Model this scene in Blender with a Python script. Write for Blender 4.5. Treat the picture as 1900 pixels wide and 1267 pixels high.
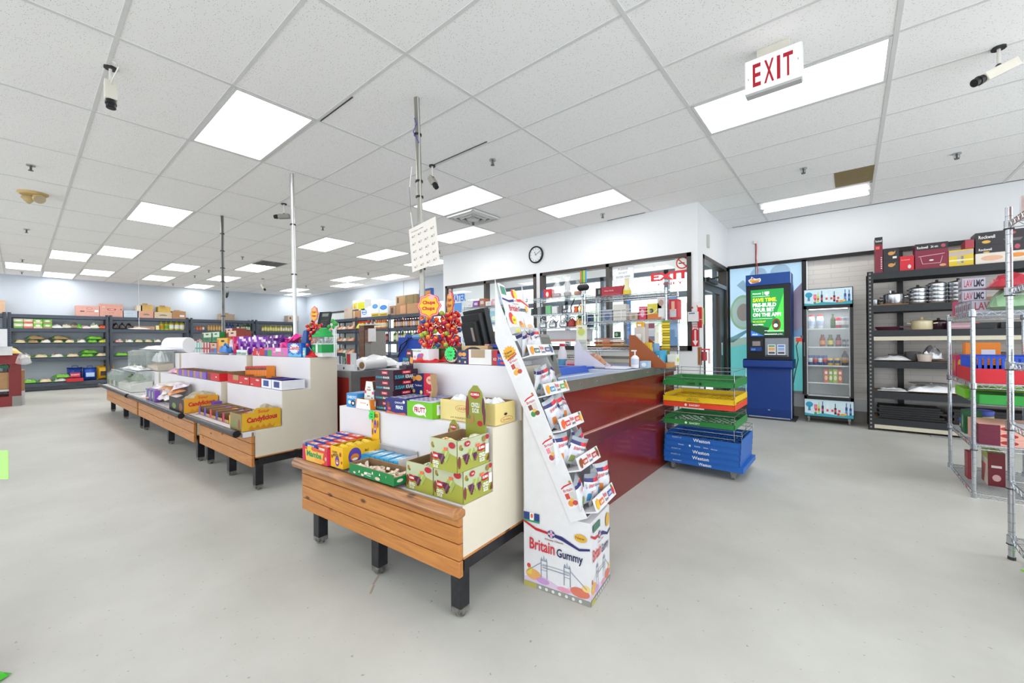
import bpy, math, random
from mathutils import Vector, Matrix
random.seed(11)
PI = math.pi
for o in list(bpy.data.objects): bpy.data.objects.remove(o)
SC = bpy.context.scene
COL = SC.collection

# ---------------------------------------------------------------- camera
YAW, ROLL, EYE = .6914, -.009, 1.2
cam_data = bpy.data.cameras.new('camera')
cam_data.sensor_fit = 'HORIZONTAL'; cam_data.sensor_width = 36.0
cam_data.lens = 757.5 / 1900 * 36.0
cam_data.clip_start = .03; cam_data.clip_end = 200
cam = bpy.data.objects.new('camera', cam_data); COL.objects.link(cam)
_F = Vector((-math.sin(YAW), math.cos(YAW), 0)); _R0 = Vector((math.cos(YAW), math.sin(YAW), 0)); _U0 = Vector((0, 0, 1))
_R = _R0 * math.cos(ROLL) + _U0 * math.sin(ROLL); _U = -_R0 * math.sin(ROLL) + _U0 * math.cos(ROLL)
cam.matrix_world = Matrix(((_R.x, _U.x, -_F.x, 0), (_R.y, _U.y, -_F.y, 0), (_R.z, _U.z, -_F.z, EYE), (0, 0, 0, 1)))
SC.camera = cam

# ---------------------------------------------------------------- world, exposure
W = bpy.data.worlds.new('daylight'); SC.world = W; W.use_nodes = True
_bg = W.node_tree.nodes['Background']; _bg.inputs[0].default_value = (.86, .94, 1, 1); _bg.inputs[1].default_value = 3.5
SC.view_settings.view_transform = 'Standard'; SC.view_settings.look = 'None'
SC.view_settings.gamma = 1.0; SC.view_settings.use_curve_mapping = False
SC.view_settings.exposure = 0.05
LAMP_W = 8.5          # watts of each ceiling troffer
LAMP_E = 3.2           # brightness of its diffuser

# ---------------------------------------------------------------- materials
_MC = {}
def lin(h):
    h = h.lstrip('#'); c = [int(h[i:i + 2], 16) / 255 for i in (0, 2, 4)]
    return [x / 12.92 if x <= .04045 else ((x + .055) / 1.055) ** 2.4 for x in c] + [1]
def newmat(name, col='#ffffff', rough=.5, metal=0, spec=.5, bump=0, bscale=60, var=0, vscale=8, vcol=None, trans=0, ior=1.45, alpha=1, emit=0, ecol=None, coat=0):
    m = bpy.data.materials.new(name); m.use_nodes = True
    nt = m.node_tree; b = nt.nodes['Principled BSDF']
    b.inputs['Base Color'].default_value = lin(col); b.inputs['Roughness'].default_value = rough
    b.inputs['Metallic'].default_value = metal; b.inputs['Specular IOR Level'].default_value = spec
    b.inputs['Transmission Weight'].default_value = trans; b.inputs['IOR'].default_value = ior; b.inputs['Alpha'].default_value = alpha
    b.inputs['Coat Weight'].default_value = coat
    if emit: b.inputs['Emission Color'].default_value = lin(ecol or col); b.inputs['Emission Strength'].default_value = emit
    tc = nt.nodes.new('ShaderNodeTexCoord')
    if var:
        n = nt.nodes.new('ShaderNodeTexNoise'); n.inputs['Scale'].default_value = vscale; n.inputs['Detail'].default_value = 6
        nt.links.new(tc.outputs['Object'], n.inputs['Vector'])
        r = nt.nodes.new('ShaderNodeValToRGB'); r.color_ramp.elements[0].position = .5 - .5 * (1 - var) - .02 if False else .32; r.color_ramp.elements[1].position = .68
        a, c = lin(vcol) if vcol else [x * (1 - var) for x in lin(col)[:3]] + [1], lin(col)
        r.color_ramp.elements[0].color = a; r.color_ramp.elements[1].color = c
        nt.links.new(n.outputs['Fac'], r.inputs[0]); nt.links.new(r.outputs[0], b.inputs['Base Color'])
    if bump:
        n = nt.nodes.new('ShaderNodeTexNoise'); n.inputs['Scale'].default_value = bscale; n.inputs['Detail'].default_value = 3
        nt.links.new(tc.outputs['Object'], n.inputs['Vector'])
        bp = nt.nodes.new('ShaderNodeBump'); bp.inputs['Strength'].default_value = bump; bp.inputs['Distance'].default_value = .004
        nt.links.new(n.outputs['Fac'], bp.inputs['Height']); nt.links.new(bp.outputs[0], b.inputs['Normal'])
    _MC[name] = m
    return m
def MAT(k):
    if k in _MC: return _MC[k]
    if k[0] == '#':
        q = k[1:7]; kind = k[7:]
        return _MC.setdefault(k, newmat(k, '#' + q, **{'': dict(rough=.42, var=.05, vscale=20), 'p': dict(rough=.28, bump=.25, bscale=35), 'c': dict(rough=.85, var=.12, vscale=14), 'g': dict(rough=.15, coat=.3), 'm': dict(rough=.3, metal=.9)}[kind]))
    raise KeyError(k)
newmat('white_laminate', '#dbd7da', .45, var=.03, vscale=3)
newmat('beige_laminate', '#d9cfbd', .5, var=.06, vscale=4)
newmat('black_paint', '#17171a', .35, var=.3, vscale=30, vcol='#26262a')
newmat('worn_metal', '#8d8a84', .55, .3, var=.5, vscale=40, vcol='#4c4844')
newmat('chrome', '#b9bdc2', .2, .95, bump=.15, bscale=200)
newmat('steel', '#a5a29a', .32, .85, var=.15, vscale=6)
newmat('dull_steel', '#8f8e8b', .4, .6, var=.15, vscale=6)
newmat('rack_blue', '#454d5a', .5, var=.1)
newmat('rack_black', '#26282c', .5, var=.2)
newmat('particle_board', '#b08a5e', .85, var=.25, vscale=60)
newmat('white_paint', '#e6e7e8', .75, var=.02, vscale=2)
newmat('pale_blue_paint', '#c3ccd6', .75, var=.03, vscale=1)
newmat('tee_bar', '#dcdcda', .5, var=.05)
newmat('frame_dark', '#4b4541', .4, .3, var=.1)
newmat('frame_black', '#1e1d1d', .4, .2)
newmat('red_laminate', '#701a17', .24, coat=.25, var=.12, vscale=3)
newmat('red_trim', '#5e1412', .3, coat=.2, var=.2, vscale=5)
newmat('belt', '#8298bd', .35, var=.08)
newmat('acrylic', '#e4ece8', .08, alpha=.2, coat=.6)
newmat('plastic_wrap', '#ffffff', .12, alpha=.28, coat=.5, bump=.8, bscale=25)
newmat('white_wrap', '#e9eaec', .22, bump=.8, bscale=22)
newmat('silver_foil', '#c9cbd0', .25, .6, bump=1, bscale=30)
newmat('cardboard', '#b48f66', .85, var=.08)
newmat('cardboard_in', '#b8966e', .9, var=.1)
newmat('light_board', '#c9ab85', .85, var=.08)
newmat('rubber', '#3a3836', .7)
newmat('monitor_black', '#1c1d1f', .4, bump=.1, bscale=300)
newmat('screen_off', '#0c0d10', .12, coat=.5)
newmat('grey_plastic', '#7d7b74', .5)
newmat('lamp_diffuser', '#ffffff', .5, emit=LAMP_E)
newmat('exit_face', '#ececea', .4, emit=.25)
newmat('exit_red', '#a8142a', .35, emit=.12)
newmat('grain', '#e6e2d8', .8, var=.2, vscale=120)
newmat('herb', '#5c8046', .8, var=.4, vscale=60)
newmat('sand_grain', '#cdb08a', .8, var=.25, vscale=90)

def wood_material(name, c1, c2, dark):
    m = bpy.data.materials.new(name); m.use_nodes = True; nt = m.node_tree; b = nt.nodes['Principled BSDF']; L = nt.links.new
    tc = nt.nodes.new('ShaderNodeTexCoord'); mp = nt.nodes.new('ShaderNodeMapping'); mp.inputs['Scale'].default_value = (1.2, 6, 14)
    n = nt.nodes.new('ShaderNodeTexNoise'); n.inputs['Scale'].default_value = 2.2; n.inputs['Detail'].default_value = 8; n.inputs['Distortion'].default_value = 1.6
    L(tc.outputs['Object'], mp.inputs[0]); L(mp.outputs[0], n.inputs['Vector'])
    r = nt.nodes.new('ShaderNodeValToRGB'); r.color_ramp.elements[0].position = .3; r.color_ramp.elements[1].position = .7
    r.color_ramp.elements[0].color = lin(c1); r.color_ramp.elements[1].color = lin(c2); L(n.outputs['Fac'], r.inputs[0])
    mp2 = nt.nodes.new('ShaderNodeMapping'); mp2.inputs['Scale'].default_value = (3.2, 3.2, 7.5); L(tc.outputs['Object'], mp2.inputs[0])
    v = nt.nodes.new('ShaderNodeTexVoronoi'); v.inputs['Scale'].default_value = 1.25; L(mp2.outputs[0], v.inputs['Vector'])
    r2 = nt.nodes.new('ShaderNodeValToRGB'); e = r2.color_ramp.elements
    e[0].position = .06; e[0].color = (1, 1, 1, 1); e[1].position = .13; e[1].color = (0, 0, 0, 1); L(v.outputs['Distance'], r2.inputs[0])
    mx = nt.nodes.new('ShaderNodeMixRGB'); L(r2.outputs[0], mx.inputs[0]); L(r.outputs[0], mx.inputs[1]); mx.inputs[2].default_value = lin(dark)
    L(mx.outputs[0], b.inputs['Base Color']); b.inputs['Roughness'].default_value = .42; b.inputs['Coat Weight'].default_value = .15
    _MC[name] = m
wood_material('pine', '#a5642a', '#c3823e', '#54290f')
wood_material('worn_pine', '#7a4c2c', '#b57c48', '#5b3820')
wood_material('brown_wood', '#5e3b26', '#7d5136', '#3b2417')

def floor_material():
    m = bpy.data.materials.new('painted_concrete'); m.use_nodes = True; nt = m.node_tree; b = nt.nodes['Principled BSDF']; L = nt.links.new
    tc = nt.nodes.new('ShaderNodeTexCoord')
    n = nt.nodes.new('ShaderNodeTexNoise'); n.inputs['Scale'].default_value = .9; n.inputs['Detail'].default_value = 10; n.inputs['Roughness'].default_value = .62
    L(tc.outputs['Object'], n.inputs['Vector'])
    r = nt.nodes.new('ShaderNodeValToRGB'); r.color_ramp.elements[0].position = .3; r.color_ramp.elements[1].position = .72
    r.color_ramp.elements[0].color = lin('#a9a8a1'); r.color_ramp.elements[1].color = lin('#c3c2bd'); L(n.outputs['Fac'], r.inputs[0])
    # grey scuffs and hairline cracks
    v = nt.nodes.new('ShaderNodeTexVoronoi'); v.feature = 'DISTANCE_TO_EDGE'; v.inputs['Scale'].default_value = .21
    n2 = nt.nodes.new('ShaderNodeTexNoise'); n2.inputs['Scale'].default_value = 2.5; n2.inputs['Detail'].default_value = 6
    mxv = nt.nodes.new('ShaderNodeMixRGB'); mxv.inputs[0].default_value = .12; L(tc.outputs['Object'], mxv.inputs[1]); L(n2.outputs['Color'], mxv.inputs[2]); L(mxv.outputs[0], v.inputs['Vector'])
    rc = nt.nodes.new('ShaderNodeValToRGB'); e = rc.color_ramp.elements; e[0].position = 0; e[0].color = (0, 0, 0, 1); e[1].position = .0007; e[1].color = (0, 0, 0, 1); L(v.outputs[0], rc.inputs[0])
    n3 = nt.nodes.new('ShaderNodeTexNoise'); n3.inputs['Scale'].default_value = 45; n3.inputs['Detail'].default_value = 2; L(tc.outputs['Object'], n3.inputs['Vector'])
    rs = nt.nodes.new('ShaderNodeValToRGB'); e = rs.color_ramp.elements; e[0].position = .7; e[0].color = (0, 0, 0, 1); e[1].position = .75; e[1].color = (.6, .6, .6, 1); L(n3.outputs['Fac'], rs.inputs[0])
    ad = nt.nodes.new('ShaderNodeMixRGB'); ad.blend_type = 'ADD'; ad.inputs[0].default_value = 1; L(rc.outputs[0], ad.inputs[1]); L(rs.outputs[0], ad.inputs[2])
    mx = nt.nodes.new('ShaderNodeMixRGB'); L(ad.outputs[0], mx.inputs[0]); L(r.outputs[0], mx.inputs[1]); mx.inputs[2].default_value = lin('#6f6c66')
    L(mx.outputs[0], b.inputs['Base Color'])
    rr = nt.nodes.new('ShaderNodeMapRange'); rr.inputs[3].default_value = .3; rr.inputs[4].default_value = .55; L(n.outputs['Fac'], rr.inputs[0]); L(rr.outputs[0], b.inputs['Roughness'])
    b.inputs['Specular IOR Level'].default_value = .35
    bp = nt.nodes.new('ShaderNodeBump'); bp.inputs['Strength'].default_value = .12; bp.inputs['Distance'].default_value = .01; L(n.outputs['Fac'], bp.inputs['Height']); L(bp.outputs[0], b.inputs['Normal'])
    _MC['floor'] = m
floor_material()
def tile_material():
    m = bpy.data.materials.new('mineral_fibre_tile'); m.use_nodes = True; nt = m.node_tree; b = nt.nodes['Principled BSDF']; L = nt.links.new
    tc = nt.nodes.new('ShaderNodeTexCoord'); mp = nt.nodes.new('ShaderNodeMapping'); mp.inputs['Scale'].default_value = (55, 110, 1); L(tc.outputs['Object'], mp.inputs[0])
    v = nt.nodes.new('ShaderNodeTexVoronoi'); v.inputs['Scale'].default_value = 1; v.inputs['Randomness'].default_value = 1; L(mp.outputs[0], v.inputs['Vector'])
    r = nt.nodes.new('ShaderNodeValToRGB'); e = r.color_ramp.elements; e[0].position = .13; e[0].color = lin('#8f8b84'); e[1].position = .18; e[1].color = lin('#f6f5f3'); L(v.outputs['Distance'], r.inputs[0])
    L(r.outputs[0], b.inputs['Base Color']); b.inputs['Roughness'].default_value = .9
    _MC['tile'] = m
tile_material()
def brick_paint_material():
    m = bpy.data.materials.new('painted_block'); m.use_nodes = True; nt = m.node_tree; b = nt.nodes['Principled BSDF']; L = nt.links.new
    tc = nt.nodes.new('ShaderNodeTexCoord'); sp = nt.nodes.new('ShaderNodeSeparateXYZ'); cb = nt.nodes.new('ShaderNodeCombineXYZ')
    L(tc.outputs['Object'], sp.inputs[0]); L(sp.outputs[0], cb.inputs[0]); L(sp.outputs[2], cb.inputs[1])
    k = nt.nodes.new('ShaderNodeTexBrick'); k.inputs['Scale'].default_value = 1; k.inputs['Brick Width'].default_value = .42; k.inputs['Row Height'].default_value = .07; k.inputs['Mortar Size'].default_value = .004
    k.inputs['Color1'].default_value = lin('#e8e2dc'); k.inputs['Color2'].default_value = lin('#e3ddd6'); k.inputs['Mortar'].default_value = lin('#d4cdc5'); L(cb.outputs[0], k.inputs['Vector'])
    L(k.outputs[0], b.inputs['Base Color']); b.inputs['Roughness'].default_value = .7
    _MC['block'] = m
brick_paint_material()
def film_material(name, col, t=.75):
    m = bpy.data.materials.new(name); m.use_nodes = True; nt = m.node_tree; nt.nodes.remove(nt.nodes['Principled BSDF']); L = nt.links.new
    d = nt.nodes.new('ShaderNodeBsdfDiffuse'); tr = nt.nodes.new('ShaderNodeBsdfTranslucent'); mx = nt.nodes.new('ShaderNodeMixShader'); g = nt.nodes.new('ShaderNodeBsdfGlossy'); m2 = nt.nodes.new('ShaderNodeMixShader')
    d.inputs[0].default_value = tr.inputs[0].default_value = lin(col); mx.inputs[0].default_value = .62; g.inputs['Roughness'].default_value = .12; m2.inputs[0].default_value = .05
    L(d.outputs[0], mx.inputs[1]); L(tr.outputs[0], mx.inputs[2]); L(mx.outputs[0], m2.inputs[1]); L(g.outputs[0], m2.inputs[2]); L(m2.outputs[0], nt.nodes['Material Output'].inputs[0])
    _MC[name] = m

def glass_material():
    m = bpy.data.materials.new('window_glass'); m.use_nodes = True; nt = m.node_tree; nt.nodes.remove(nt.nodes['Principled BSDF']); L = nt.links.new
    a = nt.nodes.new('ShaderNodeBsdfTransparent'); g = nt.nodes.new('ShaderNodeBsdfGlossy'); g.inputs['Roughness'].default_value = .01; mx = nt.nodes.new('ShaderNodeMixShader'); mx.inputs[0].default_value = .03
    a.inputs[0].default_value = (.97, .98, .975, 1); L(a.outputs[0], mx.inputs[1]); L(g.outputs[0], mx.inputs[2]); L(mx.outputs[0], nt.nodes['Material Output'].inputs[0]); _MC['glass'] = m
glass_material()

# ---------------------------------------------------------------- mesh builder
_TX = {}
def text_mesh(s):
    if s not in _TX:
        cu = bpy.data.curves.new('t', 'FONT'); cu.body = s.lstrip('*'); cu.resolution_u = 2; cu.offset = .018 + .024 * (len(s) - len(s.lstrip('*')))
        o = bpy.data.objects.new('t', cu); me = bpy.data.meshes.new_from_object(o)
        vs = [v.co.copy() for v in me.vertices]; fs = [list(p.vertices) for p in me.polygons]
        x0 = min(v.x for v in vs); x1 = max(v.x for v in vs); y0 = min(v.y for v in vs); y1 = max(v.y for v in vs)
        _TX[s] = ([((v.x - x0) / (x1 - x0), (v.y - y0) / (y1 - y0)) for v in vs], fs)
        bpy.data.objects.remove(o); bpy.data.curves.remove(cu); bpy.data.meshes.remove(me)
    return _TX[s]
class B:
    def __init__(s): s.v = []; s.f = []; s.k = []; s.mats = []
    def mi(s, m):
        if m not in s.mats: s.mats.append(m)
        return s.mats.index(m)
    def add(s, vs, fs, m, M=None):
        n = len(s.v); s.v += [tuple(M @ Vector(p)) if M else tuple(p) for p in vs]
        i = s.mi(m); s.f += [[n + j for j in f] for f in fs]; s.k += [i] * len(fs)
        return s
    def box(s, x0, y0, z0, x1, y1, z1, m, M=None):
        return s.add([(x0, y0, z0), (x1, y0, z0), (x1, y1, z0), (x0, y1, z0), (x0, y0, z1), (x1, y0, z1), (x1, y1, z1), (x0, y1, z1)],
                     [(3, 2, 1, 0), (4, 5, 6, 7), (0, 1, 5, 4), (1, 2, 6, 5), (2, 3, 7, 6), (3, 0, 4, 7)], m, M)
    def cb(s, cx, cy, z0, w, d, h, m, M=None): return s.box(cx - w / 2, cy - d / 2, z0, cx + w / 2, cy + d / 2, z0 + h, m, M)
    def cyl(s, p0, p1, r0, m, r1=None, n=12, M=None):
        p0, p1 = Vector(p0), Vector(p1); r1 = r0 if r1 is None else r1
        q = (p1 - p0).to_track_quat('Z', 'Y'); vs = []
        for p, r in ((p0, r0), (p1, r1)):
            vs += [p + q @ Vector((r * math.cos(2 * PI * i / n), r * math.sin(2 * PI * i / n), 0)) for i in range(n)]
        return s.add(vs, [(i, (i + 1) % n, n + (i + 1) % n, n + i) for i in range(n)] + [list(range(n))[::-1], list(range(n, 2 * n))], m, M)
    def lathe(s, prof, m, c=(0, 0, 0), n=16, M=None, cap=True):
        vs = [(c[0] + r * math.cos(2 * PI * i / n), c[1] + r * math.sin(2 * PI * i / n), c[2] + z) for r, z in prof for i in range(n)]
        fs = [(j * n + i, j * n + (i + 1) % n, (j + 1) * n + (i + 1) % n, (j + 1) * n + i) for j in range(len(prof) - 1) for i in range(n)]
        if cap: fs += [list(range(n))[::-1], [(len(prof) - 1) * n + i for i in range(n)]]
        return s.add(vs, fs, m, M)
    def sph(s, c, r, m, n=10, sz=1, M=None):
        k = max(4, n * 2 // 3); return s.lathe([(max(.0004, r * math.sin(PI * j / k)), -r * sz * math.cos(PI * j / k)) for j in range(k + 1)], m, c, n, M)
    def prism(s, pts, ax, a, b, m, M=None):
        f = {'x': lambda p, t: (t, p[0], p[1]), 'y': lambda p, t: (p[0], t, p[1]), 'z': lambda p, t: (p[0], p[1], t)}[ax]
        n = len(pts); vs = [f(p, a) for p in pts] + [f(p, b) for p in pts]
        return s.add(vs, [(i, (i + 1) % n, n + (i + 1) % n, n + i) for i in range(n)] + [list(range(n))[::-1], list(range(n, 2 * n))], m, M)
    def tube(s, pts, r, m, n=6, M=None):
        pts = [Vector(p) for p in pts]; vs = []
        for i, p in enumerate(pts):
            d = (pts[min(i + 1, len(pts) - 1)] - pts[max(i - 1, 0)]); q = d.to_track_quat('Z', 'Y')
            vs += [p + q @ Vector((r * math.cos(2 * PI * k / n), r * math.sin(2 * PI * k / n), 0)) for k in range(n)]
        fs = [(j * n + i, j * n + (i + 1) % n, (j + 1) * n + (i + 1) % n, (j + 1) * n + i) for j in range(len(pts) - 1) for i in range(n)]
        return s.add(vs, fs + [list(range(n))[::-1], [(len(pts) - 1) * n + i for i in range(n)]], m, M)
    def pouch(s, w, d, h, m, c=(0, 0, 0), nx=8, ny=6, wob=.25, M=None, seed=0):
        """flat filled bag lying in xy, thickness h, pinched all round"""
        R = random.Random(seed); top = {}; bot = {}; vs = []; fs = []
        for i in range(nx + 1):
            for j in range(ny + 1):
                u, v = i / nx, j / ny; e = max(0, (math.sin(PI * u) * math.sin(PI * v))) ** .42
                x = (u - .5) * w * (1 - .05 * math.sin(PI * v)); y = (v - .5) * d * (1 - .05 * math.sin(PI * u)); k = 1 + R.uniform(-wob, wob)
                top[i, j] = len(vs); vs.append((c[0] + x, c[1] + y, c[2] + h * .22 + h * .78 * e * k)); bot[i, j] = len(vs); vs.append((c[0] + x, c[1] + y, c[2] + h * .2 * (1 - e)))
        for i in range(nx):
            for j in range(ny):
                fs.append((top[i, j], top[i + 1, j], top[i + 1, j + 1], top[i, j + 1])); fs.append((bot[i, j + 1], bot[i + 1, j + 1], bot[i + 1, j], bot[i, j]))
        for i in range(nx):
            fs.append((bot[i, 0], bot[i + 1, 0], top[i + 1, 0], top[i, 0])); fs.append((top[i, ny], top[i + 1, ny], bot[i + 1, ny], bot[i, ny]))
        for j in range(ny):
            fs.append((top[0, j], top[0, j + 1], bot[0, j + 1], bot[0, j])); fs.append((bot[nx, j], bot[nx, j + 1], top[nx, j + 1], top[nx, j]))
        return s.add(vs, fs, m, M)
    def text(s, t, org, U, V, m, M=None):
        """string filling the parallelogram org + u*U + v*V"""
        vv, ff = text_mesh(t); org, U, V = Vector(org), Vector(U), Vector(V)
        return s.add([org + U * a + V * b for a, b in vv], ff, m, M)
    def deco(s, bx, dl, M=None, k0=0):
        x0, y0, z0, x1, y1, z1 = bx
        fc = {'F': ((x0, y0, z0), (x1 - x0, 0, 0), (0, 0, z1 - z0), (0, -1, 0)), 'B': ((x1, y1, z0), (x0 - x1, 0, 0), (0, 0, z1 - z0), (0, 1, 0)),
              'R': ((x1, y0, z0), (0, y1 - y0, 0), (0, 0, z1 - z0), (1, 0, 0)), 'L': ((x0, y1, z0), (0, y0 - y1, 0), (0, 0, z1 - z0), (-1, 0, 0)),
              'T': ((x0, y0, z1), (x1 - x0, 0, 0), (0, y1 - y0, 0), (0, 0, 1))}
        for i, d in enumerate(dl):
            O, U, V, N = [Vector(q) for q in fc[d[0]]]; O = O + N * (.0006 + .00009 * (i + k0))
            if d[1] == 'r': s.add([O + U * a + V * b for a, b in ((d[2], d[3]), (d[4], d[3]), (d[4], d[5]), (d[2], d[5]))], [(0, 1, 2, 3)], d[6], M)
            elif d[1] == 'e': s.add([O + U * (d[2] + d[4] * math.cos(2 * PI * q / 18)) + V * (d[3] + d[5] * math.sin(2 * PI * q / 18)) for q in range(18)], [list(range(18))], d[6], M)
            elif d[1] == 'p': s.add([O + U * a + V * b for a, b in d[2]], [list(range(len(d[2])))], d[3], M)
            elif d[1] == 's':   # star burst
                s.add([O + U * (d[2] + d[4] * (1, .78)[q % 2] * math.cos(PI * q / 14)) + V * (d[3] + d[5] * (1, .78)[q % 2] * math.sin(PI * q / 14)) for q in range(28)], [list(range(28))], d[6], M)
            elif d[1] == 't': s.text(d[7], O + U * d[2] + V * d[3], U * (d[4] - d[2]), V * (d[5] - d[3]), d[6], M)
        return s
    def mesh(s, name, smooth=True):
        me = bpy.data.meshes.new(name); me.from_pydata(s.v, [], s.f)
        for m in s.mats: me.materials.append(MAT(m))
        me.polygons.foreach_set('material_index', s.k)
        if smooth:
            me.polygons.foreach_set('use_smooth', [True] * len(me.polygons)); me.set_sharp_from_angle(angle=math.radians(35))
        me.update(); return me
def obj(name, b, parent=None, loc=None, label=None, bev=0, rotz=0):
    o = bpy.data.objects.new(name, b.mesh(name) if isinstance(b, B) else b); COL.objects.link(o)
    if parent: o.parent = parent
    if loc: o.location = loc
    if rotz: o.rotation_euler.z = rotz
    if label: o['label'] = label
    if bev:
        md = o.modifiers.new('edge', 'BEVEL'); md.width = bev; md.segments = 2; md.limit_method = 'ANGLE'; md.angle_limit = .7
    return o
def struct(name, b, **k):
    o = obj(name, b, **k); o['kind'] = 'structure'; return o
def tagit(o, label, cat, group=None, kind=None):
    o['label'] = label; o['category'] = cat
    if group: o['group'] = group
    if kind: o['kind'] = kind
    n = len(label.split())
    if n < 4 or n > 16: print('LABEL LENGTH', n, label)
    return o
def thing(name, label, cat, loc=(0, 0, 0), rotz=0, group=None):
    o = bpy.data.objects.new(name, None); COL.objects.link(o); o.empty_display_size = .1
    o.location = loc; o.rotation_euler = (0, 0, rotz); return tagit(o, label, cat, group)
def solo(name, label, cat, b, loc=(0, 0, 0), rotz=0, group=None, bev=0):
    o = obj(name, b, loc=loc, rotz=rotz, bev=bev); return tagit(o, label, cat, group)
def kids(o): return [c for c in bpy.data.objects if c.parent == o]
_KID = {}
def dup(root, label, loc, rotz=0, group=None, scale=None, ch=None):
    """copy of a thing, its parts and their sub-parts"""
    def cp(o, par):
        c = o.copy(); COL.objects.link(c)
        if par: c.parent = par
        for k in (_KID.get(o.name) if o.name in _KID else _KID.setdefault(o.name, kids(o))): cp(k, c)
        return c
    r = cp(root, None); r.location = loc; r.rotation_euler = (0, 0, rotz)
    if scale: r.scale = scale
    r['label'] = label; n = len(label.split())
    if n > 16 or n < 4: print('LABEL LENGTH', n, label)
    if group: r['group'] = group
    return r
ORD = ['first', 'second', 'third', 'fourth', 'fifth', 'sixth', 'seventh', 'eighth', 'ninth', 'tenth', 'eleventh', 'twelfth', 'thirteenth', 'fourteenth', 'fifteenth', 'sixteenth', 'seventeenth', 'eighteenth', 'nineteenth', 'twentieth']
def ordw(i): return ORD[i] if i < 20 else 'twenty ' + ORD[i - 20]
def RZ(a): return Matrix.Rotation(a, 4, 'Z')
def TR(x, y, z): return Matrix.Translation((x, y, z))
# ================================================================ THE ROOM
H = 3.072; GX0, GY0, TX, TY = -3.424, 1.609, 1.2192, .6096
XL, XR, YB, YK = -16.95, 3.6, 7.65, -6.0      # far wall, right wall, kiosk wall, wall behind the camera
struct('floor', B().box(XL - .2, YK - .2, -.1, XR + .2, 12, 0, 'floor'))
b = B()
for x, y, a, l in ((-1.86, 1.15, -.9, .09), (-1.80, 1.09, -.8, .07)): b.box(-l / 2, -.005, .0002, l / 2, .006, .0006, '#a8988a', TR(x, y, 0) @ RZ(a))
struct('floor_scratches', b)
struct('ceiling', B().box(XL - .2, YK - .2, H, XR + .2, YB + .2, H + .1, 'tile'))
g = B()
for i in range(-12, 7):
    x = GX0 + i * TX
    if XL < x < XR: g.box(x - .013, YK, H - .004, x + .013, YB, H + .002, 'tee_bar')
for j in range(-13, 11):
    y = GY0 + j * TY
    if YK < y < YB: g.box(XL, y - .011, H - .003, XR, y + .011, H + .002, 'tee_bar')
struct('ceiling_grid', g)
g = B()      # black gaps where tiles have slipped in the grid
for x0, y, x1 in ((-3.41, 2.80, -2.6), (-2.1, .62, -1.75), (-2.9, 5.86, -2.3), (-1.5, 7.62, 2.2), (-3.42, 1.63, -2.9)): g.box(x0, y - .004, H - .006, x1, y + .003, H - .001, 'rubber')
struct('trim_1', g)
struct('wall_far', B().box(XL - .15, YK, 0, XL, 7.45, H, 'pale_blue_paint'))
b = B().box(XL, 7.45, 0, -12.9, 7.6, H, 'pale_blue_paint').box(-12.9, 7.45, 0, -8.6, 7.6, .9, 'pale_blue_paint').box(-12.9, 7.45, 2.35, -8.6, 7.6, H, 'pale_blue_paint').box(-8.6, 7.45, 0, -6.78, 7.6, H, 'pale_blue_paint')
b.box(-15.2, 7.43, 1.0, -13.2, 7.45, 2.36, '#dfe6e4'); struct('wall_back', b)
struct('window_3', B().box(-15.25, 7.415, 2.3, -12.85, 7.45, 2.36, 'frame_dark').box(-12.93, 7.41, .9, -12.85, 7.46, 2.36, 'frame_dark').box(-13.9, 7.415, 1.0, -13.84, 7.45, 2.36, 'frame_dark').box(-10.8, 7.44, .9, -10.75, 7.5, 2.35, 'frame_dark').box(-12.9, 7.52, .9, -8.6, 7.525, 2.35, 'glass'))
struct('wall_pilaster', B().box(-10.42, 7.435, 0, -10.4, 7.45, H, '#b9bec4'))
# window wall with two wide openings, and its returns
WY = 5.876
b = B().box(-6.78, WY, 0, -1.58, WY + .14, 1.05, 'white_paint').box(-6.78, WY, 2.4, -1.58, WY + .14, H, 'white_paint')
for x0, x1 in ((-6.78, -6.70), (-4.29, -4.20), (-1.665, -1.58)): b.box(x0, WY, 1.05, x1, WY + .14, 2.4, 'white_paint')
struct('wall_window', b)
struct('wall_vestibule', B().box(-6.78, WY + .14, 0, -6.64, YB, H, 'white_paint').box(-1.72, WY + .14, 2.4, -1.58, YB, H, 'white_paint').box(-1.72, WY + .14, 0, -1.58, 6.12, 2.4, 'white_paint'))
for n, (x0, x1, ms) in enumerate(((-6.70, -4.29, (-5.53,)), (-4.20, -1.665, (-2.905,)))):
    b = B(); t = .055
    b.box(x0, WY - .02, 1.05, x1, WY + .1, 1.05 + .07, 'frame_dark').box(x0, WY - .02, 2.4 - t, x1, WY + .1, 2.4, 'frame_dark')
    for x in (x0 + t / 2, x1 - t / 2) + ms: b.box(x - t / 2, WY - .02, 1.05, x + t / 2, WY + .1, 2.4, 'frame_dark')
    b.box(x0, WY + .04, 1.1, x1, WY + .046, 2.36, 'glass'); struct('window_%d' % (n + 1), b)
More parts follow.
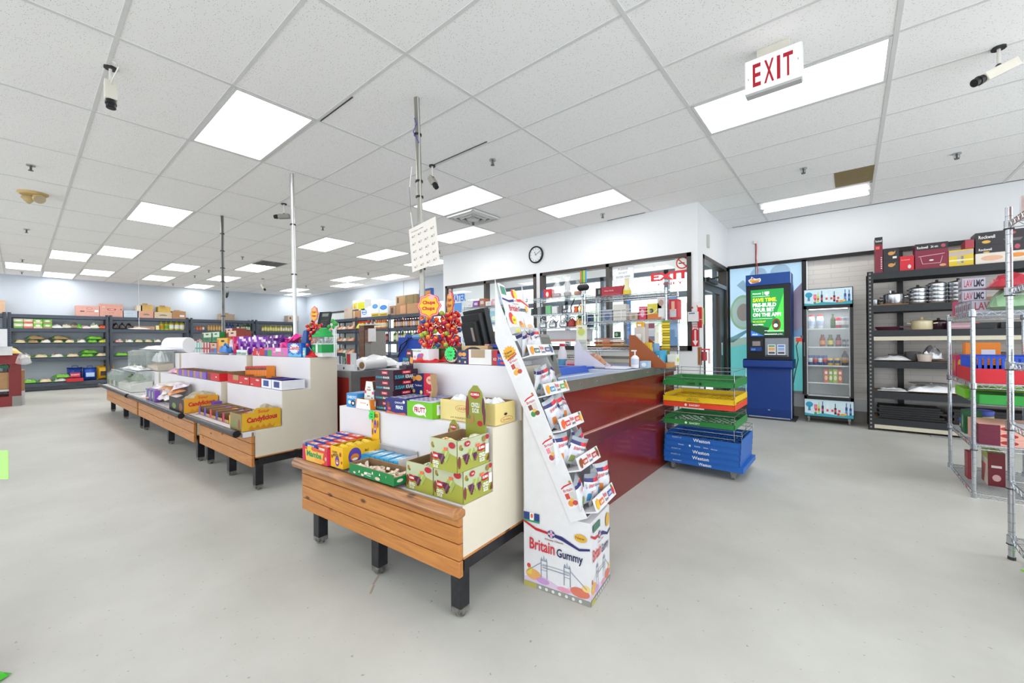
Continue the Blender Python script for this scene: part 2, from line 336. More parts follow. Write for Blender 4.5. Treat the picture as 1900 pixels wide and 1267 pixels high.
# side doorway next to the fire extinguisher: glazed door in a dark frame with a transom
b = B(); x = -1.60
b.box(x - .1, 6.12, 2.34, x + .03, 7.62, 2.4, 'frame_dark').box(x - .1, 6.12, 0, x + .03, 6.17, 2.4, 'frame_dark').box(x - .1, 7.5, 0, x + .03, 7.62, 2.4, 'frame_dark').box(x - .1, 6.12, 2.02, x + .03, 7.5, 2.08, 'dull_steel').box(x - .06, 6.17, 2.08, x - .054, 7.5, 2.34, 'glass')
struct('door_frame', b)
b = B(); b.box(-1.66, 7.16, .02, -1.6, 7.28, 2.02, 'frame_dark').box(-1.66, 7.28, .02, -1.6, 7.5, 2.02, 'frame_black').box(-1.66, 6.18, .02, -1.6, 6.3, 2.02, 'frame_dark').box(-1.66, 6.3, .02, -1.6, 7.16, .2, 'frame_dark').box(-1.66, 6.3, 1.92, -1.6, 7.16, 2.02, 'frame_dark').box(-1.635, 6.3, .2, -1.63, 7.16, 1.92, 'glass')
d = struct('door_1', b)
obj('door_handle', B().box(-1.59, 7.19, .95, -1.575, 7.22, 1.15, 'chrome'), d)
obj('door_closer', B().box(-1.59, 6.25, 2.03, -1.53, 6.75, 2.09, 'frame_black').tube([(-1.56, 6.3, 2.06), (-1.45, 6.42, 2.1), (-1.56, 6.75, 2.12)], .012, 'frame_black'), d)
# kiosk wall: storefront with printed film on the left, blocked up bays on the right
struct('wall_right', B().box(-1.72, YB, 2.42, XR, YB + .15, H, 'white_paint').box(-1.72, YB, 0, -.5, YB + .15, .38, 'white_paint').box(-.5, YB + .05, .32, XR, YB + .15, 2.42, 'block').box(-.5, YB, 0, XR, YB + .15, .32, 'white_paint'))
struct('wall_east', B().box(XR, YK, 0, XR + .15, YB, .35, 'white_paint').box(XR, YK, 2.85, XR + .15, YB, H, 'white_paint').box(XR, 6.4, .35, XR + .15, YB, 2.85, 'white_paint'))
b = B()      # unseen shop windows, added right of the camera to bring in more light
for k in range(7): y = YK + (6.4 - YK) * k / 6; b.box(XR + .02, y - .05, .35, XR + .13, y + .05, 2.85, 'frame_black')
struct('window_7', b)
for k in range(6):
    l = bpy.data.lights.new('daylight_portal', 'AREA'); l.shape = 'RECTANGLE'; l.size = (6.4 - YK) / 6 - .12; l.size_y = 2.45; l.cycles.is_portal = True
    o = bpy.data.objects.new('daylight_portal', l); COL.objects.link(o); o.location = (XR + .16, YK + (6.4 - YK) * (k + .5) / 6, 1.6); o.rotation_euler = (PI / 2, 0, PI / 2)
struct('wall_south', B().box(XL, YK - .15, 0, XR, YK, .35, 'white_paint').box(XL, YK - .15, 2.85, XR, YK, H, 'white_paint'))
b = B()      # unseen shop front added behind the camera so daylight reaches the ceiling
for k in range(9): x = XL + (XR - XL) * k / 8; b.box(x - .05, YK - .13, .35, x + .05, YK - .02, 2.85, 'frame_black')
struct('window_6', b)
for k in range(8):
    l = bpy.data.lights.new('daylight_portal', 'AREA'); l.shape = 'RECTANGLE'; l.size = (XR - XL) / 8 - .12; l.size_y = 2.45; l.cycles.is_portal = True
    o = bpy.data.objects.new('daylight_portal', l); COL.objects.link(o); o.location = (XL + (XR - XL) * (k + .5) / 8, YK - .16, 1.6); o.rotation_euler = (PI / 2, 0, 0)
struct('baseboard_right', B().box(-1.58, YB - .012, 0, XR, YB, .16, '#8d8883').box(XL, 7.43, 0, -6.78, 7.45, .1, '#8d8883').box(-1.58, 6.0, 0, -1.565, 6.12, .12, '#8d8883'))
struct('trim_2', B().box(-1.58, YB - .03, 2.38, XR, YB, 2.43, 'frame_black').box(-.56, YB - .03, .36, -.5, YB, 2.4, 'frame_black').box(-1.58, YB - .03, .36, -1.55, YB, 2.4, 'frame_black').box(-1.58, YB - .02, .36, -.5, YB, .40, '#b4b8b6').box(.5, YB - .01, .3, .56, YB + .05, 2.4, 'frame_black'))
for k, c in (('film_sky', '#a4bccf'), ('film_pale', '#c8d8e2'), ('film_teal', '#96ecd6'), ('film_green', '#cfe0a8'), ('film_flesh', '#e8ebd0'), ('film_stone', '#cfae98'), ('film_maroon', '#a98a9c'), ('film_blue', '#86a4c4'), ('film_leaf', '#94bdb8'), ('film_sand', '#dfe2c4')): film_material(k, c)
f = B(); x0, x1, z0, z1 = -1.55, -.56, .40, 2.38; y = YB - .004
f.add([(x0, y, z0), (x1, y, z0), (x1, y, z1), (x0, y, z1)], [(0, 1, 2, 3)], 'film_sky')
f.deco((x0, y, z0, x1, y + .004, z1), [('F', 'p', [(0, 0), (1, 0), (1, .36), (.6, .38), (.3, .37), (0, .34)], 'film_teal'), ('F', 'p', [(0, .34), (.3, .37), (.6, .38), (1, .36), (1, .41), (.5, .45), (0, .40)], 'film_sand'),
        ('F', 'p', [(0, .42), (.3, .50), (.34, .5), (.05, .38), (0, .38)], 'film_leaf'), ('F', 'e', .42, .93, .12, .06, 'film_pale'), ('F', 'e', .72, .93, .14, .07, 'film_pale'),
    ('F', 'p', [(.8, .62), (.9, .78), (1, .84), (1, .5), (.9, .46), (.82, .52)], 'film_maroon'), ('F', 'p', [(.5, .46), (.8, .5), (.9, .46), (1, .5), (1, .42), (.6, .42)], 'film_blue'),
    ('F', 'p', [(.1, .86), (.2, .9), (.32, .8), (.26, .78)], 'film_pale')])
for c, a0, a1 in (('film_stone', 0, .5), ('film_flesh', .5, .86), ('film_green', .86, 1)):      # printed avocado half: stone, flesh, rim
    for q in range(28):
        f.add([(x0 + (.2 + .2 * a * math.cos(2 * PI * t_ / 28)) * (x1 - x0), y - .0012, z0 + (.63 + .145 * a * math.sin(2 * PI * t_ / 28)) * (z1 - z0)) for a, t_ in ((a0 + .001, q), (a1, q), (a1, q + 1), (a0 + .001, q + 1))], [(0, 1, 2, 3)], c)
f.box(x0, YB + .03, z0, x1, YB + .04, z1, 'glass')
struct('window_4', f)
# storefront of the vestibule, seen through the window wall, and the daylight world beyond
b = B()
for x in (-6.6, -5.6, -4.75, -3.9, -3.4, -2.6, -1.78): b.box(x - .04, YB - .04, 0, x + .04, YB + .06, 2.5, '#5c6672')  # black mullions, greyed because the daylight glare is put into their colour
for z, t in ((0, .12), (1.98, .1), (2.42, .08)): b.box(-6.64, YB - .04, z, -1.72, YB + .06, z + t, '#5c6672')
b.box(-6.64, YB - .03, 2.5, -1.72, YB + .1, H, 'white_paint')
b.box(-3.36, YB - .05, 0, -3.28, YB - .045, 2.0, '#4a78b8').box(-2.56, YB - .05, .9, -2.4, YB - .045, 2.0, '#6f95c4')
b.box(-6.64, YB, .1, -1.72, YB + .006, 2.42, 'glass')
struct('window_5', b)
struct('exterior_ground', B().box(-30, 12, -.12, 14, 45, -.02, '#cfd0cb').box(-30, YB + .2, -.03, 14, 12, .001, '#d9d8d4'))
def blob(b, c, r, m, n=12):
    R = random.Random(int(c[0] * 100)); 
    for k in range(16):
        p = (c[0] + R.uniform(-r, r) * .8, c[1] + R.uniform(-r, r) * .6, c[2] + R.uniform(-r, r) * .6); b.sph(p, r * R.uniform(.3, .5), m, n)
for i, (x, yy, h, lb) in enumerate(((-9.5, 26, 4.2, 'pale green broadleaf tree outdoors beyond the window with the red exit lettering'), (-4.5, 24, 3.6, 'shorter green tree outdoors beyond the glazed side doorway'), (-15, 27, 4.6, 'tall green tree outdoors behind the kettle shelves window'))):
    t = thing('tree', lb, 'tree', (x, yy, 0)); c = B(); blob(c, (0, 0, h * .7), h * .42, '#d5e4cc'); obj('crown', c, t)  # crown green paled: the overexposed outdoors is put into its colour
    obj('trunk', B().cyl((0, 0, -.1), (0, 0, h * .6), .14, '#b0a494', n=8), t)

# ---------------------------------------------------------------- ceiling fittings
def area(parent, w, d, watts):
    l = bpy.data.lights.new('troffer_light', 'AREA'); l.shape = 'RECTANGLE'; l.size = w; l.size_y = d; l.energy = watts; l.color = (1, .985, .96)
    o = bpy.data.objects.new('light', l); COL.objects.link(o); o.parent = parent; o.location = (0, 0, -.012); return o
W2, D2 = TX - .03, TY - .03
t = B(); fr = B()
fr.box(-W2 / 2, -D2 / 2, -.006, W2 / 2, -D2 / 2 + .02, 0, 'tee_bar').box(-W2 / 2, D2 / 2 - .02, -.006, W2 / 2, D2 / 2, 0, 'tee_bar').box(-W2 / 2, -D2 / 2, -.006, -W2 / 2 + .02, D2 / 2, 0, 'tee_bar').box(W2 / 2 - .02, -D2 / 2, -.006, W2 / 2, D2 / 2, 0, 'tee_bar')
df = B().box(-W2 / 2 + .015, -D2 / 2 + .015, -.004, W2 / 2 - .015, D2 / 2 - .015, -.001, 'lamp_diffuser')
PROTO = thing('ceiling_light', 'square-looking lit panel at the upper left, nearest to the camera, by the hanging security camera', 'ceiling light', (0, 0, H)); PROTO['label'] = 'large lit ceiling panel beside the short arm security camera, nearest of the left rows'
obj('frame', fr, PROTO); obj('diffuser', df, PROTO); area(PROTO, W2 - .06, D2 - .06, LAMP_W)
LGT = [(-1, -1, None), (2, 3, 'long lit ceiling panel directly behind the hanging exit sign'), (0, 5, 'lit ceiling panel above the wall clock and window wall'),
 (-1, 3, 'lit ceiling panel touching the corner of the square air vent, beside the tallest pole'), (-2, 5, 'lit ceiling panel behind the hanging paper price sheet, close to the wall'),
 (-4, -1, 'lit ceiling panel second along the front row, left of the dark conduit pole'), (-4, 3, 'lit ceiling panel right of the white conduit pole, above the beige till'), (-4, 5, 'lit ceiling panel between the white pole panel and the price sheet'),
 (-7, -1, 'lit ceiling panel third along the front row, over the grain bins aisle'), (-8, -2, 'two-part lit ceiling panel left of the third front row panel'), (-10, -3, 'lit ceiling panel at the frame edge, farthest left of all'),
 (-11, -2, 'two-part lit ceiling panel nearest the far wall, over the bagged rice'), (-10, -1, 'lit ceiling panel over the pink cartons on the far rack'), (-10, 1, 'lit ceiling panel over the cooking oil jugs, far end'),
 (-8, 1, 'lit ceiling panel with a brown water stain at its corner'), (-11, 3, 'small lit ceiling panel close to the far wall, left of the dark pole'), (-9, 3, 'lit ceiling panel crossed by the dark conduit pole'),
 (-7, 3, 'lit ceiling panel beside the slotted far vent, right of the dark pole'), (-7, 7, 'upper of the two stacked panels left of the calendar sheet, above the desk telephone'), (-6, 8, 'lit ceiling panel over the boxed diapers, nearest the back wall'),
 (-8, 8, 'lower of the two stacked lit panels, above the desk telephone'), (-10, 7, 'upper small lit panel behind the white pole, far corner'), (-11, 8, 'lowest small lit panel behind the white pole, far corner'), (-4, 7, 'lit ceiling panel mostly hidden behind the hanging price sheet'), (0, 8, 'vestibule ceiling panel seen through the window left of the exit lettering'), (-2, 8, 'vestibule ceiling panel seen through the left window pane')]
for n, (i, j, lb) in enumerate(LGT):
    loc = (GX0 + (i + .5) * TX, GY0 + (j + .5) * TY, H)
    if n == 0: PROTO.location = loc
    else: dup(PROTO, lb, loc)
for i, j in ((2, -2), (4, -1), (4, 3), (4, 6), (5, 1), (-1, -5), (-4, -5), (-8, -5), (2, -6), (-11, -5), (-2, -9), (-6, -9), (2, -10), (4, -6)):  # panels out of view, added to even the light and brighten the right
    dup(PROTO, 'unseen lit ceiling panel added outside the picture, around the camera', (GX0 + (i + .5) * TX, GY0 + (j + .5) * TY, H), group='added ceiling panels outside the picture')
# the open troffer with visible tubes
t = thing('ceiling_light', 'open ceiling light with bare tubes, above the drinks fridge', 'ceiling light', (GX0 + 2.5 * TX, GY0 + 8.5 * TY, H))
obj('frame', fr, t); obj('reflector', B().box(-.58, -.27, -.003, .58, .27, -.001, '#f2f1ec'), t, loc=(0, 0, -.001))
for y in (-.12, .12):
    q = obj('tube', B().cyl((-.56, 0, 0), (.56, 0, 0), .016, 'lamp_diffuser', n=8), t, loc=(0, y, -.03)); obj('socket', B().cb(-.57, 0, -.02, .02, .04, .035, 'tee_bar'), q); obj('socket', B().cb(.57, 0, -.02, .02, .04, .035, 'tee_bar'), q)
area(t, 1.1, .5, LAMP_W)
struct('ceiling_tile', B().box(GX0 + 2.5 * TX + .25, GY0 + 7 * TY + .02, H - .004, GX0 + 3 * TX - .015, GY0 + 8 * TY - .02, H + .002, '#8d7a52c'))
# vents
b = B(); s = .29
for k, r in enumerate((.29, .22, .15, .08)):
    z0, z1 = -.006 - .004 * k, -.02 - .008 * k
    for sx in (0, 1, 2, 3):
        b.prism([(-r, z0), (r, z0), (r - .05, z1 - .012), (-r + .05, z1 - .012)], 'y', -r, -r + .012, '#c9cac8' if k else 'tee_bar', RZ(sx * PI / 2))
b.box(-.29, -.29, -.003, .29, .29, -.001, '#3c3c3c'); b.box(-.06, -.06, -.05, .06, .06, -.04, '#c9cac8')
for k, r in enumerate((.27, .19, .11)):
    for sx in range(4): b.add([(-r, -r, -.006), (r, -r, -.006), (r - .055, -r + .055, -.035), (-r + .055, -r + .055, -.035)], [(0, 1, 2, 3)], '#d8d8d5', RZ(sx * PI / 2))
solo('air_vent', 'square stepped metal air vent in ceiling beside the large lit panel', 'vent', b, (GX0 - 1 * TX + .305, GY0 + 4 * TY + .305, H))
solo('air_vent', 'slotted dark air vent in the ceiling behind the white conduit pole', 'vent', B().box(-.3, -.27, -.01, .3, .27, 0, '#8c8c88').box(-.27, -.24, -.016, .27, -.02, -.01, '#4a4a48').box(-.27, .02, -.016, .27, .24, -.01, '#4a4a48'), (-10.43, 3.75, H))
# sprinklers
sp = B().cyl((0, 0, 0), (0, 0, -.012), .034, 'chrome', n=14).cyl((0, 0, 0), (0, 0, -.05), .009, '#5a554e', n=8).cyl((0, 0, -.055), (0, 0, -.06), .02, '#5a554e', n=10).tube([(-.018, 0, -.02), (-.02, 0, -.045), (0, 0, -.058)], .003, '#5a554e', n=5).tube([(.018, 0, -.02), (.02, 0, -.045), (0, 0, -.058)], .003, '#5a554e', n=5)
S0 = solo('sprinkler', 'ceiling sprinkler head right of the tall pole camera', 'sprinkler', sp, (-2.817, 3.117, H))
for x, y, lb in ((-6.52, .09, 'ceiling sprinkler head above the twin emergency lamp'), (-10.16, .09, 'ceiling sprinkler head below the twin emergency lamp'), (-.38, 5.5, 'ceiling sprinkler head beside the brown missing tile, left of it'),
    (.85, 6.09, 'ceiling sprinkler head above the black kitchenware rack, by the right camera'), (-6.5, 3.12, 'ceiling sprinkler head above the panel right of the white pole'), (-2.8, 5.51, 'ceiling sprinkler head above the clock wall'), (-6.46, 5.5, 'ceiling sprinkler head beside the hanging price sheet'),
    (-13.77, .06, 'ceiling sprinkler head above the leftmost lit panel'), (-16.09, .06, 'ceiling sprinkler head between leftmost panels at the far wall'), (-10.02, 3.07, 'ceiling sprinkler head just right of the dark conduit pole'), (-12.46, 3.07, 'ceiling sprinkler head just left of the dark conduit pole'),
    (-13.71, 3.06, 'ceiling sprinkler head far left of the dark pole, between small panels'), (-15.99, 3.03, 'ceiling sprinkler head nearest the far wall, above pink cartons'), (-9.91, 5.97, 'ceiling sprinkler head between the stacked panels and the diaper panel'), (-13.59, 5.96, 'ceiling sprinkler head above the far corner, right of the white pole')):
    dup(S0, lb, (x, y, H))
# cameras
def cctv(label, x, y, drop, aim, L=.13, body='#d8d2c6', cable=None):
    t = thing('security_camera', label, 'security camera', (x, y, H))
    obj('mount', B().cyl((0, 0, 0), (0, 0, -.012), .035, '#2b2b2b', n=10).cyl((0, 0, -.01), (0, 0, -drop), .009, '#d9d6cf', n=8).sph((0, 0, -drop), .016, '#2b2b2b', 8), t)
    a = Vector(aim).normalized(); M = TR(0, 0, -drop - .03) @ a.to_track_quat('Z', 'Y').to_matrix().to_4x4()
    obj('body', B().box(-.032, -.028, -L / 2, .032, .028, L / 2, body, M), t, bev=.004)
    obj('lens', B().cyl((0, 0, L / 2), (0, 0, L / 2 + .055), .026, '#17181b', n=14, M=M).cyl((0, 0, L / 2 + .02), (0, 0, L / 2 + .03), .03, '#17181b', n=14, M=M).cyl((0, 0, L / 2 + .05), (0, 0, L / 2 + .057), .02, 'screen_off', n=12, M=M), t)
    if cable: obj('cable', B().tube(cable, .004, '#e8e4da'), t)
    return t
cctv('white security camera hanging nose down at upper left with loose cable loop', -3.828, .405, .13, (.1, .0, -1), cable=[(0, -.0, -.12), (.12, 0, -.12), (.17, .02, -.06), (.13, .01, -.02), (.09, 0, 0)])
cctv('small security camera on a stem right of the tallest pole', -3.396, 2.804, .13, (.6, .1, -.9), L=.1, body='#a29c90')
cctv('security camera pointing sideways left of the white pole', -5.827, 2.276, .14, (-.7, -.7, -.05), L=.14, body='#8f8b85')
cctv('white bullet camera at the top right corner with black lens', .754, 4.05, .12, (-.75, -.45, -.42), L=.2, cable=[(.08, .1, -.1), (.3, .2, -.06), (.5, .3, -.02)])
cctv('tiny security camera over the back aisle, right of the dark pole', -13.0, 4.49, .2, (.5, .2, -.7), L=.16)
cctv('tiny security camera beside the dark pole near the far wall', -15.8, 4.39, .2, (.5, -.3, -.9), L=.16, body='#3a3a3a')
# emergency twin lamp
t = thing('emergency_light', 'beige emergency light with two round swivel heads on the ceiling', 'emergency light', (-7.7, .12, H), rotz=.6)
obj('base', B().lathe([(.13, 0), (.13, -.015), (.11, -.03)], '#c8ad78', n=20), t)
for sx, a in ((-.07, (-.6, -.4, -.6)), (.08, (.8, -.2, -.5))):
    M = TR(sx, 0, -.07) @ Vector(a).normalized().to_track_quat('Z', 'Y').to_matrix().to_4x4()
    h = obj('lamp_head', B().cyl((sx, 0, -.03), (sx, 0, -.07), .018, '#c8ad78', n=8).lathe([(.025, -.05), (.05, -.02), (.055, .03)], '#cdb684', n=16, M=M), t); obj('lens', B().cyl((0, 0, .028), (0, 0, .033), .048, '#b7a98c', n=16, M=M), h)
# exit sign
t = thing('exit_sign', 'white hanging exit sign with tall red letters on the ceiling', 'exit sign', (-.365, 3.08, H))
obj('mount', B().box(-.09, -.02, -.055, .09, .03, 0, '#d6cfc2'), t, bev=.004)
obj('housing', B().box(-.155, -.035, -.275, .155, .035, -.06, '#e6e6e4').box(-.15, -.03, -.285, .15, .03, -.275, '#b9b9b6'), t, bev=.003)
b = B().box(-.15, -.0385, -.272, .15, -.035, -.063, 'exit_face')
for i, (u0, u1, s) in enumerate(((.14, .29, 'E'), (.35, .53, 'X'), (.58, .64, 'I'), (.69, .86, 'T'))): b.deco((-.15, -.0385, -.272, .15, -.035, -.063), [('F', 't', u0, .14, u1, .84, 'exit_red', s)])
b.deco((-.15, -.0385, -.272, .15, -.035, -.063), [('F', 'r', .05, .4, .06, .46, '#222222'), ('F', 'r', .94, .5, .95, .56, '#222222')])
obj('face', b, t)
# conduit poles
def pole(label, x, y, x2, y2, z0, m, ties, r=.021, wire=None):
    t = thing('conduit_pole', label, 'pole', (x, y, 0))
    obj('pipe', B().cyl((x2 - x, y2 - y, z0), (0, 0, H - .002), r, m, n=14), t)
    obj('cable', B().tube([(r + .006 + (x2 - x) * k / 8 + .004 * math.sin(k * 2), (y2 - y) * k / 8 - .01, H - .01 - (H - z0) * k / 8) for k in range(9)], .006, wire or '#b8b6b0'), t)
    for z in ties:
        q = (H - z) / (H - z0); obj('cable_tie', B().cyl(((x2 - x) * q, (y2 - y) * q, z), ((x2 - x) * q, (y2 - y) * q, z + .012), r + .009, '#1b1b1d', n=12), t)
    return t
t = pole('grey steel conduit pole carrying the price sheet, tallest and nearest pole', -2.545, 1.955, -2.47, 1.95, .96, 'steel', (2.78, 2.42, 2.3, 1.75))
obj('string', B().tube([(0.01, -.03, 2.9), (.05, -.04, 2.84), (0.0, -.035, 2.8), (.06, -.03, 2.7)], .004, '#4a46a8'), t)
obj('loose_wire', B().tube([(-.04, -.02, 2.55), (-.07, -.02, 2.4), (-.06, -.02, 2.2), (-.03, -.02, 2.05)], .004, '#e6e4de'), t)
pole('pale conduit pole behind the red lollipop stand with the desk phone', -4.73, 1.93, -4.66, 1.93, .96, '#c9cac9m', (2.5, 1.95), wire='#dedede')
pole('dark grey conduit pole rising behind the gummy packets, left of others', -7.04, 1.9, -7.02, 1.9, .96, 'dull_steel', (2.8, 2.55, 2.3, 2.1, 1.6), wire='#2e2e30')
# price sheet hung on the tall pole
M = Matrix.Rotation(math.radians(-7), 4, 'Y')
b = B().box(-.15, 0, -.33, .16, .004, 0, '#e3dcd4', M)
for r in range(5):
    for c in range(4): b.deco((-.15, 0, -.33, .16, .004, 0), [('F', 't', .09 + c * .235, .07 + r * .175, .22 + c * .235, .115 + r * .175, '#5a564f', 'ALT')], M)
b.deco((-.15, 0, -.33, .16, .004, 0), [('F', 't', .1, .89, .55, .92, '#8a867e', 'Produce codes')], M)
solo('price_sheet', 'tilted white paper price sheet hanging on the tallest pole', 'sign', b, (-2.415, 1.885, 2.07), rotz=0)
# clock
t = thing('wall_clock', 'round wall clock with thin black rim and white face', 'clock', (-4.28, WY - .002, 2.735))
M = Matrix.Rotation(PI / 2, 4, 'X')
obj('rim', B().lathe([(.128, 0), (.15, 0), (.152, .03), (.138, .04), (.128, .03)], '#15171b', n=32, M=M, cap=False), t)
b = B().cyl((0, 0, 0), (0, 0, .02), .13, '#e6e8ea', n=32, M=M)
for k in range(12): b.box(-.004, .095, .0205, .004, .115, .0215, '#555555', M @ RZ(k * PI / 6))
obj('face', b, t); obj('hand', B().box(-.004, -.02, .023, .004, .065, .025, '#333333', M @ RZ(.5)), t); obj('hand', B().box(-.003, -.02, .026, .003, .1, .028, '#333333', M @ RZ(-1.1)), t)
# hanging lamp cable far left
t = thing('pendant', 'thin cable hanging from ceiling with a flat white disc above the far rack', 'pendant', (-13.9, 1.95, H))
obj('cable', B().cyl((0, 0, 0), (0, 0, -1.45), .006, '#c9c9c9', n=6), t); obj('disc', B().lathe([(.02, .04), (.2, .01), (.22, 0)], '#e6e6e6', n=20), t, loc=(0, 0, -1.47))
# ================================================================ STEPPED CANDY STANDS
def stand(label, loc, rot, w, rail, legs, pan0=.205, planks=4, tw=None):
    t = thing('display_stand', label, 'display stand', loc, rot, None)
    S = [(0, .28), (0, .50), (.21, .50), (.21, .795), (.45, .795), (.45, 1.07), (.70, 1.07), (.70, .28)]
    S0 = [(0, .28), (0, .50), (.21, .50), (.21, .795), (.70, .795), (.70, .28)]; tw = tw or w
    b = B().prism(S0, 'x', -w + .004, -.004, 'white_laminate').box(-tw + .004, .45, .79, -.004, .70, 1.07, 'white_laminate')
    obj('stepped_body', b, t, bev=.002)
    for x in (-w, 0): s = obj('side_panel', B().prism(S if tw == w or x == 0 else S0, 'x', x - .006, x + .006, 'beige_laminate').box(x - .007, .0, .272, x + .007, .70, .282, 'pine'), t)
    b = B()
    b.box(-w + .02, .03, .21, -.02, .08, .272, 'black_paint').box(-w + .02, .62, .21, -.02, .68, .272, 'black_paint')
    for x in (-w + .03, -.06): b.box(x, .03, .205, x + .045, .68, .27, 'black_paint')
    obj('base_frame', b, t)
    for x in legs:
        for y in ((.01, .07), (.62, .68)):
            g = obj('leg', B().box(x - .03, y[0], .04, x + .03, y[1], .25, 'black_paint'), t, bev=.004)
            obj('foot', B().box(x - .029, y[0] + .001, .016, x + .029, y[1] - .001, .045, 'worn_metal').cyl((x, sum(y) / 2, 0), (x, sum(y) / 2, .018), .022, 'worn_metal', n=10), g)
    b = B(); hh = (.492 - pan0) / planks
    for k in range(planks):
        z = pan0 + k * hh; b.box(-w - .02, -.03, z + .002, .012, -.006, z + hh - .002, 'pine')
    b.box(-w - .018, -.02, pan0 + .002, .010, -.008, .49, 'brown_wood')
    obj('front_panel', b, t, bev=.003, label='orange pine board front')
    if rail == 'wood':
        R = [(-.06, .462), (-.082, .472), (-.088, .49), (-.08, .512), (-.062, .52), (-.035, .512), (-.02, .50), (-.005, .497), (-.005, .468), (-.03, .462)]
        obj('edge_rail', B().prism(R, 'x', -w - .035, .03, 'worn_pine'), t, bev=.008, label='worn rounded wooden rail')
    else:
        obj('edge_lip', B().box(-w - .01, -.09, .455, .012, -.004, .497, 'white_laminate').box(-w - .012, -.09, .45, -.01 + .02, -.055, .49, 'pine'), t)
        obj('edge_rail', B().cyl((-w - .02, -.125, .49), (-.05, -.125, .49), .024, 'chrome' if 0 else 'black_paint', n=14).cyl((-.06, -.125, .49), (-.01, -.125, .488), .028, 'frame_black', n=14).box(-w, -.12, .478, -.03, -.085, .486, 'black_paint'), t, label='black tubular rail')
    return t
ST0 = dict(o=(-1.28, 1.20), r=.07, w=1.25); ST3 = dict(o=(-3.72, 1.215), r=.026, w=1.3); ST2 = dict(o=(-5.12, 1.15), r=.02, w=2.58); ST1 = dict(o=(-7.78, 1.09), r=.018, w=2.6)
stand('pine fronted stepped candy stand nearest the camera, with worn wooden rail', ST0['o'] + (0,), ST0['r'], ST0['w'], 'wood', (-.05, -.62, -1.19), tw=.99)
stand('pine fronted stepped candy stand of the left row nearest the camera, black rail', ST3['o'] + (0,), ST3['r'], ST3['w'], 'tube', (-.05, -.65, -1.25), planks=3)
stand('middle pine fronted stepped candy stand of the left row, cluttered with fruit jelly bags', ST2['o'] + (0,), ST2['r'], ST2['w'], 'tube', (-.05, -1.2, -2.52), planks=3)
stand('farthest pine fronted stand of the left row, under the clear grain bins', ST1['o'] + (0,), ST1['r'], ST1['w'], 'tube', (-.05, -1.3, -2.5), planks=3)
def on(S, u, v, z):
    c, s = math.cos(S['r']), math.sin(S['r']); return (S['o'][0] + u * c - v * s, S['o'][1] + u * s + v * c, z)

# ================================================================ CHECKOUT COUNTERS
t = thing('checkout_counter', 'long dark red checkout counter with steel edge and blue belt area', 'checkout counter', (-1.335, 2.0, 0), .02)
L = 2.28
obj('cabinet', B().box(-1.1, .02, 0, -.012, L, .89, 'red_laminate'), t)
obj('bumper', B().box(-.012, 0, .505, .022, L - .4, .59, 'red_trim').box(-.012, 0, .588, .018, L - .4, .597, '#b98a80'), t, bev=.004)
b = B().box(-.014, -.01, .885, .004, L + .02, .955, 'steel').box(-1.11, -.01, .885, 0, .006, .955, 'steel').box(-1.11, L + .01, .885, 0, L + .02, .955, 'steel')
for k in range(9): b.cyl((.003, .3 + k * .24, .92), (.007, .3 + k * .24, .92), .006, 'chrome', n=8)
obj('steel_edge', b, t)
b = B().box(-1.1, 0, .89, -.01, L, .925, '#c9ccd4').box(-.4, .0, .925, -.03, L - 1.2, .932, 'belt').box(-.3, .1, .932, -.26, 1.0, .934, '#cfd6e2')
obj('belt', b, t, label='blue grey worktop and conveyor belt')
obj('belt_guard', B().prism([(-.44, .93), (-.44, .985), (-.41, .985), (-.38, .93)], 'y', .35, 1.15, '#1d4fae').prism([(0, .93), (0, .97), (.16, .97), (.3, .93)], 'x', -.9, -.42, '#1d4fae', TR(0, 1.15, 0)), t, label='blue plastic belt guard')
obj('scanner_tray', B().box(-.95, 1.2, .925, -.05, 1.95, .95, '#c3c8d6').box(-.62, 1.3, .95, -.12, 1.72, .953, '#e4e6ea').box(-.6, 1.28, .95, -.1, 1.295, .955, '#2b4f9a').box(-.12, 1.28, .95, -.105, 1.9, .955, '#2b4f9a').box(-.5, 1.78, .95, -.1, 1.9, .954, '#5f7fbe'), t)
t = thing('checkout_counter', 'second red checkout counter with steel corner behind the left candy row', 'checkout counter', (-3.6, 1.98, 0))
obj('cabinet', B().box(-1.2, .01, 0, -.01, 2.0, .88, '#8a2018'), t)
obj('steel_edge', B().box(-1.21, 0, .87, .004, .012, .93, 'dull_steel').box(-.012, 0, .87, .006, 2.02, .93, 'dull_steel').box(-.03, -.004, 0, .008, .09, .93, 'dull_steel'), t)
obj('worktop', B().box(-1.2, .01, .9, -.01, 2.0, .928, '#9a9a98'), t)
t = thing('till_housing', 'beige grey till housing with wooden post behind the second counter', 'till stand', (-6.62, 3.8, .0))
obj('post', B().box(.0, 0, .0, .16, .2, 1.50, 'brown_wood'), t); obj('body', B().box(.165, .01, .0, .36, .3, 1.4, '#8d8a86').box(.0, -.01, 1.50, .5, .2, 1.515, '#d4d4d0'), t); obj('panel', B().box(.22, -.02, 1.2, .42, .0, 1.42, 'brown_wood').box(.34, -.03, 1.22, .56, -.02, 1.44, '#e4e0e0'), t)

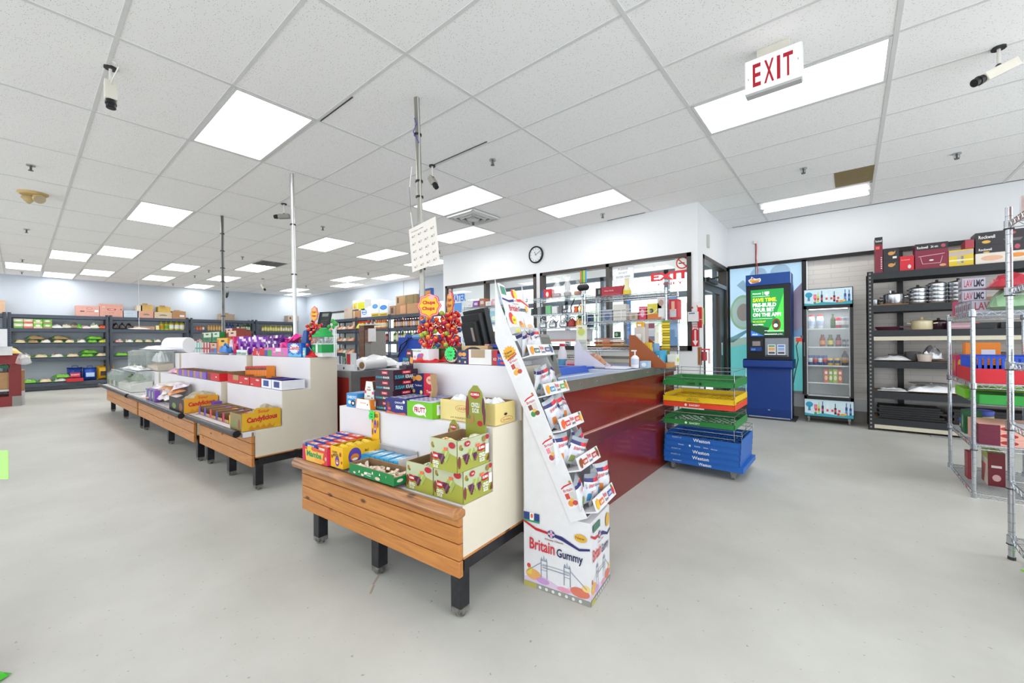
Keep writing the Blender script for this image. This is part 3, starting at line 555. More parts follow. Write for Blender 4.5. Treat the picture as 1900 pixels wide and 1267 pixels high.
# ================================================================ GUMMY DISPLAY
t = thing('gummy_display', 'tall leaning white cardboard gummy display with five trays beside the counter', 'product display', (-1.25, 1.589, 0), .135)
WH = '#d6d4d6'; DW = .262
def sh(k, d):           # k: 0..1 up the slope, d outward
    e = Vector((-.4386, .8987)); n = Vector((.8987, .4386)); p = Vector((.253, .362)) + e * (k * .935) + n * d; return (p.x, p.y)
b = B().box(0, 0, 0, .346, DW, .375, WH)
bx = (0, 0, 0, .346, DW, .375)
def bridge(face, k):
    D = []
    ink = '#7d8597'
    D += [(face, 'p', [(0, .11), (.2, .2), (.35, .17), (.6, .1), (.8, .2), (1, .16), (1, .08), (0, .07)], '#cdb6cf'), (face, 'e', .15, .17, .12, .07, '#d9a060'), (face, 'e', .30, .12, .1, .04, '#b98fc0'), (face, 'e', .85, .13, .14, .06, '#c9705c'), (face, 'e', .62, .1, .1, .03, '#d48fa6'), (face, 'e', .94, .2, .06, .04, '#e0c27a'),
          (face, 'p', [(.05, .16), (.08, .27), (.14, .25), (.12, .16)], '#d9c24a'), (face, 'e', .08, .27, .03, .03, '#c94a40')]
    for x in (.27, .62):
        D += [(face, 'r', x, .16, x + .012, .38, ink), (face, 'r', x + .09, .16, x + .102, .38, ink), (face, 'r', x, .38, x + .102, .388, ink), (face, 'r', x, .26, x + .102, .266, ink), (face, 'r', x, .32, x + .102, .326, ink), (face, 'p', [(x, .388), (x + .015, .43), (x + .03, .388)], ink), (face, 'p', [(x + .075, .388), (x + .088, .43), (x + .102, .388)], ink), (face, 'p', [(x + .03, .388), (x + .051, .46), (x + .072, .388)], '#9aa3b4')]
    D += [(face, 'r', .3, .295, .7, .305, ink), (face, 'r', .3, .335, .7, .341, ink), (face, 'p', [(.05, .2), (.28, .36), (.28, .35), (.05, .19)], ink), (face, 'p', [(.72, .36), (.95, .2), (.95, .19), (.72, .35)], ink), (face, 'r', 0, 0, 1, .065, '#8d8b86'), (face, 'r', 0, 0, .2, .065, '#a99f52')]
    D += [(face, 'e', .26 + .1 * q, .032, .022, .02, '#d6d6d2') for q in range(7)]
    D += [(face, 'p', [(0, .86), (.2, .79), (.42, .77), (.42, .74), (.2, .755), (0, .835)], '#b5202c'), (face, 'p', [(.42, .77), (.6, .76), (.85, .67), (1, .70), (1, .675), (.85, .64), (.6, .71), (.42, .74)], '#2c2a66'), (face, 'e', .44, .755, .055, .05, '#2c3a80'), (face, 'r', .39, .745, .49, .765, '#e8e8ea'), (face, 'r', .425, .71, .455, .8, '#e8e8ea'), (face, 'r', .39, .751, .49, .759, '#c3202c'), (face, 'r', .434, .71, .446, .8, '#c3202c'),
          (face, 't', .34, .66, .62, .69, '#7a3030', 'Chewy Chews'), (face, 't', .10, .50, .49, .65, '#c8303a', 'Britain'), (face, 't', .52, .46, .90, .60, '#20204e', 'Gummy')]
    return D
b.deco(bx, bridge('F', 0) + [('F', 'r', .01, .87, .1, .97, '#2a3f7a'), ('F', 'r', .11, .87, .17, .97, '#e7eef0'), ('F', 'r', .18, .87, .26, .97, '#2a3f7a'), ('F', 'r', .01, .85, .26, .875, '#3f8f5c'), ('F', 'e', .14, .93, .02, .03, '#d2612a'), ('F', 'e', .87, .8, .09, .05, '#cfa23c'), ('F', 't', .8, .785, .93, .82, '#7a4c10', 'New')])
b.deco(bx, bridge('R', 0) + [('R', 'r', .1, .86, .45, .95, '#44705c'), ('R', 'e', .85, .84, .1, .09, '#cfa23c')])
obj('base_box', b, t)
b = B()
for y in (0, DW - .004):
    b.prism([(0, .375), (0, .90), (.247, .375)], 'y', y, y + .004, WH)
b.box(0, 0, .375, .004, DW, .89, WH)
obj('support', b, t)
b = B()
P0, P1 = sh(0, 0), sh(1, 0); Q0, Q1 = (.335, .40), (-.075, 1.275)
for y in (-.006, DW + .002): b.prism([P0, Q0, Q1, (-.13, 1.40), (-.156, 1.52), P1], 'y', y, y + .004, WH)
b.prism([P0, P1, sh(1, .004), sh(0, .004)], 'y', 0, DW, '#d4d2d4'); b.prism([P0, Q0, (Q0[0], Q0[1] + .004), (P0[0], P0[1] + .004)], 'y', 0, DW, WH)
# product pictures down the side strip
for k in range(4):
    c = Vector(sh(.10 + k * .235, .055)); e = Vector((-.4386, .8987)); n = Vector((.8987, .4386)); h, wd = .115, .062
    M = Matrix(((n.x, 0, e.x, c.x), (0, 1, 0, 0), (n.y, 0, e.y, c.y), (0, 0, 0, 1)))
    bb = (-wd / 2, -.0062, -h / 2 + .02, wd / 2, -.005, h / 2 + .02)
    cc = (('#c5473c', '#d98a3c'), ('#e08a9a', '#a94a4a'), ('#7a4a3a', '#3e8a4a'), ('#b4453c', '#d9a23c'))[k]
    b.deco(bb, [('F', 'r', 0, 0, 1, .9, '#dcdadd'), ('F', 'p', [(0, .8), (.3, .86), (1, .9), (1, .95), (.3, .92), (0, .86)], '#c22a34'), ('F', 'e', .9, 1, .1, .05, '#a9852c'), ('F', 't', .1, .66, .9, .78, '#b3303a', 'Britain'), ('F', 'r', .1, .38, .45, .6, cc[0]), ('F', 'r', .5, .3, .9, .62, '#c9c5c0'), ('F', 'e', .3, .2, .22, .12, cc[1]), ('F', 'e', .68, .18, .22, .1, cc[0]), ('F', 'e', .5, .32, .16, .07, '#e0b050')], M)
M = Matrix(((.8987, 0, -.4386, sh(.90, .05)[0]), (0, 1, 0, 0), (.4386, 0, .8987, sh(.90, .05)[1]), (0, 0, 0, 1)))
b.deco((-.05, -.0062, -.04, .05, -.005, .04), [('F', 's', .5, .5, .42, .5, '#dca022'), ('F', 't', .25, .5, .7, .68, '#3a2a10', 'New'), ('F', 't', .22, .3, .78, .48, '#3a2a10', 'Flavor')], M)
obj('shell', b, t)
LY = [(0.006, 1.116), (.092, .926), (.172, .765), (.26, .594), (.338, .42)]
FR = (('#e8902a', '#3f6a58', '#4a3a7a'), ('#f0a020', '#3a8ab8', '#4f9a30'), ('#e0602a', '#c8303a', '#d8402c'), ('#8a4a2a', '#b8401c', '#b02a24'), ('#e8b020', '#d06a20', '#44529a'))
for k, (x, z) in enumerate(LY):
    e = Vector((-.4386, .8987)); n = Vector((.8987, .4386))
    q = B()
    q.prism([(x, z), (x + .045, z + .012), (x + .023, z + .068), (x + .018, z + .066), (x + .036, z + .016), (x - .09, z - .018), (x - .09, z - .023)], 'y', 0, DW, WH)
    M = Matrix(((0, n.x, e.x, x + .044), (1, 0, 0, 0), (0, n.y, e.y, z + .012), (0, 0, 0, 1))) @ Matrix.Identity(4)
    # front lip print: local u along y, v up the slope
    O = Vector((x + .0465, 0.0, z + .013)); U = Vector((0, DW, 0)); V = Vector((-.022, 0, .056))
    def lip(kind, a, c, w, h, col, tx=None, i=0):
        o = O + U * a + V * c + Vector((.0006, 0, .0003)) * (1 + i)
        if kind == 't': q.text(tx, o, U * w, V * h, col)
        elif kind == 'e': q.add([o + U * w * math.cos(2 * PI * j / 14) + V * h * math.sin(2 * PI * j / 14) for j in range(14)], [list(range(14))], col)
        else: q.add([o, o + U * w, o + U * w + V * h, o + V * h], [(0, 1, 2, 3)], col)
    c1, c2, c3 = FR[k]
    lip('e', .09, .45, .06, .34, c1); lip('e', .14, .6, .04, .25, c1, i=1); lip('r', .19, .25, .2, .4, c2); lip('t', .21, .33, .16, .2, '#f2f2f2', 'GUMMY', 1)
    lip('t', .43, .5, .16, .35, '#c8303a', 'Britain'); lip('t', .45, .12, .16, .3, '#26264e', 'Gummy'); lip('r', .64, .3, .2, .4, c3); lip('t', .66, .38, .16, .2, '#f2f2f2', 'CHEWS', 1); lip('e', .91, .5, .05, .35, ('#46547e', '#e08a20', '#d8a830', '#7c3a20', '#c83a2a')[k]); lip('e', .89, .85, .03, .12, '#4f8a3a', i=1)
    obj('tray', q, t)
b = B()
hd = [(0, 0), (DW, 0), (DW, .155), (.2, .165), (.17, .19), (.155, .215), (.125, .222), (.105, .2), (.095, .178), (.06, .175), (.055, .235), (0, .245)]
O = Vector((-.07, 0, 1.268)); ev = Vector((-.29, 0, .957)).normalized(); nv = Vector((.957, 0, .29)).normalized(); M = Matrix(((0, nv.x, ev.x, O.x), (1, 0, 0, 0), (0, nv.z, ev.z, O.z), (0, 0, 0, 1)))
b.prism([(p[0], p[1]) for p in hd], 'y', -.004, 0, WH, M)
def hdd(kind, *a): 
    kk = len(hl); off = .0006 + .0001 * kk; hl.append(1)
    if kind == 'e': b.add([(a[0] + a[2] * math.cos(2 * PI * j / 16), off, a[1] + a[3] * math.sin(2 * PI * j / 16)) for j in range(16)], [list(range(16))], a[4], M)
    elif kind == 'p': b.add([(p[0], off, p[1]) for p in a[0]], [list(range(len(a[0])))], a[1], M)
    elif kind == 's': b.add([(a[0] + a[2] * (1, .78)[j % 2] * math.cos(PI * j / 12), off, a[1] + a[2] * (1, .78)[j % 2] * math.sin(PI * j / 12)) for j in range(24)], [list(range(24))], a[3], M)
    else: b.text(a[0], (a[1], off, a[2]), (a[3], 0, 0), (0, 0, a[4]), a[5], M)
hl = []
hdd('p', [(.0, .155), (.06, .143), (.12, .15), (.12, .165), (.06, .155), (0, .165)], '#2c2a72'); hdd('p', [(.12, .15), (.19, .155), (DW, .125), (DW, .135), (.19, .17), (.12, .165)], '#d8392c'); hdd('e', .125, .155, .016, .013, '#e9e9ee'); hdd('p', [(.112, .153), (.138, .153), (.138, .158), (.112, .158)], '#c3202c')
hdd('e', .118, .195, .016, .026, '#d93a34'); hdd('e', .142, .195, .018, .028, '#f0cf4a'); hdd('p', [(.008, .185), (.05, .182), (.05, .225), (.008, .23)], '#4a8a70'); hdd('t', 'Britain', .045, .095, .085, .034, '#c8303a'); hdd('t', 'Gummy', .135, .09, .085, .034, '#20204e'); hdd('t', 'Chewy Chews', .09, .133, .06, .008, '#9a5a5a')
hdd('e', .225, .115, .014, .018, '#e0b440'); hdd('e', .04, .055, .022, .032, '#d03a34'); hdd('s', .062, .045, .026, '#f0d43a'); hdd('t', 'NEW', .047, .038, .03, .014, '#3a2a10'); hdd('e', .135, .018, .03, .015, '#dba860'); hdd('e', .19, .03, .03, .03, '#dcdcdc'); hdd('e', .21, .015, .03, .012, '#d9b48a'); hdd('e', .12, .03, .014, .012, '#c77a4c')
b.box(-.004, -.012, -.035, DW + .004, .02, 0, '#bdbcb9', M); b.box(.02, .02, -.03, .055, .0215, -.006, '#d9d36a', M)
for j in range(8): b.cyl((.075 + j * .022, .02, -.018), (.075 + j * .022, .0215, -.018), .008, '#dededb', n=10, M=M)
obj('header_card', b, t)
def PPAINT(c1, c2, c3):
    return c1, c2, c3
def gummy_bag(name='gummy_bag', base='#cfd0d6', foil='#a8acb2', ac='#d07a3a'):
    """upright printed pouch, base at origin, front towards +x"""
    b = B(); M = Matrix(((0, 0, 1, 0), (1, 0, 0, 0), (0, 1, 0, .075), (0, 0, 0, 1)))
    b.pouch(.105, .15, .03, base + 'p', nx=8, ny=8, M=M, seed=3)
    n = len(b.f)
    b.mi(foil + 'p'); b.mi('#c22a34'); b.mi('#2c2a66'); b.mi(ac)
    q = 0
    for i in range(8):
        for j in range(8):
            k = 2 * q; q += 1
            col = base + 'p'
            if j == 6: col = '#c22a34' if i > 3 else '#2c2a66'
            if j == 7: col = foil + 'p'
            if j in (1, 2) and i in (1, 2): col = ac
            if j == 1 and i in (5, 6): col = foil + 'p'
            b.k[k] = b.mi(col)
    b.text('Britain', (.0325, -.04, .085), (0, .04, .004), (.0005, 0, .02), '#c8303a'); b.text('Gummy', (.0325, .004, .085), (0, .04, .004), (.0005, 0, .018), '#20204e')
    return b
DISP = TR(-1.25, 1.589, 0) @ RZ(.135)
gm = [gummy_bag(ac=c, foil=f) for c, f in (('#d07a3a', '#a8acb2'), ('#8a9a5a', '#8e949a'), ('#3f86b0', '#787e86'))]
gmm = [g.mesh('gummy_bag') for g in gm]
row = ('top', 'second', 'third', 'fourth', 'lowest'); R = random.Random(5)
for k, (x, z) in enumerate(LY):
    n = (5, 4, 5, 6, 6)[k]
    for j in range(n):
        y = .04 + j * (.182 / (n - 1)) + R.uniform(-.008, .008); d = R.uniform(-.02, .028)
        p = DISP @ Vector((x - .045 + d, y, z + R.uniform(0, .02)))
        o = obj('gummy_bag', gmm[(k + j) % 3]); o.location = p; o.rotation_euler = (R.uniform(-.35, .35), R.uniform(-.4, .2), .135 + R.uniform(-.6, .5)); s_ = R.uniform(.85, 1.05); o.scale = (s_, s_, s_)
        tagit(o, 'white gummy pouch in the %s tray of the leaning display, %s from the left' % (row[k], ordw(j)), 'candy bag', 'gummy pouches in the leaning display')

# ================================================================ BREAD TRAYS ON A DOLLY
def bread_tray(name, label, loc, rz, w, d, h, m, prints=(), group='bread trays on the dolly', lattice=True, solid=False):
    t = thing('bread_tray', label, 'bread tray', loc, rz, group)
    b = B()
    b.box(0, 0, 0, w, .008, h, m)
    b.box(0, d - .008, 0, w, d, h + .02, m)
    for x in (0, w - .008): b.prism([(0, 0), (0, h), (.04, h), (.06, h + .02), (d - .06, h + .02), (d, h + .02), (d, 0)], 'x', x, x + .008, m)
    b.box(0, -.006, h - .006, w, .01, h, m).box(0, -.006, 0, w, .01, .006, m)
    obj('rim', b, t)
    b = B(); 
    n = 14
    for i in range(-6, n): 
        x0 = i * w / 9
        for sg in (1, -1):
            pa = []; 
            a0, a1 = (x0, x0 + d * .7) if sg > 0 else (x0 + d * .7, x0)
            y0, y1 = .008, d - .008
            # clip the slanted bar to the tray
            def at(yy): return a0 + (a1 - a0) * (yy - y0) / (y1 - y0)
            ys = [y0, y1]
            for X_ in (.008, w - .008):
                yy = y0 + (X_ - a0) / (a1 - a0) * (y1 - y0)
                if y0 < yy < y1: ys.append(yy)
            ys = sorted(ys); seg = [(ys[q], ys[q + 1]) for q in range(len(ys) - 1) if .008 <= at((ys[q] + ys[q + 1]) / 2) <= w - .008]
            for s0, s1 in seg: b.add([(at(s0) - .004, s0, .006), (at(s0) + .004, s0, .006), (at(s1) + .004, s1, .006), (at(s1) - .004, s1, .006), (at(s0) - .004, s0, .012), (at(s0) + .004, s0, .012), (at(s1) + .004, s1, .012), (at(s1) - .004, s1, .012)], [(0, 1, 2, 3), (7, 6, 5, 4), (0, 4, 5, 1), (1, 5, 6, 2), (2, 6, 7, 3), (3, 7, 4, 0)], m)
    obj('lattice', b, t)
    if prints: obj('print', B().deco((0, -.006, 0, w, 0, h), list(prints)), t)
    return t
def wires(t, w, d, z0, z1, bars=(.5, .95), r=.0028):
    b = B()
    for x in (.01, w - .01):
        for y in (.02, d - .02): b.tube([(x, y, z0), (x, y, z0 + (z1 - z0) * .45), (x + (.006 if x > .1 else -.006), y, z0 + (z1 - z0) * .55), (x, y, z1)], r, 'chrome', n=6)
    for q in bars:
        z = z0 + (z1 - z0) * q; b.tube([(.01, .02, z), (w - .01, .02, z), (w - .01, d - .02, z), (.01, d - .02, z), (.01, .02, z)], r, 'chrome', n=6)
    return obj('wire_stacker', b, t)
CX, CY, CA = -1.352, 3.85, -.005
t = thing('tray_dolly', 'blue wheeled dolly at the bottom of the bread tray stack', 'dolly', (CX + .005, CY, 0), CA)
obj('platform', B().box(0, 0, .075, .655, .55, .118, '#2264b8').deco((0, 0, .075, .655, .55, .118), [('F', 't', .12, .4, .24, .65, '#b9d2ee', 'BAKERY'), ('F', 't', .46, .2, .62, .8, '#eef4fa', 'Weston')]), t, bev=.003)
for x, y in ((.07, .06), (.57, .06), (.07, .47), (.57, .47)):
    c = obj('caster', B().box(x - .02, y - .03, .045, x + .02, y + .03, .075, 'dull_steel').box(x - .018, y - .012, .03, x - .014, y + .012, .06, 'dull_steel').box(x + .014, y - .012, .03, x + .018, y + .012, .06, 'dull_steel'), t)
    obj('wheel', B().cyl((x - .012, y, .038), (x + .012, y, .038), .037, 'grey_plastic', n=18).cyl((x - .014, y, .038), (x + .014, y, .038), .016, 'chrome', n=10), c)
BP = [('F', 't', .11, .55, .24, .8, '#a9c8ec', 'PROPERTY OF'), ('F', 't', .40, .25, .62, .85, '#f2f6fc', 'Weston')]
for k in range(4):
    z = .120 + k * .0515; pr = list(BP) if k != 2 else [('F', 't', .2, .4, .28, .6, '#e8f0fa', 'Wonder'), ('F', 'e', .36, .5, .014, .2, '#e8f0fa'), ('F', 't', .42, .35, .5, .65, '#e8f0fa', 'Country'), ('F', 't', .54, .4, .6, .6, '#e8f0fa', 'Gadoua'), ('F', 't', .64, .3, .72, .5, '#e8f0fa', 'Betty')]
    tt = bread_tray('bread_tray', 'blue bread tray with white script, %s up from the dolly' % ('lowest one', 'second one', 'third with small marks', 'topmost blue one')[k], (CX + .003 * k, CY + .002 * k, z), CA, .635, .52, .05, '#2264b8', pr)
wires(tt, .645, .53, .05, .145, (.62, .97))
tt = bread_tray('t', 'lower green bread tray with white bakery print, above the blue trays', (CX, CY, .432), CA, .60, .53, .043, '#2f8440', [('F', 'e', .34, .5, .018, .26, '#e6efe6'), ('F', 't', .39, .3, .54, .68, '#e6efe6', 'BAKERY')]); wires(tt, .6, .53, -.11, .115, (.1, .62, .96))
tt = bread_tray('t', 'orange red bread tray nested under the yellow tray', (CX, CY, .592), CA, .60, .53, .045, '#e2482a', [('F', 'e', .34, .5, .018, .26, '#f6e6e0'), ('F', 't', .39, .3, .54, .68, '#f6e6e0', 'BAKERY')])
tt = bread_tray('t', 'bright yellow bread tray with faint black print', (CX, CY, .641), CA, .60, .53, .045, '#e9c31a', [('F', 't', .36, .62, .52, .8, '#6a5a10', 'THIS IS NOT'), ('F', 't', .35, .25, .54, .5, '#6a5a10', 'PROPERTY OF BAKERY')]); wires(tt, .6, .53, -.04, .15, (.35, .85))
tt = bread_tray('t', 'topmost green bread tray with dark brand print and maple leaf', (CX, CY, .785), CA, .60, .53, .045, '#2f8440', [('F', 't', .36, .3, .48, .7, '#2a1a14', 'CAPER'), ('F', 'p', [(.53, .3), (.545, .55), (.52, .6), (.54, .7), (.55, .85), (.56, .7), (.58, .6), (.555, .55), (.57, .3)], '#2a1a14')]); wires(tt, .6, .53, -.05, .145, (.62, .97))

# ================================================================ LOTTERY KIOSK
t = thing('betting_kiosk', 'tall blue betting kiosk with a bright green portrait screen', 'kiosk', (-1.24, 7.2, 0), 0)
KB = '#123a86'
obj('base_plate', B().box(-.05, -.06, 0, .63, .4, .018, '#2a2c33'), t, bev=.003)
b = B().box(.005, .0, .018, .572, .38, .76, KB).box(.003, -.004, .018, .574, 0, .15, '#0f3478').box(.28, -.008, .13, .31, -.003, .142, '#b9bcc2'); b.box(.574, -.002, .03, .58, .004, .76, '#dfe8fa'); obj('lower_cabinet', b, t, bev=.002)
obj('ledge', B().prism([(-.11, .79), (-.11, .88), (-.08, .895), (.38, .895), (.38, .76), (-.07, .76)], 'x', -.03, .60, KB).box(-.028, -.10, .895, .598, .1, .902, '#14161c'), t, bev=.004)
b = B().box(.005, .02, .90, .574, .38, 2.02, '#121318').box(.574, .02, .9, .58, .38, 2.02, KB).box(.0, .02, .9, .005, .38, 2.02, KB); obj('screen_housing', b, t, bev=.003)
b = B(); bx = (.065, .012, 1.25, .49, .02, 1.955)
def scr(k, c, e=.8):
    newmat(k, c, .3, emit=e); return k
for k, c in (('scr_green', '#0f8a38'), ('scr_lime', '#3fbf3f'), ('scr_white', '#f4fff4'), ('scr_yellow', '#d8d81c'), ('scr_dark', '#0c3a20'), ('scr_blue', '#2f6ad0'), ('scr_black', '#10140f'), ('scr_brown', '#6a3418')): scr(k, c)
b.box(.065, .012, 1.25, .49, .02, 1.955, 'scr_green')
b.deco(bx, [('F', 'p', [(.6, 0), (1, 0), (1, .9), (.8, .5)], 'scr_lime'), ('F', 'p', [(0, 0), (1, 0), (1, .1), (.4, .2), (0, .3)], 'scr_dark'), ('F', 't', .06, .9, .32, .93, 'scr_white', 'PROLINE'), ('F', 'r', .37, .88, .385, .95, 'scr_white'), ('F', 'p', [(.43, .95), (.57, .95), (.57, .9), (.5, .87), (.43, .9)], 'scr_white'), ('F', 'r', .06, .85, .58, .857, 'scr_white'),
    ('F', 't', .06, .735, .8, .82, 'scr_yellow', '*SAVE TIME.'), ('F', 't', .06, .625, .78, .71, 'scr_white', '*PRE-BUILD'), ('F', 't', .06, .52, .72, .605, 'scr_white', '*YOUR BET'), ('F', 't', .06, .415, .92, .5, 'scr_white', '*ON THE APP!'), ('F', 'r', .06, .37, .66, .377, 'scr_white'), ('F', 't', .06, .29, .46, .33, 'scr_yellow', 'NO ACCOUNT'), ('F', 't', .06, .225, .4, .26, 'scr_white', 'REQUIRED.'),
    ('F', 'p', [(.5, .08), (.72, .35), (.8, .4), (1, .12), (1, .08)], 'scr_lime'), ('F', 'e', .78, .24, .13, .13, 'scr_brown'), ('F', 'e', .78, .24, .07, .1, 'scr_dark'), ('F', 'e', .76, .22, .06, .04, 'scr_white'), ('F', 'p', [(0, 0), (.42, 0), (0, .12)], 'scr_blue'), ('F', 't', .04, .02, .2, .05, 'scr_white', 'OLG'), ('F', 'r', .42, .03, .8, .045, 'scr_white'), ('F', 't', .82, .02, .96, .05, 'scr_white', 'proline'), ('F', 'r', .42, .105, .98, .115, 'scr_white')])
obj('screen', b, t)
b = B().box(0, .0, 2.02, .574, .38, 2.19, '#0d4390').box(.574, .0, 2.02, .58, .004, 2.19, '#dfe8fa')
b.deco((0, 0, 2.02, .574, .38, 2.19), [('F', 'p', [(.08, .35), (.06, .55), (.12, .66), (.14, .86), (.2, .68), (.25, .62), (.34, .66), (.36, .45), (.33, .3), (.12, .2)], '#f2f2f2'), ('F', 'p', [(.1, .38), (.09, .52), (.17, .56), (.22, .5), (.32, .56), (.33, .42), (.2, .36)], '#f0b428'), ('F', 'p', [(.13, .27), (.15, .36), (.3, .38), (.32, .3)], '#d8322c'), ('F', 'p', [(.14, .6), (.155, .78), (.2, .62)], '#d8322c')])
obj('header', b, t, bev=.006)
b = B().box(.25, .008, .94, .545, .02, 1.215, '#8d929c').box(.26, 0, .945, .53, .01, .96, '#2a2c33')
for x, c in ((.285, '#4a9a5a'), (.405, '#3f6fd0')): b.box(x, -.004, .965, x + .1, .01, 1.12, '#e8ecee').deco((x, -.004, .965, x + .1, .01, 1.12), [('F', 'r', .1, .78, .9, .92, c), ('F', 'r', .1, .4, .9, .7, '#e8a868' if x < .3 else '#9ab4e0'), ('F', 'r', .1, .1, .9, .3, '#5a5a66')])
obj('slip_holder', b, t); obj('payment_terminal', B().box(.06, -.01, 1.08, .22, .03, 1.19, '#23252b').box(.085, -.012, 1.10, .19, -.01, 1.17, '#9a8a8c').box(.06, -.03, 1.02, .21, .02, 1.08, '#14408e').box(.07, -.034, 1.03, .13, -.03, 1.06, '#5a8ad6'), t, bev=.003)
obj('plinth_light', B().box(.03, -.015, .02, .56, -.004, .03, '#c9d2e0'), t)
b = B().tube([(-1.165, 7.63, 2.77), (-1.15, 7.6, 2.7), (-1.155, 7.58, 2.5), (-1.13, 7.56, 2.3), (-1.13, 7.5, 2.19)], .007, '#d4483e').tube([(-1.17, 7.63, 2.77), (-1.165, 7.6, 2.6), (-1.16, 7.55, 2.35), (-1.15, 7.5, 2.19)], .005, '#4a3a38').cb(-1.165, 7.63, 2.75, .05, .03, .05, '#e4e0da')
solo('extension_cord', 'red extension cord running from a white wall box down behind the blue kiosk', 'cord', b)

# ================================================================ DRINKS FRIDGE
t = thing('drinks_fridge', 'narrow black glass door drinks fridge with bottle pictures on its panels', 'fridge', (-.515, 7.25, 0), 0)
FW, FD = .553, .36; z0, z1 = .09, 1.91
b = B().box(0, .02, z0, .03, FD, z1, 'frame_black').box(FW - .03, .02, z0, FW, FD, z1, 'frame_black').box(0, .02, z1 - .03, FW, FD, z1, 'frame_black').box(0, .02, z0, FW, FD, .345, 'frame_black').box(0, .02, 1.665, FW, FD, z1, 'frame_black').box(.03, FD - .02, .345, FW - .03, FD, 1.67, '#c9ccce')
b.box(.03, .05, .345, .034, FD - .02, 1.665, '#b7bbbe').box(FW - .034, .05, .345, FW - .03, FD - .02, 1.665, '#b7bbbe').box(.03, .05, .345, FW - .03, FD - .02, .36, '#b7bbbe'); obj('cabinet', b, t)
def art(z0, z1, s):
    D = [('F', 'r', 0, 0, 1, 1, '#cfe6f0'), ('F', 'p', [(0, 0), (1, 0), (1, .22), (.7, .12), (.4, .2), (.2, .1), (0, .16)], '#3fa0b0'), ('F', 'e', .1, .68, .08, .17, '#2f9ac0'), ('F', 'p', [(.07, .3), (.13, .3), (.12, .6), (.08, .6)], '#3a8ab0'), ('F', 'r', .2, .4, .27, .7, '#e87a92')]
    for u, h, c in ((.3, .85, '#b8d84a'), (.38, .9, '#24304e'), (.48, .95, '#e6ecec'), (.58, .8, '#dfe6ea'), (.64, .82, '#2a2a3a'), (.72, .84, '#d8e6e0'), (.86, .9, '#2a4a86'), (.94, .86, '#2a4a86'), (.24, .55, '#e6b09a')):
        D += [('F', 'r', u - .022, .18, u + .022, h - .25, c), ('F', 'r', u - .008, h - .26, u + .008, h, c), ('F', 'r', u - .022, .32, u + .022, .46, '#d04a4a' if c != '#2a4a86' else '#5f8ad0')]
    D += [('F', 'e', .7, .2, .03, .08, '#c23a30'), ('F', 'e', .78, .18, .04, .07, '#e09a3a'), ('F', 'e', .23, .16, .03, .07, '#3a9a5a'), ('F', 'e', .84, .24, .03, .07, '#e8c04a')]
    return D
obj('top_panel', B().box(.01, 0, 1.675, FW - .01, .02, 1.9, '#dfeef4').deco((.01, 0, 1.675, FW - .01, .02, 1.9), art(0, 0, 0)), t)
obj('bottom_panel', B().box(.005, -.0, .1, FW - .005, .02, .335, '#dfeef4').deco((.005, 0, .1, FW - .005, .02, .335), art(0, 0, 1)), t)
b = B(); e = .035
b.box(0, -.02, .345, e, .018, 1.665, 'frame_black').box(FW - e, -.02, .345, FW, .018, 1.665, 'frame_black').box(0, -.02, .345, FW, .018, .385, 'frame_black').box(0, -.02, 1.625, FW, .018, 1.665, 'frame_black')
for x in (e, FW - e - .012): b.box(x, -.012, .385, x + .012, .012, 1.625, '#b9bcc0')
b.box(e, -.012, .385, FW - e, .012, .4, '#b9bcc0').box(e, 0, .39, FW - e, .004, 1.62, 'glass')
d = obj('door', b, t); obj('door_handle', B().box(.002, -.035, .95, .016, -.02, 1.15, '#5a5c60'), d)
newmat('fridge_lamp', '#ffffff', .4, emit=4); obj('light_strip', B().box(.06, .04, 1.615, FW - .06, .06, 1.625, 'fridge_lamp'), t)
l = bpy.data.lights.new('fridge_light', 'AREA'); l.shape = 'RECTANGLE'; l.size = .42; l.size_y = .02; l.energy = 1.3; l.color = (.92, .96, 1); o = bpy.data.objects.new('light', l); COL.objects.link(o); o.parent = t; o.location = (FW / 2, .09, 1.61)
for z in (1.335, 1.075, .81, .565):
    b = B().box(.035, .04, z - .004, FW - .035, .046, z + .012, '#d9dcde')
    for k in range(16): b.box(.04 + k * .031, .046, z - .002, .043 + k * .031, FD - .03, z + .002, '#d9dcde')
    obj('shelf', b, t)
for x in (.05, FW - .05):
    for y in (.05, FD - .05): c = obj('caster', B().box(x - .015, y - .02, .055, x + .015, y + .02, .09, 'dull_steel').cyl((x - .01, y, .03), (x + .01, y, .03), .03, 'grey_plastic', n=14), t)
FX, FY = -.515, 7.25
def bottle(r, h, body, cap, label=None, neck=.35, nr=.38, glass=False):
    b = B(); b.lathe([(r * .9, 0), (r, .01), (r, h * (.62)), (r * .85, h * .7), (r * nr, h * (1 - neck * .5)), (r * nr, h * .95)], body, n=12).cyl((0, 0, h * .94), (0, 0, h), r * nr * 1.15, cap, n=10)
    if label: b.cyl((0, 0, h * .18), (0, 0, h * .52), r * 1.02, label, n=12)
    return b
def canb(r, h, c, band): return B().lathe([(r * .85, 0), (r, .008), (r, h - .01), (r * .85, h)], c, n=12).cyl((0, 0, h * .3), (0, 0, h * .7), r * 1.01, band, n=12).cyl((0, 0, h), (0, 0, h + .001), r * .8, '#c8cacc', n=12)
def put(b, name, label, cat, x, y, z, group=None, rz=0): return solo(name, label, cat, b, (x, y, z), rz, group)
m1 = lambda: B().lathe([(.03, 0), (.04, .02), (.042, .13), (.034, .17), (.03, .18)], '#e6e6ea', n=14).cyl((0, 0, .175), (0, 0, .2), .032, '#c8342c', n=12).cyl((0, 0, .04), (0, 0, .11), .043, '#b8c4dc', n=14)
G = 'drinks on the fridge top shelf'
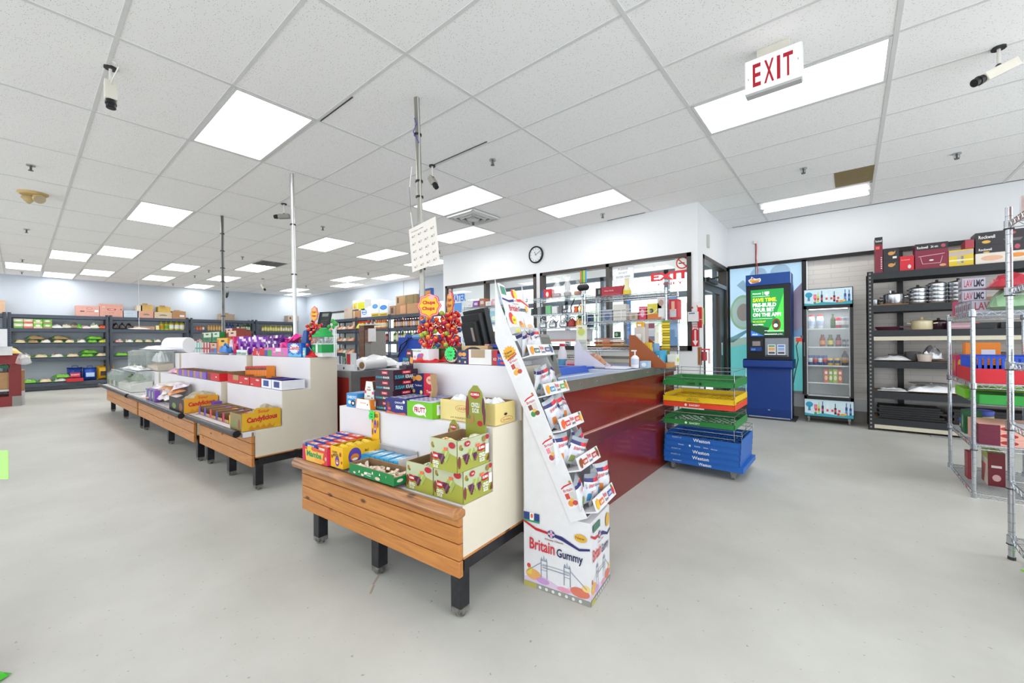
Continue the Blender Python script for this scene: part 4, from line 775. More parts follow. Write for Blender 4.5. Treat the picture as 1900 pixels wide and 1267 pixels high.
put(m1(), 'milk_jug', 'white drink jug with red cap at the left of the fridge top shelf', 'jug', FX + .085, FY + .14, 1.347, G); put(m1(), 'milk_jug', 'second white drink jug with red cap, beside the green bottle gap', 'jug', FX + .185, FY + .14, 1.347, G)
put(bottle(.028, .2, '#3a4a2a', '#2a3a20', '#4a6a3a'), 'bottle', 'dark green bottle standing on the fridge top shelf', 'bottle', FX + .33, FY + .13, 1.347, G)
for k, c in enumerate(('#c23a4a', '#d05a6a', '#8a8f9a', '#9aa0b0')): put(canb(.026, .15, c, '#e4dcdc'), 'can', ('crimson', 'pink', 'grey', 'pale blue')[k] + ' slim can at the right of the fridge top shelf', 'can', FX + .385 + k * .0375 - (.01 if k > 1 else 0), FY + .12 + .02 * (k % 2), 1.347, G)
G = 'bottles on the fridge second shelf'
for k, (x, c, lb) in enumerate(((.21, '#8a3a30', '#e08a4a'), (.30, '#5a6a3a', '#d8c24a'), (.39, '#5a3036', '#c26a6a'))): put(bottle(.032, .17, c, c, lb, neck=.4, nr=.6), 'bottle', ('reddish', 'olive green', 'maroon')[k] + ' short juice bottle on the second fridge shelf', 'bottle', FX + x, FY + .13, 1.087, G)
for k, (x, c) in enumerate(((.45, '#6a6a70'), (.5, '#8a8a92'))): put(canb(.02, .1, c, '#c8c8cc'), 'can', ('dark', 'light')[k] + ' grey small can at the right end of the second fridge shelf', 'can', FX + x, FY + .2, 1.087, G)
G = 'drinks on the fridge third shelf'
for k in range(4): put(canb(.026, .14, '#2a3f8a', '#c83a3a' if k % 2 else '#d8dce6'), 'can', ('leftmost blue and silver energy can', 'blue energy can with red band, left pair', 'blue and silver energy can, right pair', 'blue energy can with red band, right pair')[k] + ' on third fridge shelf', 'can', FX + .07 + k * .056, FY + .12, .822, G)
for k in range(2): put(canb(.032, .1, '#e0b43a', '#3a5a8a'), 'can', ('left', 'right')[k] + ' short yellow can on the third fridge shelf', 'can', FX + .295 + k * .08, FY + .12, .822, G)
put(bottle(.038, .22, '#221a18', '#c8a84a', '#b8863a'), 'bottle', 'dark brown bottle with gold cap on the third fridge shelf', 'bottle', FX + .46, FY + .13, .822, G)
G = 'juice cartons on the fridge fourth shelf'
for k, c in enumerate(('#d86a5a', '#8aa848', '#a8bc5a', '#d86a5a')): put(B().box(-.024, -.03, 0, .024, .03, .19 if k in (1, 2) else .185, c).deco((-.024, -.03, 0, .024, .03, .185), [('F', 'e', .5, .35, .35, .18, '#f0c8a0' if k in (0, 3) else '#e8e8c0'), ('F', 'r', .2, .65, .8, .85, '#f0e8e0')]), 'juice_carton', ('leftmost red', 'green', 'pale green', 'rightmost red')[k] + ' juice carton on the fourth fridge shelf', 'carton', FX + .25 + k * .052, FY + .12, .577, G)
b = B().tube([(-.56, 7.2, 1.2), (-.6, 7.18, 1.1), (-.58, 7.2, .9), (-.62, 7.22, .7), (-.65, 7.3, .55)], .007, '#3a3a3a').box(-.6, 7.17, 1.16, -.53, 7.21, 1.22, '#d8402c').box(-.55, 7.19, 1.2, -.52, 7.23, 1.25, '#4a5a6a')
solo('plug_splitter', 'orange plug adapter with grey cord hanging at the fridge left side', 'plug', b)

# ================================================================ BOLTLESS RACKS
def rack(label, loc, rz, w, d, shelves, top, m, bh=.11, cream=(), post_back=True, board='particle_board'):
    t = thing('storage_rack', label, 'shelf rack', loc, rz)
    for x in (0, w):
        for y in (0, d - .045):
            b = B().box(x - .03, y, 0, x + .03, y + .006, top, m).box(x - .03, y, 0, x - .024, y + .045, top, m)
            for k in range(int(top / .05)): b.box(x - .012, y - .0015, .03 + k * .05, x + .006, y, .052 + k * .05, 'frame_black' if y < .1 and m != 'rack_black' else '#8a8680')
            obj('post', b, t)
    for z in shelves:
        b = B().box(.03, 0, z - bh, w - .03, .03, z, m).box(.03, d - .03, z - bh, w - .03, d, z, m).box(.0, .03, z - bh, .02, d - .03, z, m).box(w - .02, .03, z - bh, w, d - .03, z, m).box(.02, .02, z - .02, w - .02, d - .02, z - .004, board)
        s = obj('shelf', b, t)
        if z in cream: obj('edge_strip', B().box(.03, -.002, z - bh - .045, w - .03, .02, z - bh + .004, '#c9c2ad'), s)
    return t
rack('black boltless rack stacked with pots and pans beside the fridge', (.21, 7.12, 0), .0, 2.3, .48, (2.05, 1.625, 1.30, .90, .505, .16), 2.07, 'rack_black', .085, cream=(1.30, .16))
FARZ = (2.02, 1.66, 1.26, .87, .21)
for k, (y, lb) in enumerate(((-2.0, 'slate grey boltless rack cut off at the left edge of the view'), (-.15, 'slate grey boltless rack on far wall holding green rice bags, left bay'), (1.70, 'slate grey boltless rack on far wall under the pink cartons'), (3.58, 'slate grey boltless rack on far wall behind the dark pole, with dark oil bottles'), (5.46, 'short slate grey boltless rack in the far corner'))):
    rack(lb, (-16.45, y, 0), PI / 2, 1.77 if k < 4 else 1.4, .45, FARZ, 2.06, 'rack_blue', .09, board='#8d9299')
for k, (x, w, lb) in enumerate(((-14.1, 1.82, 'slate grey rack on the back wall holding plastic wrapped bread'), (-12.2, 1.77, 'slate grey rack on the back wall under the diaper cartons'), (-10.35, 1.8, 'slate grey rack on the back wall full of juice bottles'))):
    rack(lb, (x, 6.92, 0), 0, w, .46, (2.0, 1.63, 1.24, .85, .3), 2.03, 'rack_blue', .09, board='#8d9299')

# ================================================================ WIRE SHELVING
def wire_rack(label, loc, w, d, shelves, top, foot=0, pitch=.025, skip=(), red=False):
    t = thing('wire_rack', label, 'wire shelving', loc)
    for x in (0, w):
        for y in (0, d):
            if (x > 0, y > 0) in skip: continue
            b = B().cyl((x, y, foot + .01), (x, y, top), .0135, 'chrome', n=12).cyl((x, y, foot), (x, y, foot + .015), .016, 'rubber', n=10)
            for k in range(int((top - foot) / .05)): b.cyl((x, y, foot + .05 + k * .05), (x, y, foot + .052 + k * .05), .0145, 'dull_steel', n=10)
            p = obj('post', b, t)
    for z in shelves:
        b = B()
        for zz in (z, z - .03):
            b.tube([(0, 0, zz), (w, 0, zz), (w, d, zz), (0, d, zz), (0, 0, zz)], .0032, 'chrome', n=6)
        def zig(p, q):
            L = (Vector(q) - Vector(p)).length; n = max(4, int(L / .03)); b.tube([Vector(p).lerp(Vector(q), i / n) + Vector((0, 0, 0 if i % 2 else -.03)) for i in range(n + 1)], .0024, 'chrome', n=5)
        zig((0, 0, z), (w, 0, z)); zig((0, 0, z), (0, d, z)); zig((w, 0, z), (w, d, z)); zig((0, d, z), (w, d, z))
        if w > d:
            for k in range(1, int(w / pitch)): x = k * w / int(w / pitch); b.box(x - .0013, 0, z, x + .0013, d, z + .0026, 'chrome')
        else:
            for k in range(1, int(d / pitch)): y = k * d / int(d / pitch); b.box(0, y - .0013, z, w, y + .0013, z + .0026, 'chrome')
        for x in (0, w):
            for y in (0, d): b.cyl((x, y, z - .035), (x, y, z + .008), .019, 'chrome', n=10).cyl((x, y, z - .04), (x, y, z - .034), .0205, 'rubber', n=10)
        s = obj('shelf', b, t)
        if red:
            for q in (.25, .6): obj('price_tag', B().box(-.0055, d * q, z - .022, -.004, d * q + .02, z - .002, '#e0503a'), s)
    return t
wire_rack('low chrome wire rack at the right holding blue dish rack and tins', (.71, 4.56, 0), .44, .94, (1.39, .85, .395, .03), 1.41, red=True)
wire_rack('tall chrome wire rack cut off by the right edge of the view', (.665, 2.48, 0), .46, .93, (1.82, 1.46, 1.06, .735, .42, .12), 1.9, red=True)
wire_rack('chrome wire shelf unit in front of the exit lettering window', (-2.84, 5.03, 0), 1.12, .44, (1.80, 1.46, 1.10, .6), 1.84)
wire_rack('chrome wire shelf unit of kettles in front of the clock side window', (-3.92, 5.1, 0), 1.0, .42, (1.86, 1.61, 1.40, 1.19, .98), 1.9)
wire_rack('chrome wire shelf unit behind the black till monitor', (-5.35, 5.1, 0), 1.0, .42, (1.81, 1.52, 1.25, 1.0), 1.86)
# ================================================================ PACKAGED GOODS
def pk(name, label, cat, at, size, col, decs=(), rz=0, group=None, bev=0):
    w, d, h = size; b = B().box(0, 0, 0, w, d, h, col)
    if decs: b.deco((0, 0, 0, w, d, h), list(decs))
    return solo(name, label, cat, b, at, rz, group, bev)
def tray(name, label, at, size, out, inn, rz=0, decs=(), front=1, back=1, left=1, right=1, cat='carton', group=None, header=None, th=.003, flaps=False):
    """open carton: printed outside, plain inside; wall heights as fractions of the size"""
    w, d, h = size; b = B(); e = th / 2
    b.box(0, 0, 0, w, d, e, inn)
    def wall(x0, y0, x1, y1, f, nx, ny):
        if f <= 0: return
        b.box(x0, y0, 0, x1, y1, h * f, inn)
        o = .0004; b.box(x0 + min(nx, 0) * o, y0 + min(ny, 0) * o, 0, x1 + max(nx, 0) * o, y1 + max(ny, 0) * o, h * f - .001, inn)
    wall(0, 0, w, th, front, 0, -1); wall(0, d - th, w, d, back, 0, 1); wall(0, 0, th, d, left, -1, 0); wall(w - th, 0, w, d, right, 1, 0)
    # printed skins
    if front > 0: b.box(0, -.0012, 0, w, -.0002, h * front, out)
    if right > 0: b.box(w + .0002, 0, 0, w + .0012, d, h * right, out)
    if left > 0: b.box(-.0012, 0, 0, -.0002, d, h * left, out)
    if back > 0: b.box(0, d + .0002, 0, w, d + .0012, h * back, out)
    if decs: b.deco((-.0014, -.0014, 0, w + .0014, d + .0014, h), [q for q in decs])
    o = solo(name, label, cat, b, at, rz, group)
    return o
def L2W(at, rz, x, y, z=0):
    c, s = math.cos(rz), math.sin(rz); return (at[0] + x * c - y * s, at[1] + x * s + y * c, at[2] + z)
def tx(f, u0, v0, u1, v1, c, s): return (f, 't', u0, v0, u1, v1, c, s)
def sheet(b, pts, d, m, M=None): return b.prism(pts, 'y', 0, d, m, M)

# ---- front stand, lower deck
A = ST0; r = A['r']
def kumra(label, u, v, z, w, d, h, open_=True, hd=None, lidcol=None):
    at = on(A, u, v, z); Rr = '#b01c2c'
    def face(f, k):
        D = [(f, 'r', 0, 0, 1, 1, '#b9bd9c'), (f, 'p', [(0, 0), (1, 0), (1, .52), (.7, .6), (.4, .42), (0, .46)], '#9c9f3e')]
        D += [(f, 'e', .05, .32, .05, .2, '#7a3a2a'), (f, 'e', .09, .78, .05, .09, '#a07838'), (f, 'e', .13, .72, .04, .05, '#5f7a34')]
        def grapes(u, v, n, a, b_, c1, c2):
            for r_ in range(n):
                for q in range(n - r_ if r_ else n - 1): D.append((f, 'e', u + (q - (n - r_) / 2 + .5) * a * 1.7, v - r_ * b_ * 1.55, a, b_, c1 if (q + r_) % 3 else c2))
        aa = (.036, .028)[k]
        grapes(.60 if not k else .42, .62, 6, aa, .042, '#9fae5c', '#bcc878'); grapes(.46 if not k else .26, .5, 5, aa, .042, '#54203c', '#7a4a5c')
        if k: grapes(.53, .46, 4, aa, .042, '#54203c', '#7a4a5c')
        D += [(f, 'p', [(.12, .36), (.13, .56), (.34, .52), (.35, .36), (.24, .31)] if not k else [(.62, .5), (.62, .66), (.86, .72), (.86, .54), (.74, .47)], Rr)]
        D += [tx(f, .15, .4, .32, .48, '#f6ecec', '*KUMRA') if not k else tx(f, .64, .55, .84, .64, '#f6ecec', '*KUMRA')]
        D += [tx(f, .12, .17, .36, .28, '#f2f2e2', '*CEVIZLI') if not k else tx(f, .64, .28, .86, .42, '#f2f2e2', '*CEVIZLI'), tx(f, .14, .05, .33, .15, '#f2f2e2', '*SUCUK') if not k else tx(f, .66, .12, .84, .26, '#f2f2e2', '*SUCUK')]
        D += [(f, 'e', .28, .86, .09, .09, Rr) if k else (f, 'e', .84, .86, .12, .1, Rr), (f, 'r', .55, .66, .68, .76, '#e86a42')]
        if k: D += [(f, 'r', .86, .34, .98, .66, '#ececec'), (f, 'e', .93, .9, .06, .08, Rr), (f, 'e', .82, .86, .06, .1, '#94783a'), (f, 'p', [(.9, .1), (.98, .3), (1, .7), (1, .1)], '#7a3426'), tx(f, .24, .83, .33, .89, '#f6ecec', '24')]
        return D
    if open_: o = tray('carton', label, at, (w, d, h), '#a9ac74', 'cardboard_in', r, face('F', 0) + face('R', 1), group='grape sucuk cartons on the front stand')
    else: o = pk('carton', label, 'carton', at, (w, d, h), '#a9ac74', face('F', 0) + face('R', 1), r, 'grape sucuk cartons on the front stand')
    if hd:
        x0, x1, hz = hd; b = B(); hw = x1 - x0; pts = [(x0, h * .3), (x1, h * .3), (x1, h + hz * .5), (x1 - hw * .06, h + hz * .62), (x1 - hw * .2, h + hz * .86), (x0 + hw * .58, h + hz), (x0 + hw * .4, h + hz), (x0 + hw * .16, h + hz * .86), (x0 + hw * .04, h + hz * .6), (x0, h + hz * .5)]
        b.prism(pts, 'y', d - .006, d - .002, '#868a30')
        bb = (x0, d - .006, h, x1, d - .002, h + hz)
        b.deco(bb, [('F', 'e', .88, .55, .07, .2, '#5a2238'), ('F', 'e', .93, .35, .06, .2, '#6a2a40'), ('F', 'e', .1, .5, .09, .25, '#7a3426'), ('F', 'p', [(.25, .86), (.25, .76), (.5, .7), (.72, .76), (.72, .86)], '#b01c2c'), tx('F', .28, .775, .69, .83, '#f6ecec', 'KUMRA'), tx('F', .3, .52, .7, .62, '#f2f2e2', 'CEVIZLI'), tx('F', .34, .4, .68, .5, '#f2f2e2', 'SUCUK'), ('F', 'e', .28, .26, .16, .11, '#a07838'), ('F', 'e', .2, .3, .08, .05, '#5a7a3a'), ('F', 'e', .72, .18, .13, .06, '#b01c2c')])
        q = obj('header_card', b, o)
    return at
kumra('bottom carton of the stacked pair printed with grapes on the front stand', -.18, .012, .502, .176, .193, .14, open_=False)
at = kumra('upper open carton of the stacked pair printed with grapes, tall header card', -.163, -.022, .644, .158, .205, .135, hd=(.03, .155, .215))
at2 = kumra('open grape printed carton standing alone left of the stacked pair', -.365, .012, .502, .178, .193, .13, hd=(.09, .172, .18))
def wrapsweet(label, at, rz, w, d, h, m, ac, group, cat='wrapped sweets', seed=0, tilt=0):
    b = B(); b.pouch(w, d, h, m, seed=seed, nx=6, ny=6); b.add([(-w * .2, -d * .15, h * 1.02), (w * .2, -d * .15, h * 1.02), (w * .2, d * .12, h * 1.02), (-w * .2, d * .12, h * 1.02)], [(0, 1, 2, 3)], ac)
    o = solo('candy_bag', label, cat, b, at, rz, group); o.rotation_euler.x = tilt; return o
G = 'sweets inside the open grape cartons'
for k, (x, y, z, w, c, t_, lb) in enumerate(((.05, .05, .095, .085, '#dfe6a0p', .3, 'pale yellow wrapped sweet at the front left of the upper grape carton'), (.10, .11, .09, .09, '#4a3428p', .2, 'dark walnut sweet pack in the middle of the upper grape carton'), (.12, .16, .10, .08, '#e8ecd0p', -.2, 'cream wrapped sweet at the back of the upper grape carton'), (.06, .15, .075, .09, '#c8402cp', .1, 'red and white wrapped sweet deep in the upper grape carton'))):
    wrapsweet(lb, L2W(at, r, x, y, z), r + k, w, .07, .03, c, '#d8402c' if k == 0 else '#e8e8e0', G, seed=k, tilt=t_)
for k, (x, y, z, c, lb) in enumerate(((.09, .06, .085, '#e4ead8p', 'white wrapped sweet showing in the single grape carton front'), (.12, .11, .09, '#c9d24ap', 'yellow green wrapped sweet showing in the single grape carton back'))): wrapsweet(lb, L2W(at2, r, x, y, z), r + k, .09, .07, .03, c, '#5a7a3a', G, seed=k, tilt=.3)
# green candy tray
at = on(A, -.735, -.055, .525)
tray('candy_tray', 'long dark green open candy tray full of cream wrapped toffees on wooden rail', at, (.355, .12, .052), '#0e7a3c', 'cardboard_in', r, [('F', 'e', .13, .22, .03, .1, '#e0cdb8'), ('F', 'e', .32, .2, .035, .12, '#d8c0a4'), ('F', 'e', .66, .25, .055, .16, '#d8bfae'), tx('F', .42, .42, .52, .6, '#e8f0e8', 'Sütlü'), tx('F', .42, .24, .52, .38, '#e8f0e8', 'Cicibebe'), ('R', 'e', .3, .35, .15, .15, '#d8d8c8'), ('R', 'e', .8, .3, .14, .2, '#e8dccc')], right=.7)
b = B(); R = random.Random(3)
sw = [B().box(-.012, -.009, 0, .012, .009, .012, '#e6cfb8p').prism([(-.022, .002), (-.012, .0), (-.012, .012), (-.022, .014)], 'y', -.008, .008, '#efe4dap').prism([(.022, .002), (.012, 0), (.012, .012), (.022, .014)], 'y', -.008, .008, '#efe4dap').mesh('toffee'), B().box(-.013, -.008, 0, .013, .008, .011, '#dcb89cp').mesh('toffee')]
for k in range(48):
    i, j = k % 12, k // 12; o = obj('toffee', sw[k % 2]); o.location = L2W(at, r, .02 + i * .0285 + R.uniform(-.004, .004), .02 + (j % 3) * .037 + R.uniform(-.004, .004), .004 + (.013 if j == 3 else 0) + R.uniform(0, .018)); o.rotation_euler = (R.uniform(-.4, .4), R.uniform(-.4, .4), R.uniform(0, 6))
    tagit(o, 'cream wrapped toffee heaped in the long green tray', 'toffee', 'cream toffees in the green tray')
# yellow mini monster cookie carton
at = on(A, -.945, -.035, .52)
Y_ = '#e8b21c'
def mon(f, u, v, s, sx=1): return [(f, 'e', u, v, .14 * s * sx, .2 * s, '#5a3f9a'), (f, 'e', u, v - .03 * s, .09 * s * sx, .09 * s, '#d87a2a'), (f, 'e', u, v - .07 * s, .06 * s * sx, .03 * s, '#f0ead8')]
def chip(f, u, v, s, sx=1): return [(f, 'e', u, v, .07 * s * sx, .09 * s, '#a4521e'), (f, 'e', u, v, .02 * s * sx, .025 * s, '#5a2a14')]
tray('cookie_carton', 'yellow cookie carton with a purple printed blob on the front stand corner', at, (.118, .235, .115), Y_, Y_, r, mon('F', .55, .32, 1.2) + chip('F', .8, .66, 1.2) + chip('F', .15, .5, 1) + chip('F', .9, .3, .8) + [tx('F', .16, .68, .55, .78, '#2a1a3a', 'COOKIE'), tx('F', .25, .52, .66, .66, '#2a1a3a', 'MONSTA')] + mon('R', .3, .5, 2.0, .6) + chip('R', .5, .2, 1, .6) + chip('R', .85, .45, 1.2, .5) + [tx('R', .56, .6, .66, .72, '#5a3a10', '3x1')])
b = B().prism([(.045, .0), (.115, 0), (.115, .27), (.10, .275), (.05, .275), (.045, .2)], 'y', .231, .234, Y_)
b.deco((.045, .231, .115, .115, .234, .275), mon('F', .5, .45, 1.3) + chip('F', .15, .7, 1.5) + chip('F', .85, .55, 1.6) + chip('F', .15, .25, 1.4) + [tx('F', .25, .78, .9, .92, '#2a1a3a', 'MONSTA')])
solo('header_card', 'tall yellow header card standing behind the yellow cookie carton', 'sign', b, at, r)
b = B().prism([(0, 0), (.045, .005), (.05, .05), (.028, .047), (.03, .06), (.012, .05), (-.004, .056), (.004, .04), (-.006, .02)], 'y', 0, .002, '#3ad85a'); b.text('2 for', (.008, -.001, .028), (.028, 0, 0), (0, 0, .012), '#1a5a2a'); b.text('1.00', (.01, -.001, .012), (.024, 0, 0), (0, 0, .011), '#1a5a2a')
solo('price_note', 'bright green star price note on the yellow header card', 'price note', b, L2W(at, r, .03, .226, .225), r)
G = 'yellow cookie packs in the cookie carton'
for k in range(4):
    b = B(); b.pouch(.10, .05, .03, '#e4c02ap', seed=k, nx=6, ny=4, wob=.35); o = solo('cookie_pack', 'yellow cookie pack, %s from the front in the yellow carton' % ordw(k), 'snack pack', b, L2W(at, r, .058, .04 + k * .05, .088), r, G); o.rotation_euler.x = .35
# mamba tray
at = on(A, -1.215, -.05, .52)
tray('candy_tray', 'open fruit candy tray with green lettering at the front left corner', at, (.262, .255, .092), '#d8402a', '#e6e2e4', r, [('F', 'p', [(.15, 0), (.78, 0), (.86, .7), (.1, .7)], '#e8b44a'), ('F', 'e', .32, .78, .12, .16, '#e0c428'), ('F', 'e', .5, .8, .14, .12, '#d85a2a'), ('F', 'e', .7, .2, .2, .14, '#e89a3a'), tx('F', .18, .3, .78, .66, '#1f8a4a', '*Mamba'), ('F', 'p', [(.0, 0), (.12, 0), (.08, .95), (0, 1)], '#c4265a'), ('R', 'r', 0, 0, 1, 1, '#d8245a'), ('F', 'r', .9, 0, 1, 1, '#c83a3a'), ('F', 'e', .94, .4, .03, .12, '#e8b0a0')], front=.85, right=.98, left=1.15)
G = 'fruit candy sticks in the red tray'
for k in range(10):
    c = k % 2; rr = k // 2
    pk('candy_stick', ('red and white' if c else 'blue topped red') + ' candy stick pack, %s row back in the fruit candy tray' % ordw(rr), 'candy pack', L2W(at, r, .012 + c * .122, .01 + rr * .048, .055 + rr * .006), (.115, .042, .04), '#d4422c' if c else '#2a4fb0', [('T', 'r', .05, .1, .95, .9, '#e0563a'), ('T', 'r', .3, .2, .8, .8, '#e8e0d8'), ('F', 'r', .2, .2, .8, .8, '#e8d8cc'), ('T', 'r', .4, .35, .6, .65, '#c8322c'), ('F', 'r', 0, 0, .12, 1, '#2a4fb0')], r, G)
# blue wafer tray with white sides
at = on(A, -.845, .075, .502)
tray('wafer_tray', 'white sided open tray of pale blue wafer bars behind green tray', at, (.34, .125, .085), '#d8d2d6', '#dcd8da', r + .0, [('F', 'p', [(0, 0), (.35, 0), (.28, .9), (0, .9)], '#3f9fd0'), ('F', 'e', .3, .2, .06, .15, '#c83a6a')], front=.72, back=1.3, left=.6, right=1.1)
for k in range(8): pk('wafer_bar', 'pale blue wafer bar, %s from the left in the white sided tray' % ordw(k), 'wafer bar', L2W(at, r, .01 + k * .04, .008, .05 + .004 * (k % 2)), (.034, .108, .028), '#4fa8d8p', [('T', 'r', .1, .1, .9, .9, '#8cc8e4'), ('T', 'r', .2, .35, .8, .65, '#e8eef4'), ('T', 'e', .5, .8, .25, .06, '#e89a8a')], r, 'blue wafer bars on the front stand')
pk('candy_box', 'magenta and violet flat candy box behind the green tray right end', 'candy box', on(A, -.49, .078, .502), (.105, .12, .045), '#c01c8a', [('F', 'e', .3, .5, .14, .35, '#e03a5a'), ('F', 'e', .6, .5, .12, .3, '#e8705a'), ('T', 'r', 0, .0, 1, .1, '#3f3aa8'), ('T', 'r', 0, .1, 1, 1, '#c9a080')], r)
# ---- middle tier
Z1 = .797
at = on(A, -1.185, .215, Z1); pk('cookie_box', 'light blue cookie box at the left end of the middle tier', 'cookie box', at, (.115, .2, .084), '#2c8ac8', [tx('F', .08, .62, .92, .84, '#f0f4fa', 'OHBOYO'), ('F', 'e', .62, .3, .2, .22, '#16202c'), ('F', 'e', .62, .3, .1, .1, '#e8e4dc'), ('F', 'e', .3, .35, .14, .14, '#d8e8f4'), ('T', 'r', 0, 0, 1, 1, '#1f4fa8')] + [('T', 'p', [(.05 + .18 * q, 0), (.15 + .18 * q, 0), (.25 + .18 * q, 1), (.15 + .18 * q, 1)], '#5ab0e4') for q in range(4)], r)
at = on(A, -1.065, .205, Z1); tray('carton', 'orange and white open carton with tall folded white card', at, (.145, .105, .06), '#e8842a', 'cardboard_in', r, [('F', 'p', [(0, .0), (1, 0), (.9, 1), (.1, 1)], '#eeeae4'), ('F', 'p', [(0, 0), (.1, 1), (0, 1)], '#e8842a'), tx('F', .3, .55, .7, .7, '#b07a3a', 'Antep'), ('F', 'e', .8, .5, .04, .08, '#8a4a2a'), ('R', 'r', .25, .3, .9, .8, '#e4e0ea'), tx('R', .35, .4, .8, .6, '#6a6a78', '12 ADET'), tx('R', .5, .08, .8, .2, '#f4e4d0', 'Ulker')])
b = B().prism([(.02, .03), (.125, .03), (.12, .1), (.105, .165), (.045, .165), (.03, .1)], 'y', .04, .043, '#e6e2dc').prism([(.04, .1), (.1, .165), (.097, .168), (.035, .105)], 'y', .05, .1, '#b7936a')
b.deco((.02, .04, .03, .125, .043, .165), [tx('F', .4, .7, .65, .76, '#6a4a3a', 'HELVA'), tx('F', .35, .58, .7, .66, '#8a5a3a', 'Findik'), ('F', 'r', .1, .45, .25, .58, '#d83a3a'), ('F', 'r', .8, .42, .95, .54, '#d83a3a'), tx('F', .35, .3, .6, .36, '#6a5a4a', 'MINI'), ('F', 'e', .8, .25, .05, .04, '#6a4a2a')])
solo('header_card', 'white folded card with red squares rising from the orange carton', 'sign', b, at, r)
at = on(A, -.77, .20, Z1); NV = '#1a2370'
tray('wafer_carton', 'navy blue open wafer carton with orange pictures in the middle tier', at, (.185, .2, .085), NV, '#c8a070', r, [tx('F', .45, .72, .8, .84, '#f0f0f4', 'CHOCO'), tx('F', .5, .36, .82, .6, '#e8f0fa', '*PRINCE'), ('F', 'e', .15, .55, .08, .25, '#7a3426'), ('F', 'r', .12, .25, .26, .42, '#d8503a'), ('F', 'p', [(0, 0), (1, 0), (.9, .16), (.5, .08), (.1, .2)], '#c8643c'), ('F', 'e', .86, .85, .05, .1, '#e8e8ee'), ('R', 'r', .3, .15, .75, .6, '#e6e6ec'), ('R', 'p', [(0, 0), (1, 0), (1, .2), (0, .1)], '#d8704a')])
for k in range(5): pk('wafer_pack', 'navy and white wafer pack, %s from the front in the navy carton' % ordw(k), 'wafer pack', L2W(at, r, .012, .008 + k * .037, .05), (.16, .03, .04), '#24348ap', [('T', 'r', .1, .1, .9, .9, '#e4e4ee'), ('T', 'r', .3, .3, .5, .7, '#2a4aa8'), ('T', 'r', .65, .3, .75, .7, '#2a4aa8')], r, 'wafer packs in the navy carton')
at = on(A, -.583, .20, Z1); GN = '#6fb81a'
tray('chewy_carton', 'bright lime green open carton with a round white brand bubble', at, (.2, .14, .085), GN, NV, r, [('F', 'e', .5, .5, .26, .36, '#f2f2f0'), ('F', 'p', [(.62, .25), (.76, .08), (.7, .4)], '#f2f2f0'), tx('F', .3, .32, .72, .66, '#b01c3a', '*FRUTT'), ('R', 'r', .2, .2, .98, .85, '#e8e8ec'), tx('R', .3, .5, .8, .7, '#7a7a80', 'TOFFEE')])
for k in range(4): pk('chew_pack', 'blue and white chew pack, %s from the front in the lime carton' % ordw(k), 'chew pack', L2W(at, r, .01, .008 + k * .032, .055), (.18, .028, .034), '#d8dae8p', [('T', 'r', .1 + .2 * q, .2, .2 + .2 * q, .8, '#2a3f9a') for q in range(4)], r, 'chew packs in the lime carton')
pk('wafer_carton', 'second navy wafer carton lying behind the lime green carton', 'carton', on(A, -.575, .345, Z1), (.2, .09, .088), NV, [('T', 'r', .02, .05, .98, .95, '#c8cbe0')] + [('T', 'r', .05 + .16 * q, .1, .13 + .16 * q, .9, '#3348a0') for q in range(6)], r)
at = on(A, -.372, .245, Z1)
tray('baklava_carton', 'large pale yellow open carton with an oval logo, middle tier right end', at, (.365, .165, .105), '#e0cb86', 'cardboard_in', r, [('F', 'e', .42, .62, .12, .16, '#b85a3a'), ('F', 'e', .42, .62, .112, .145, '#e0cb86'), tx('F', .34, .55, .5, .68, '#b85a3a', 'ULKER'), tx('F', .2, .12, .5, .2, '#9a8a5a', '24 PAKET'), ('R', 'e', .55, .2, .3, .14, '#b85a3a'), ('R', 'e', .55, .2, .28, .12, '#e0cb86'), tx('R', .35, .15, .75, .25, '#b85a3a', 'Golden'), ('R', 'e', .5, .45, .08, .06, '#3a2a1a'), ('F', 'r', .57, .0, .575, 1, '#a88f58')])
for k in range(3):
    b = B(); b.pouch(.11, .13, .05, 'white_wrap', seed=k, wob=.4); solo('sweet_bag', ('left', 'middle', 'right')[k] + ' clear wrapped white sweet bag in the pale yellow carton', 'sweet bag', b, L2W(at, r, .07 + k * .115, .082, .065), r, 'white sweet bags in the yellow carton')
# purple biscuit boxes stacked four high
for k in range(4):
    at = on(A, -.915 + (.006, -.004, .003, 0)[k], .235, Z1 + k * .0605); PU = '#2f1528'
    pk('biscuit_box', 'dark plum biscuit box, %s of the four stacked boxes' % ('lowest', 'second up', 'third up', 'topmost')[k], 'biscuit box', at, (.17, .185, .06), PU, [('F', 'r', .38, .58, .7, .88, '#c8203a'), tx('F', .42, .66, .66, .8, '#f4e4e4', 'KUMRA'), tx('F', .05, .16, .4, .36, '#3ab0c0', 'SUSAM'), tx('F', .45, .16, .8, .36, '#f0ecec', 'KRAKER'), ('R', 'r', .35, .6, .7, .9, '#c8203a'), tx('R', .4, .68, .66, .82, '#f4e4e4', 'KUMRA'), tx('R', .06, .14, .42, .5, '#3ab0c0', 'SUSAM'), tx('R', .48, .14, .94, .5, '#f0ecec', 'KRAKER'), ('R', 'r', .7, .02, .9, .1, '#3ab0c0'), ('T', 'r', .02, .02, .98, .98, '#8f8a8c' if k == 3 else PU)], r, 'stacked plum biscuit boxes')
at = on(A, -.915, .235, Z1 + .242)
b = B().prism([(.062, .0), (.165, .0), (.165, .05), (.16, .115), (.11, .12), (.105, .06), (.07, .045)], 'y', .15, .154, '#2f1528').box(.1, .1, 0, .165, .154, .02, '#2f1528')
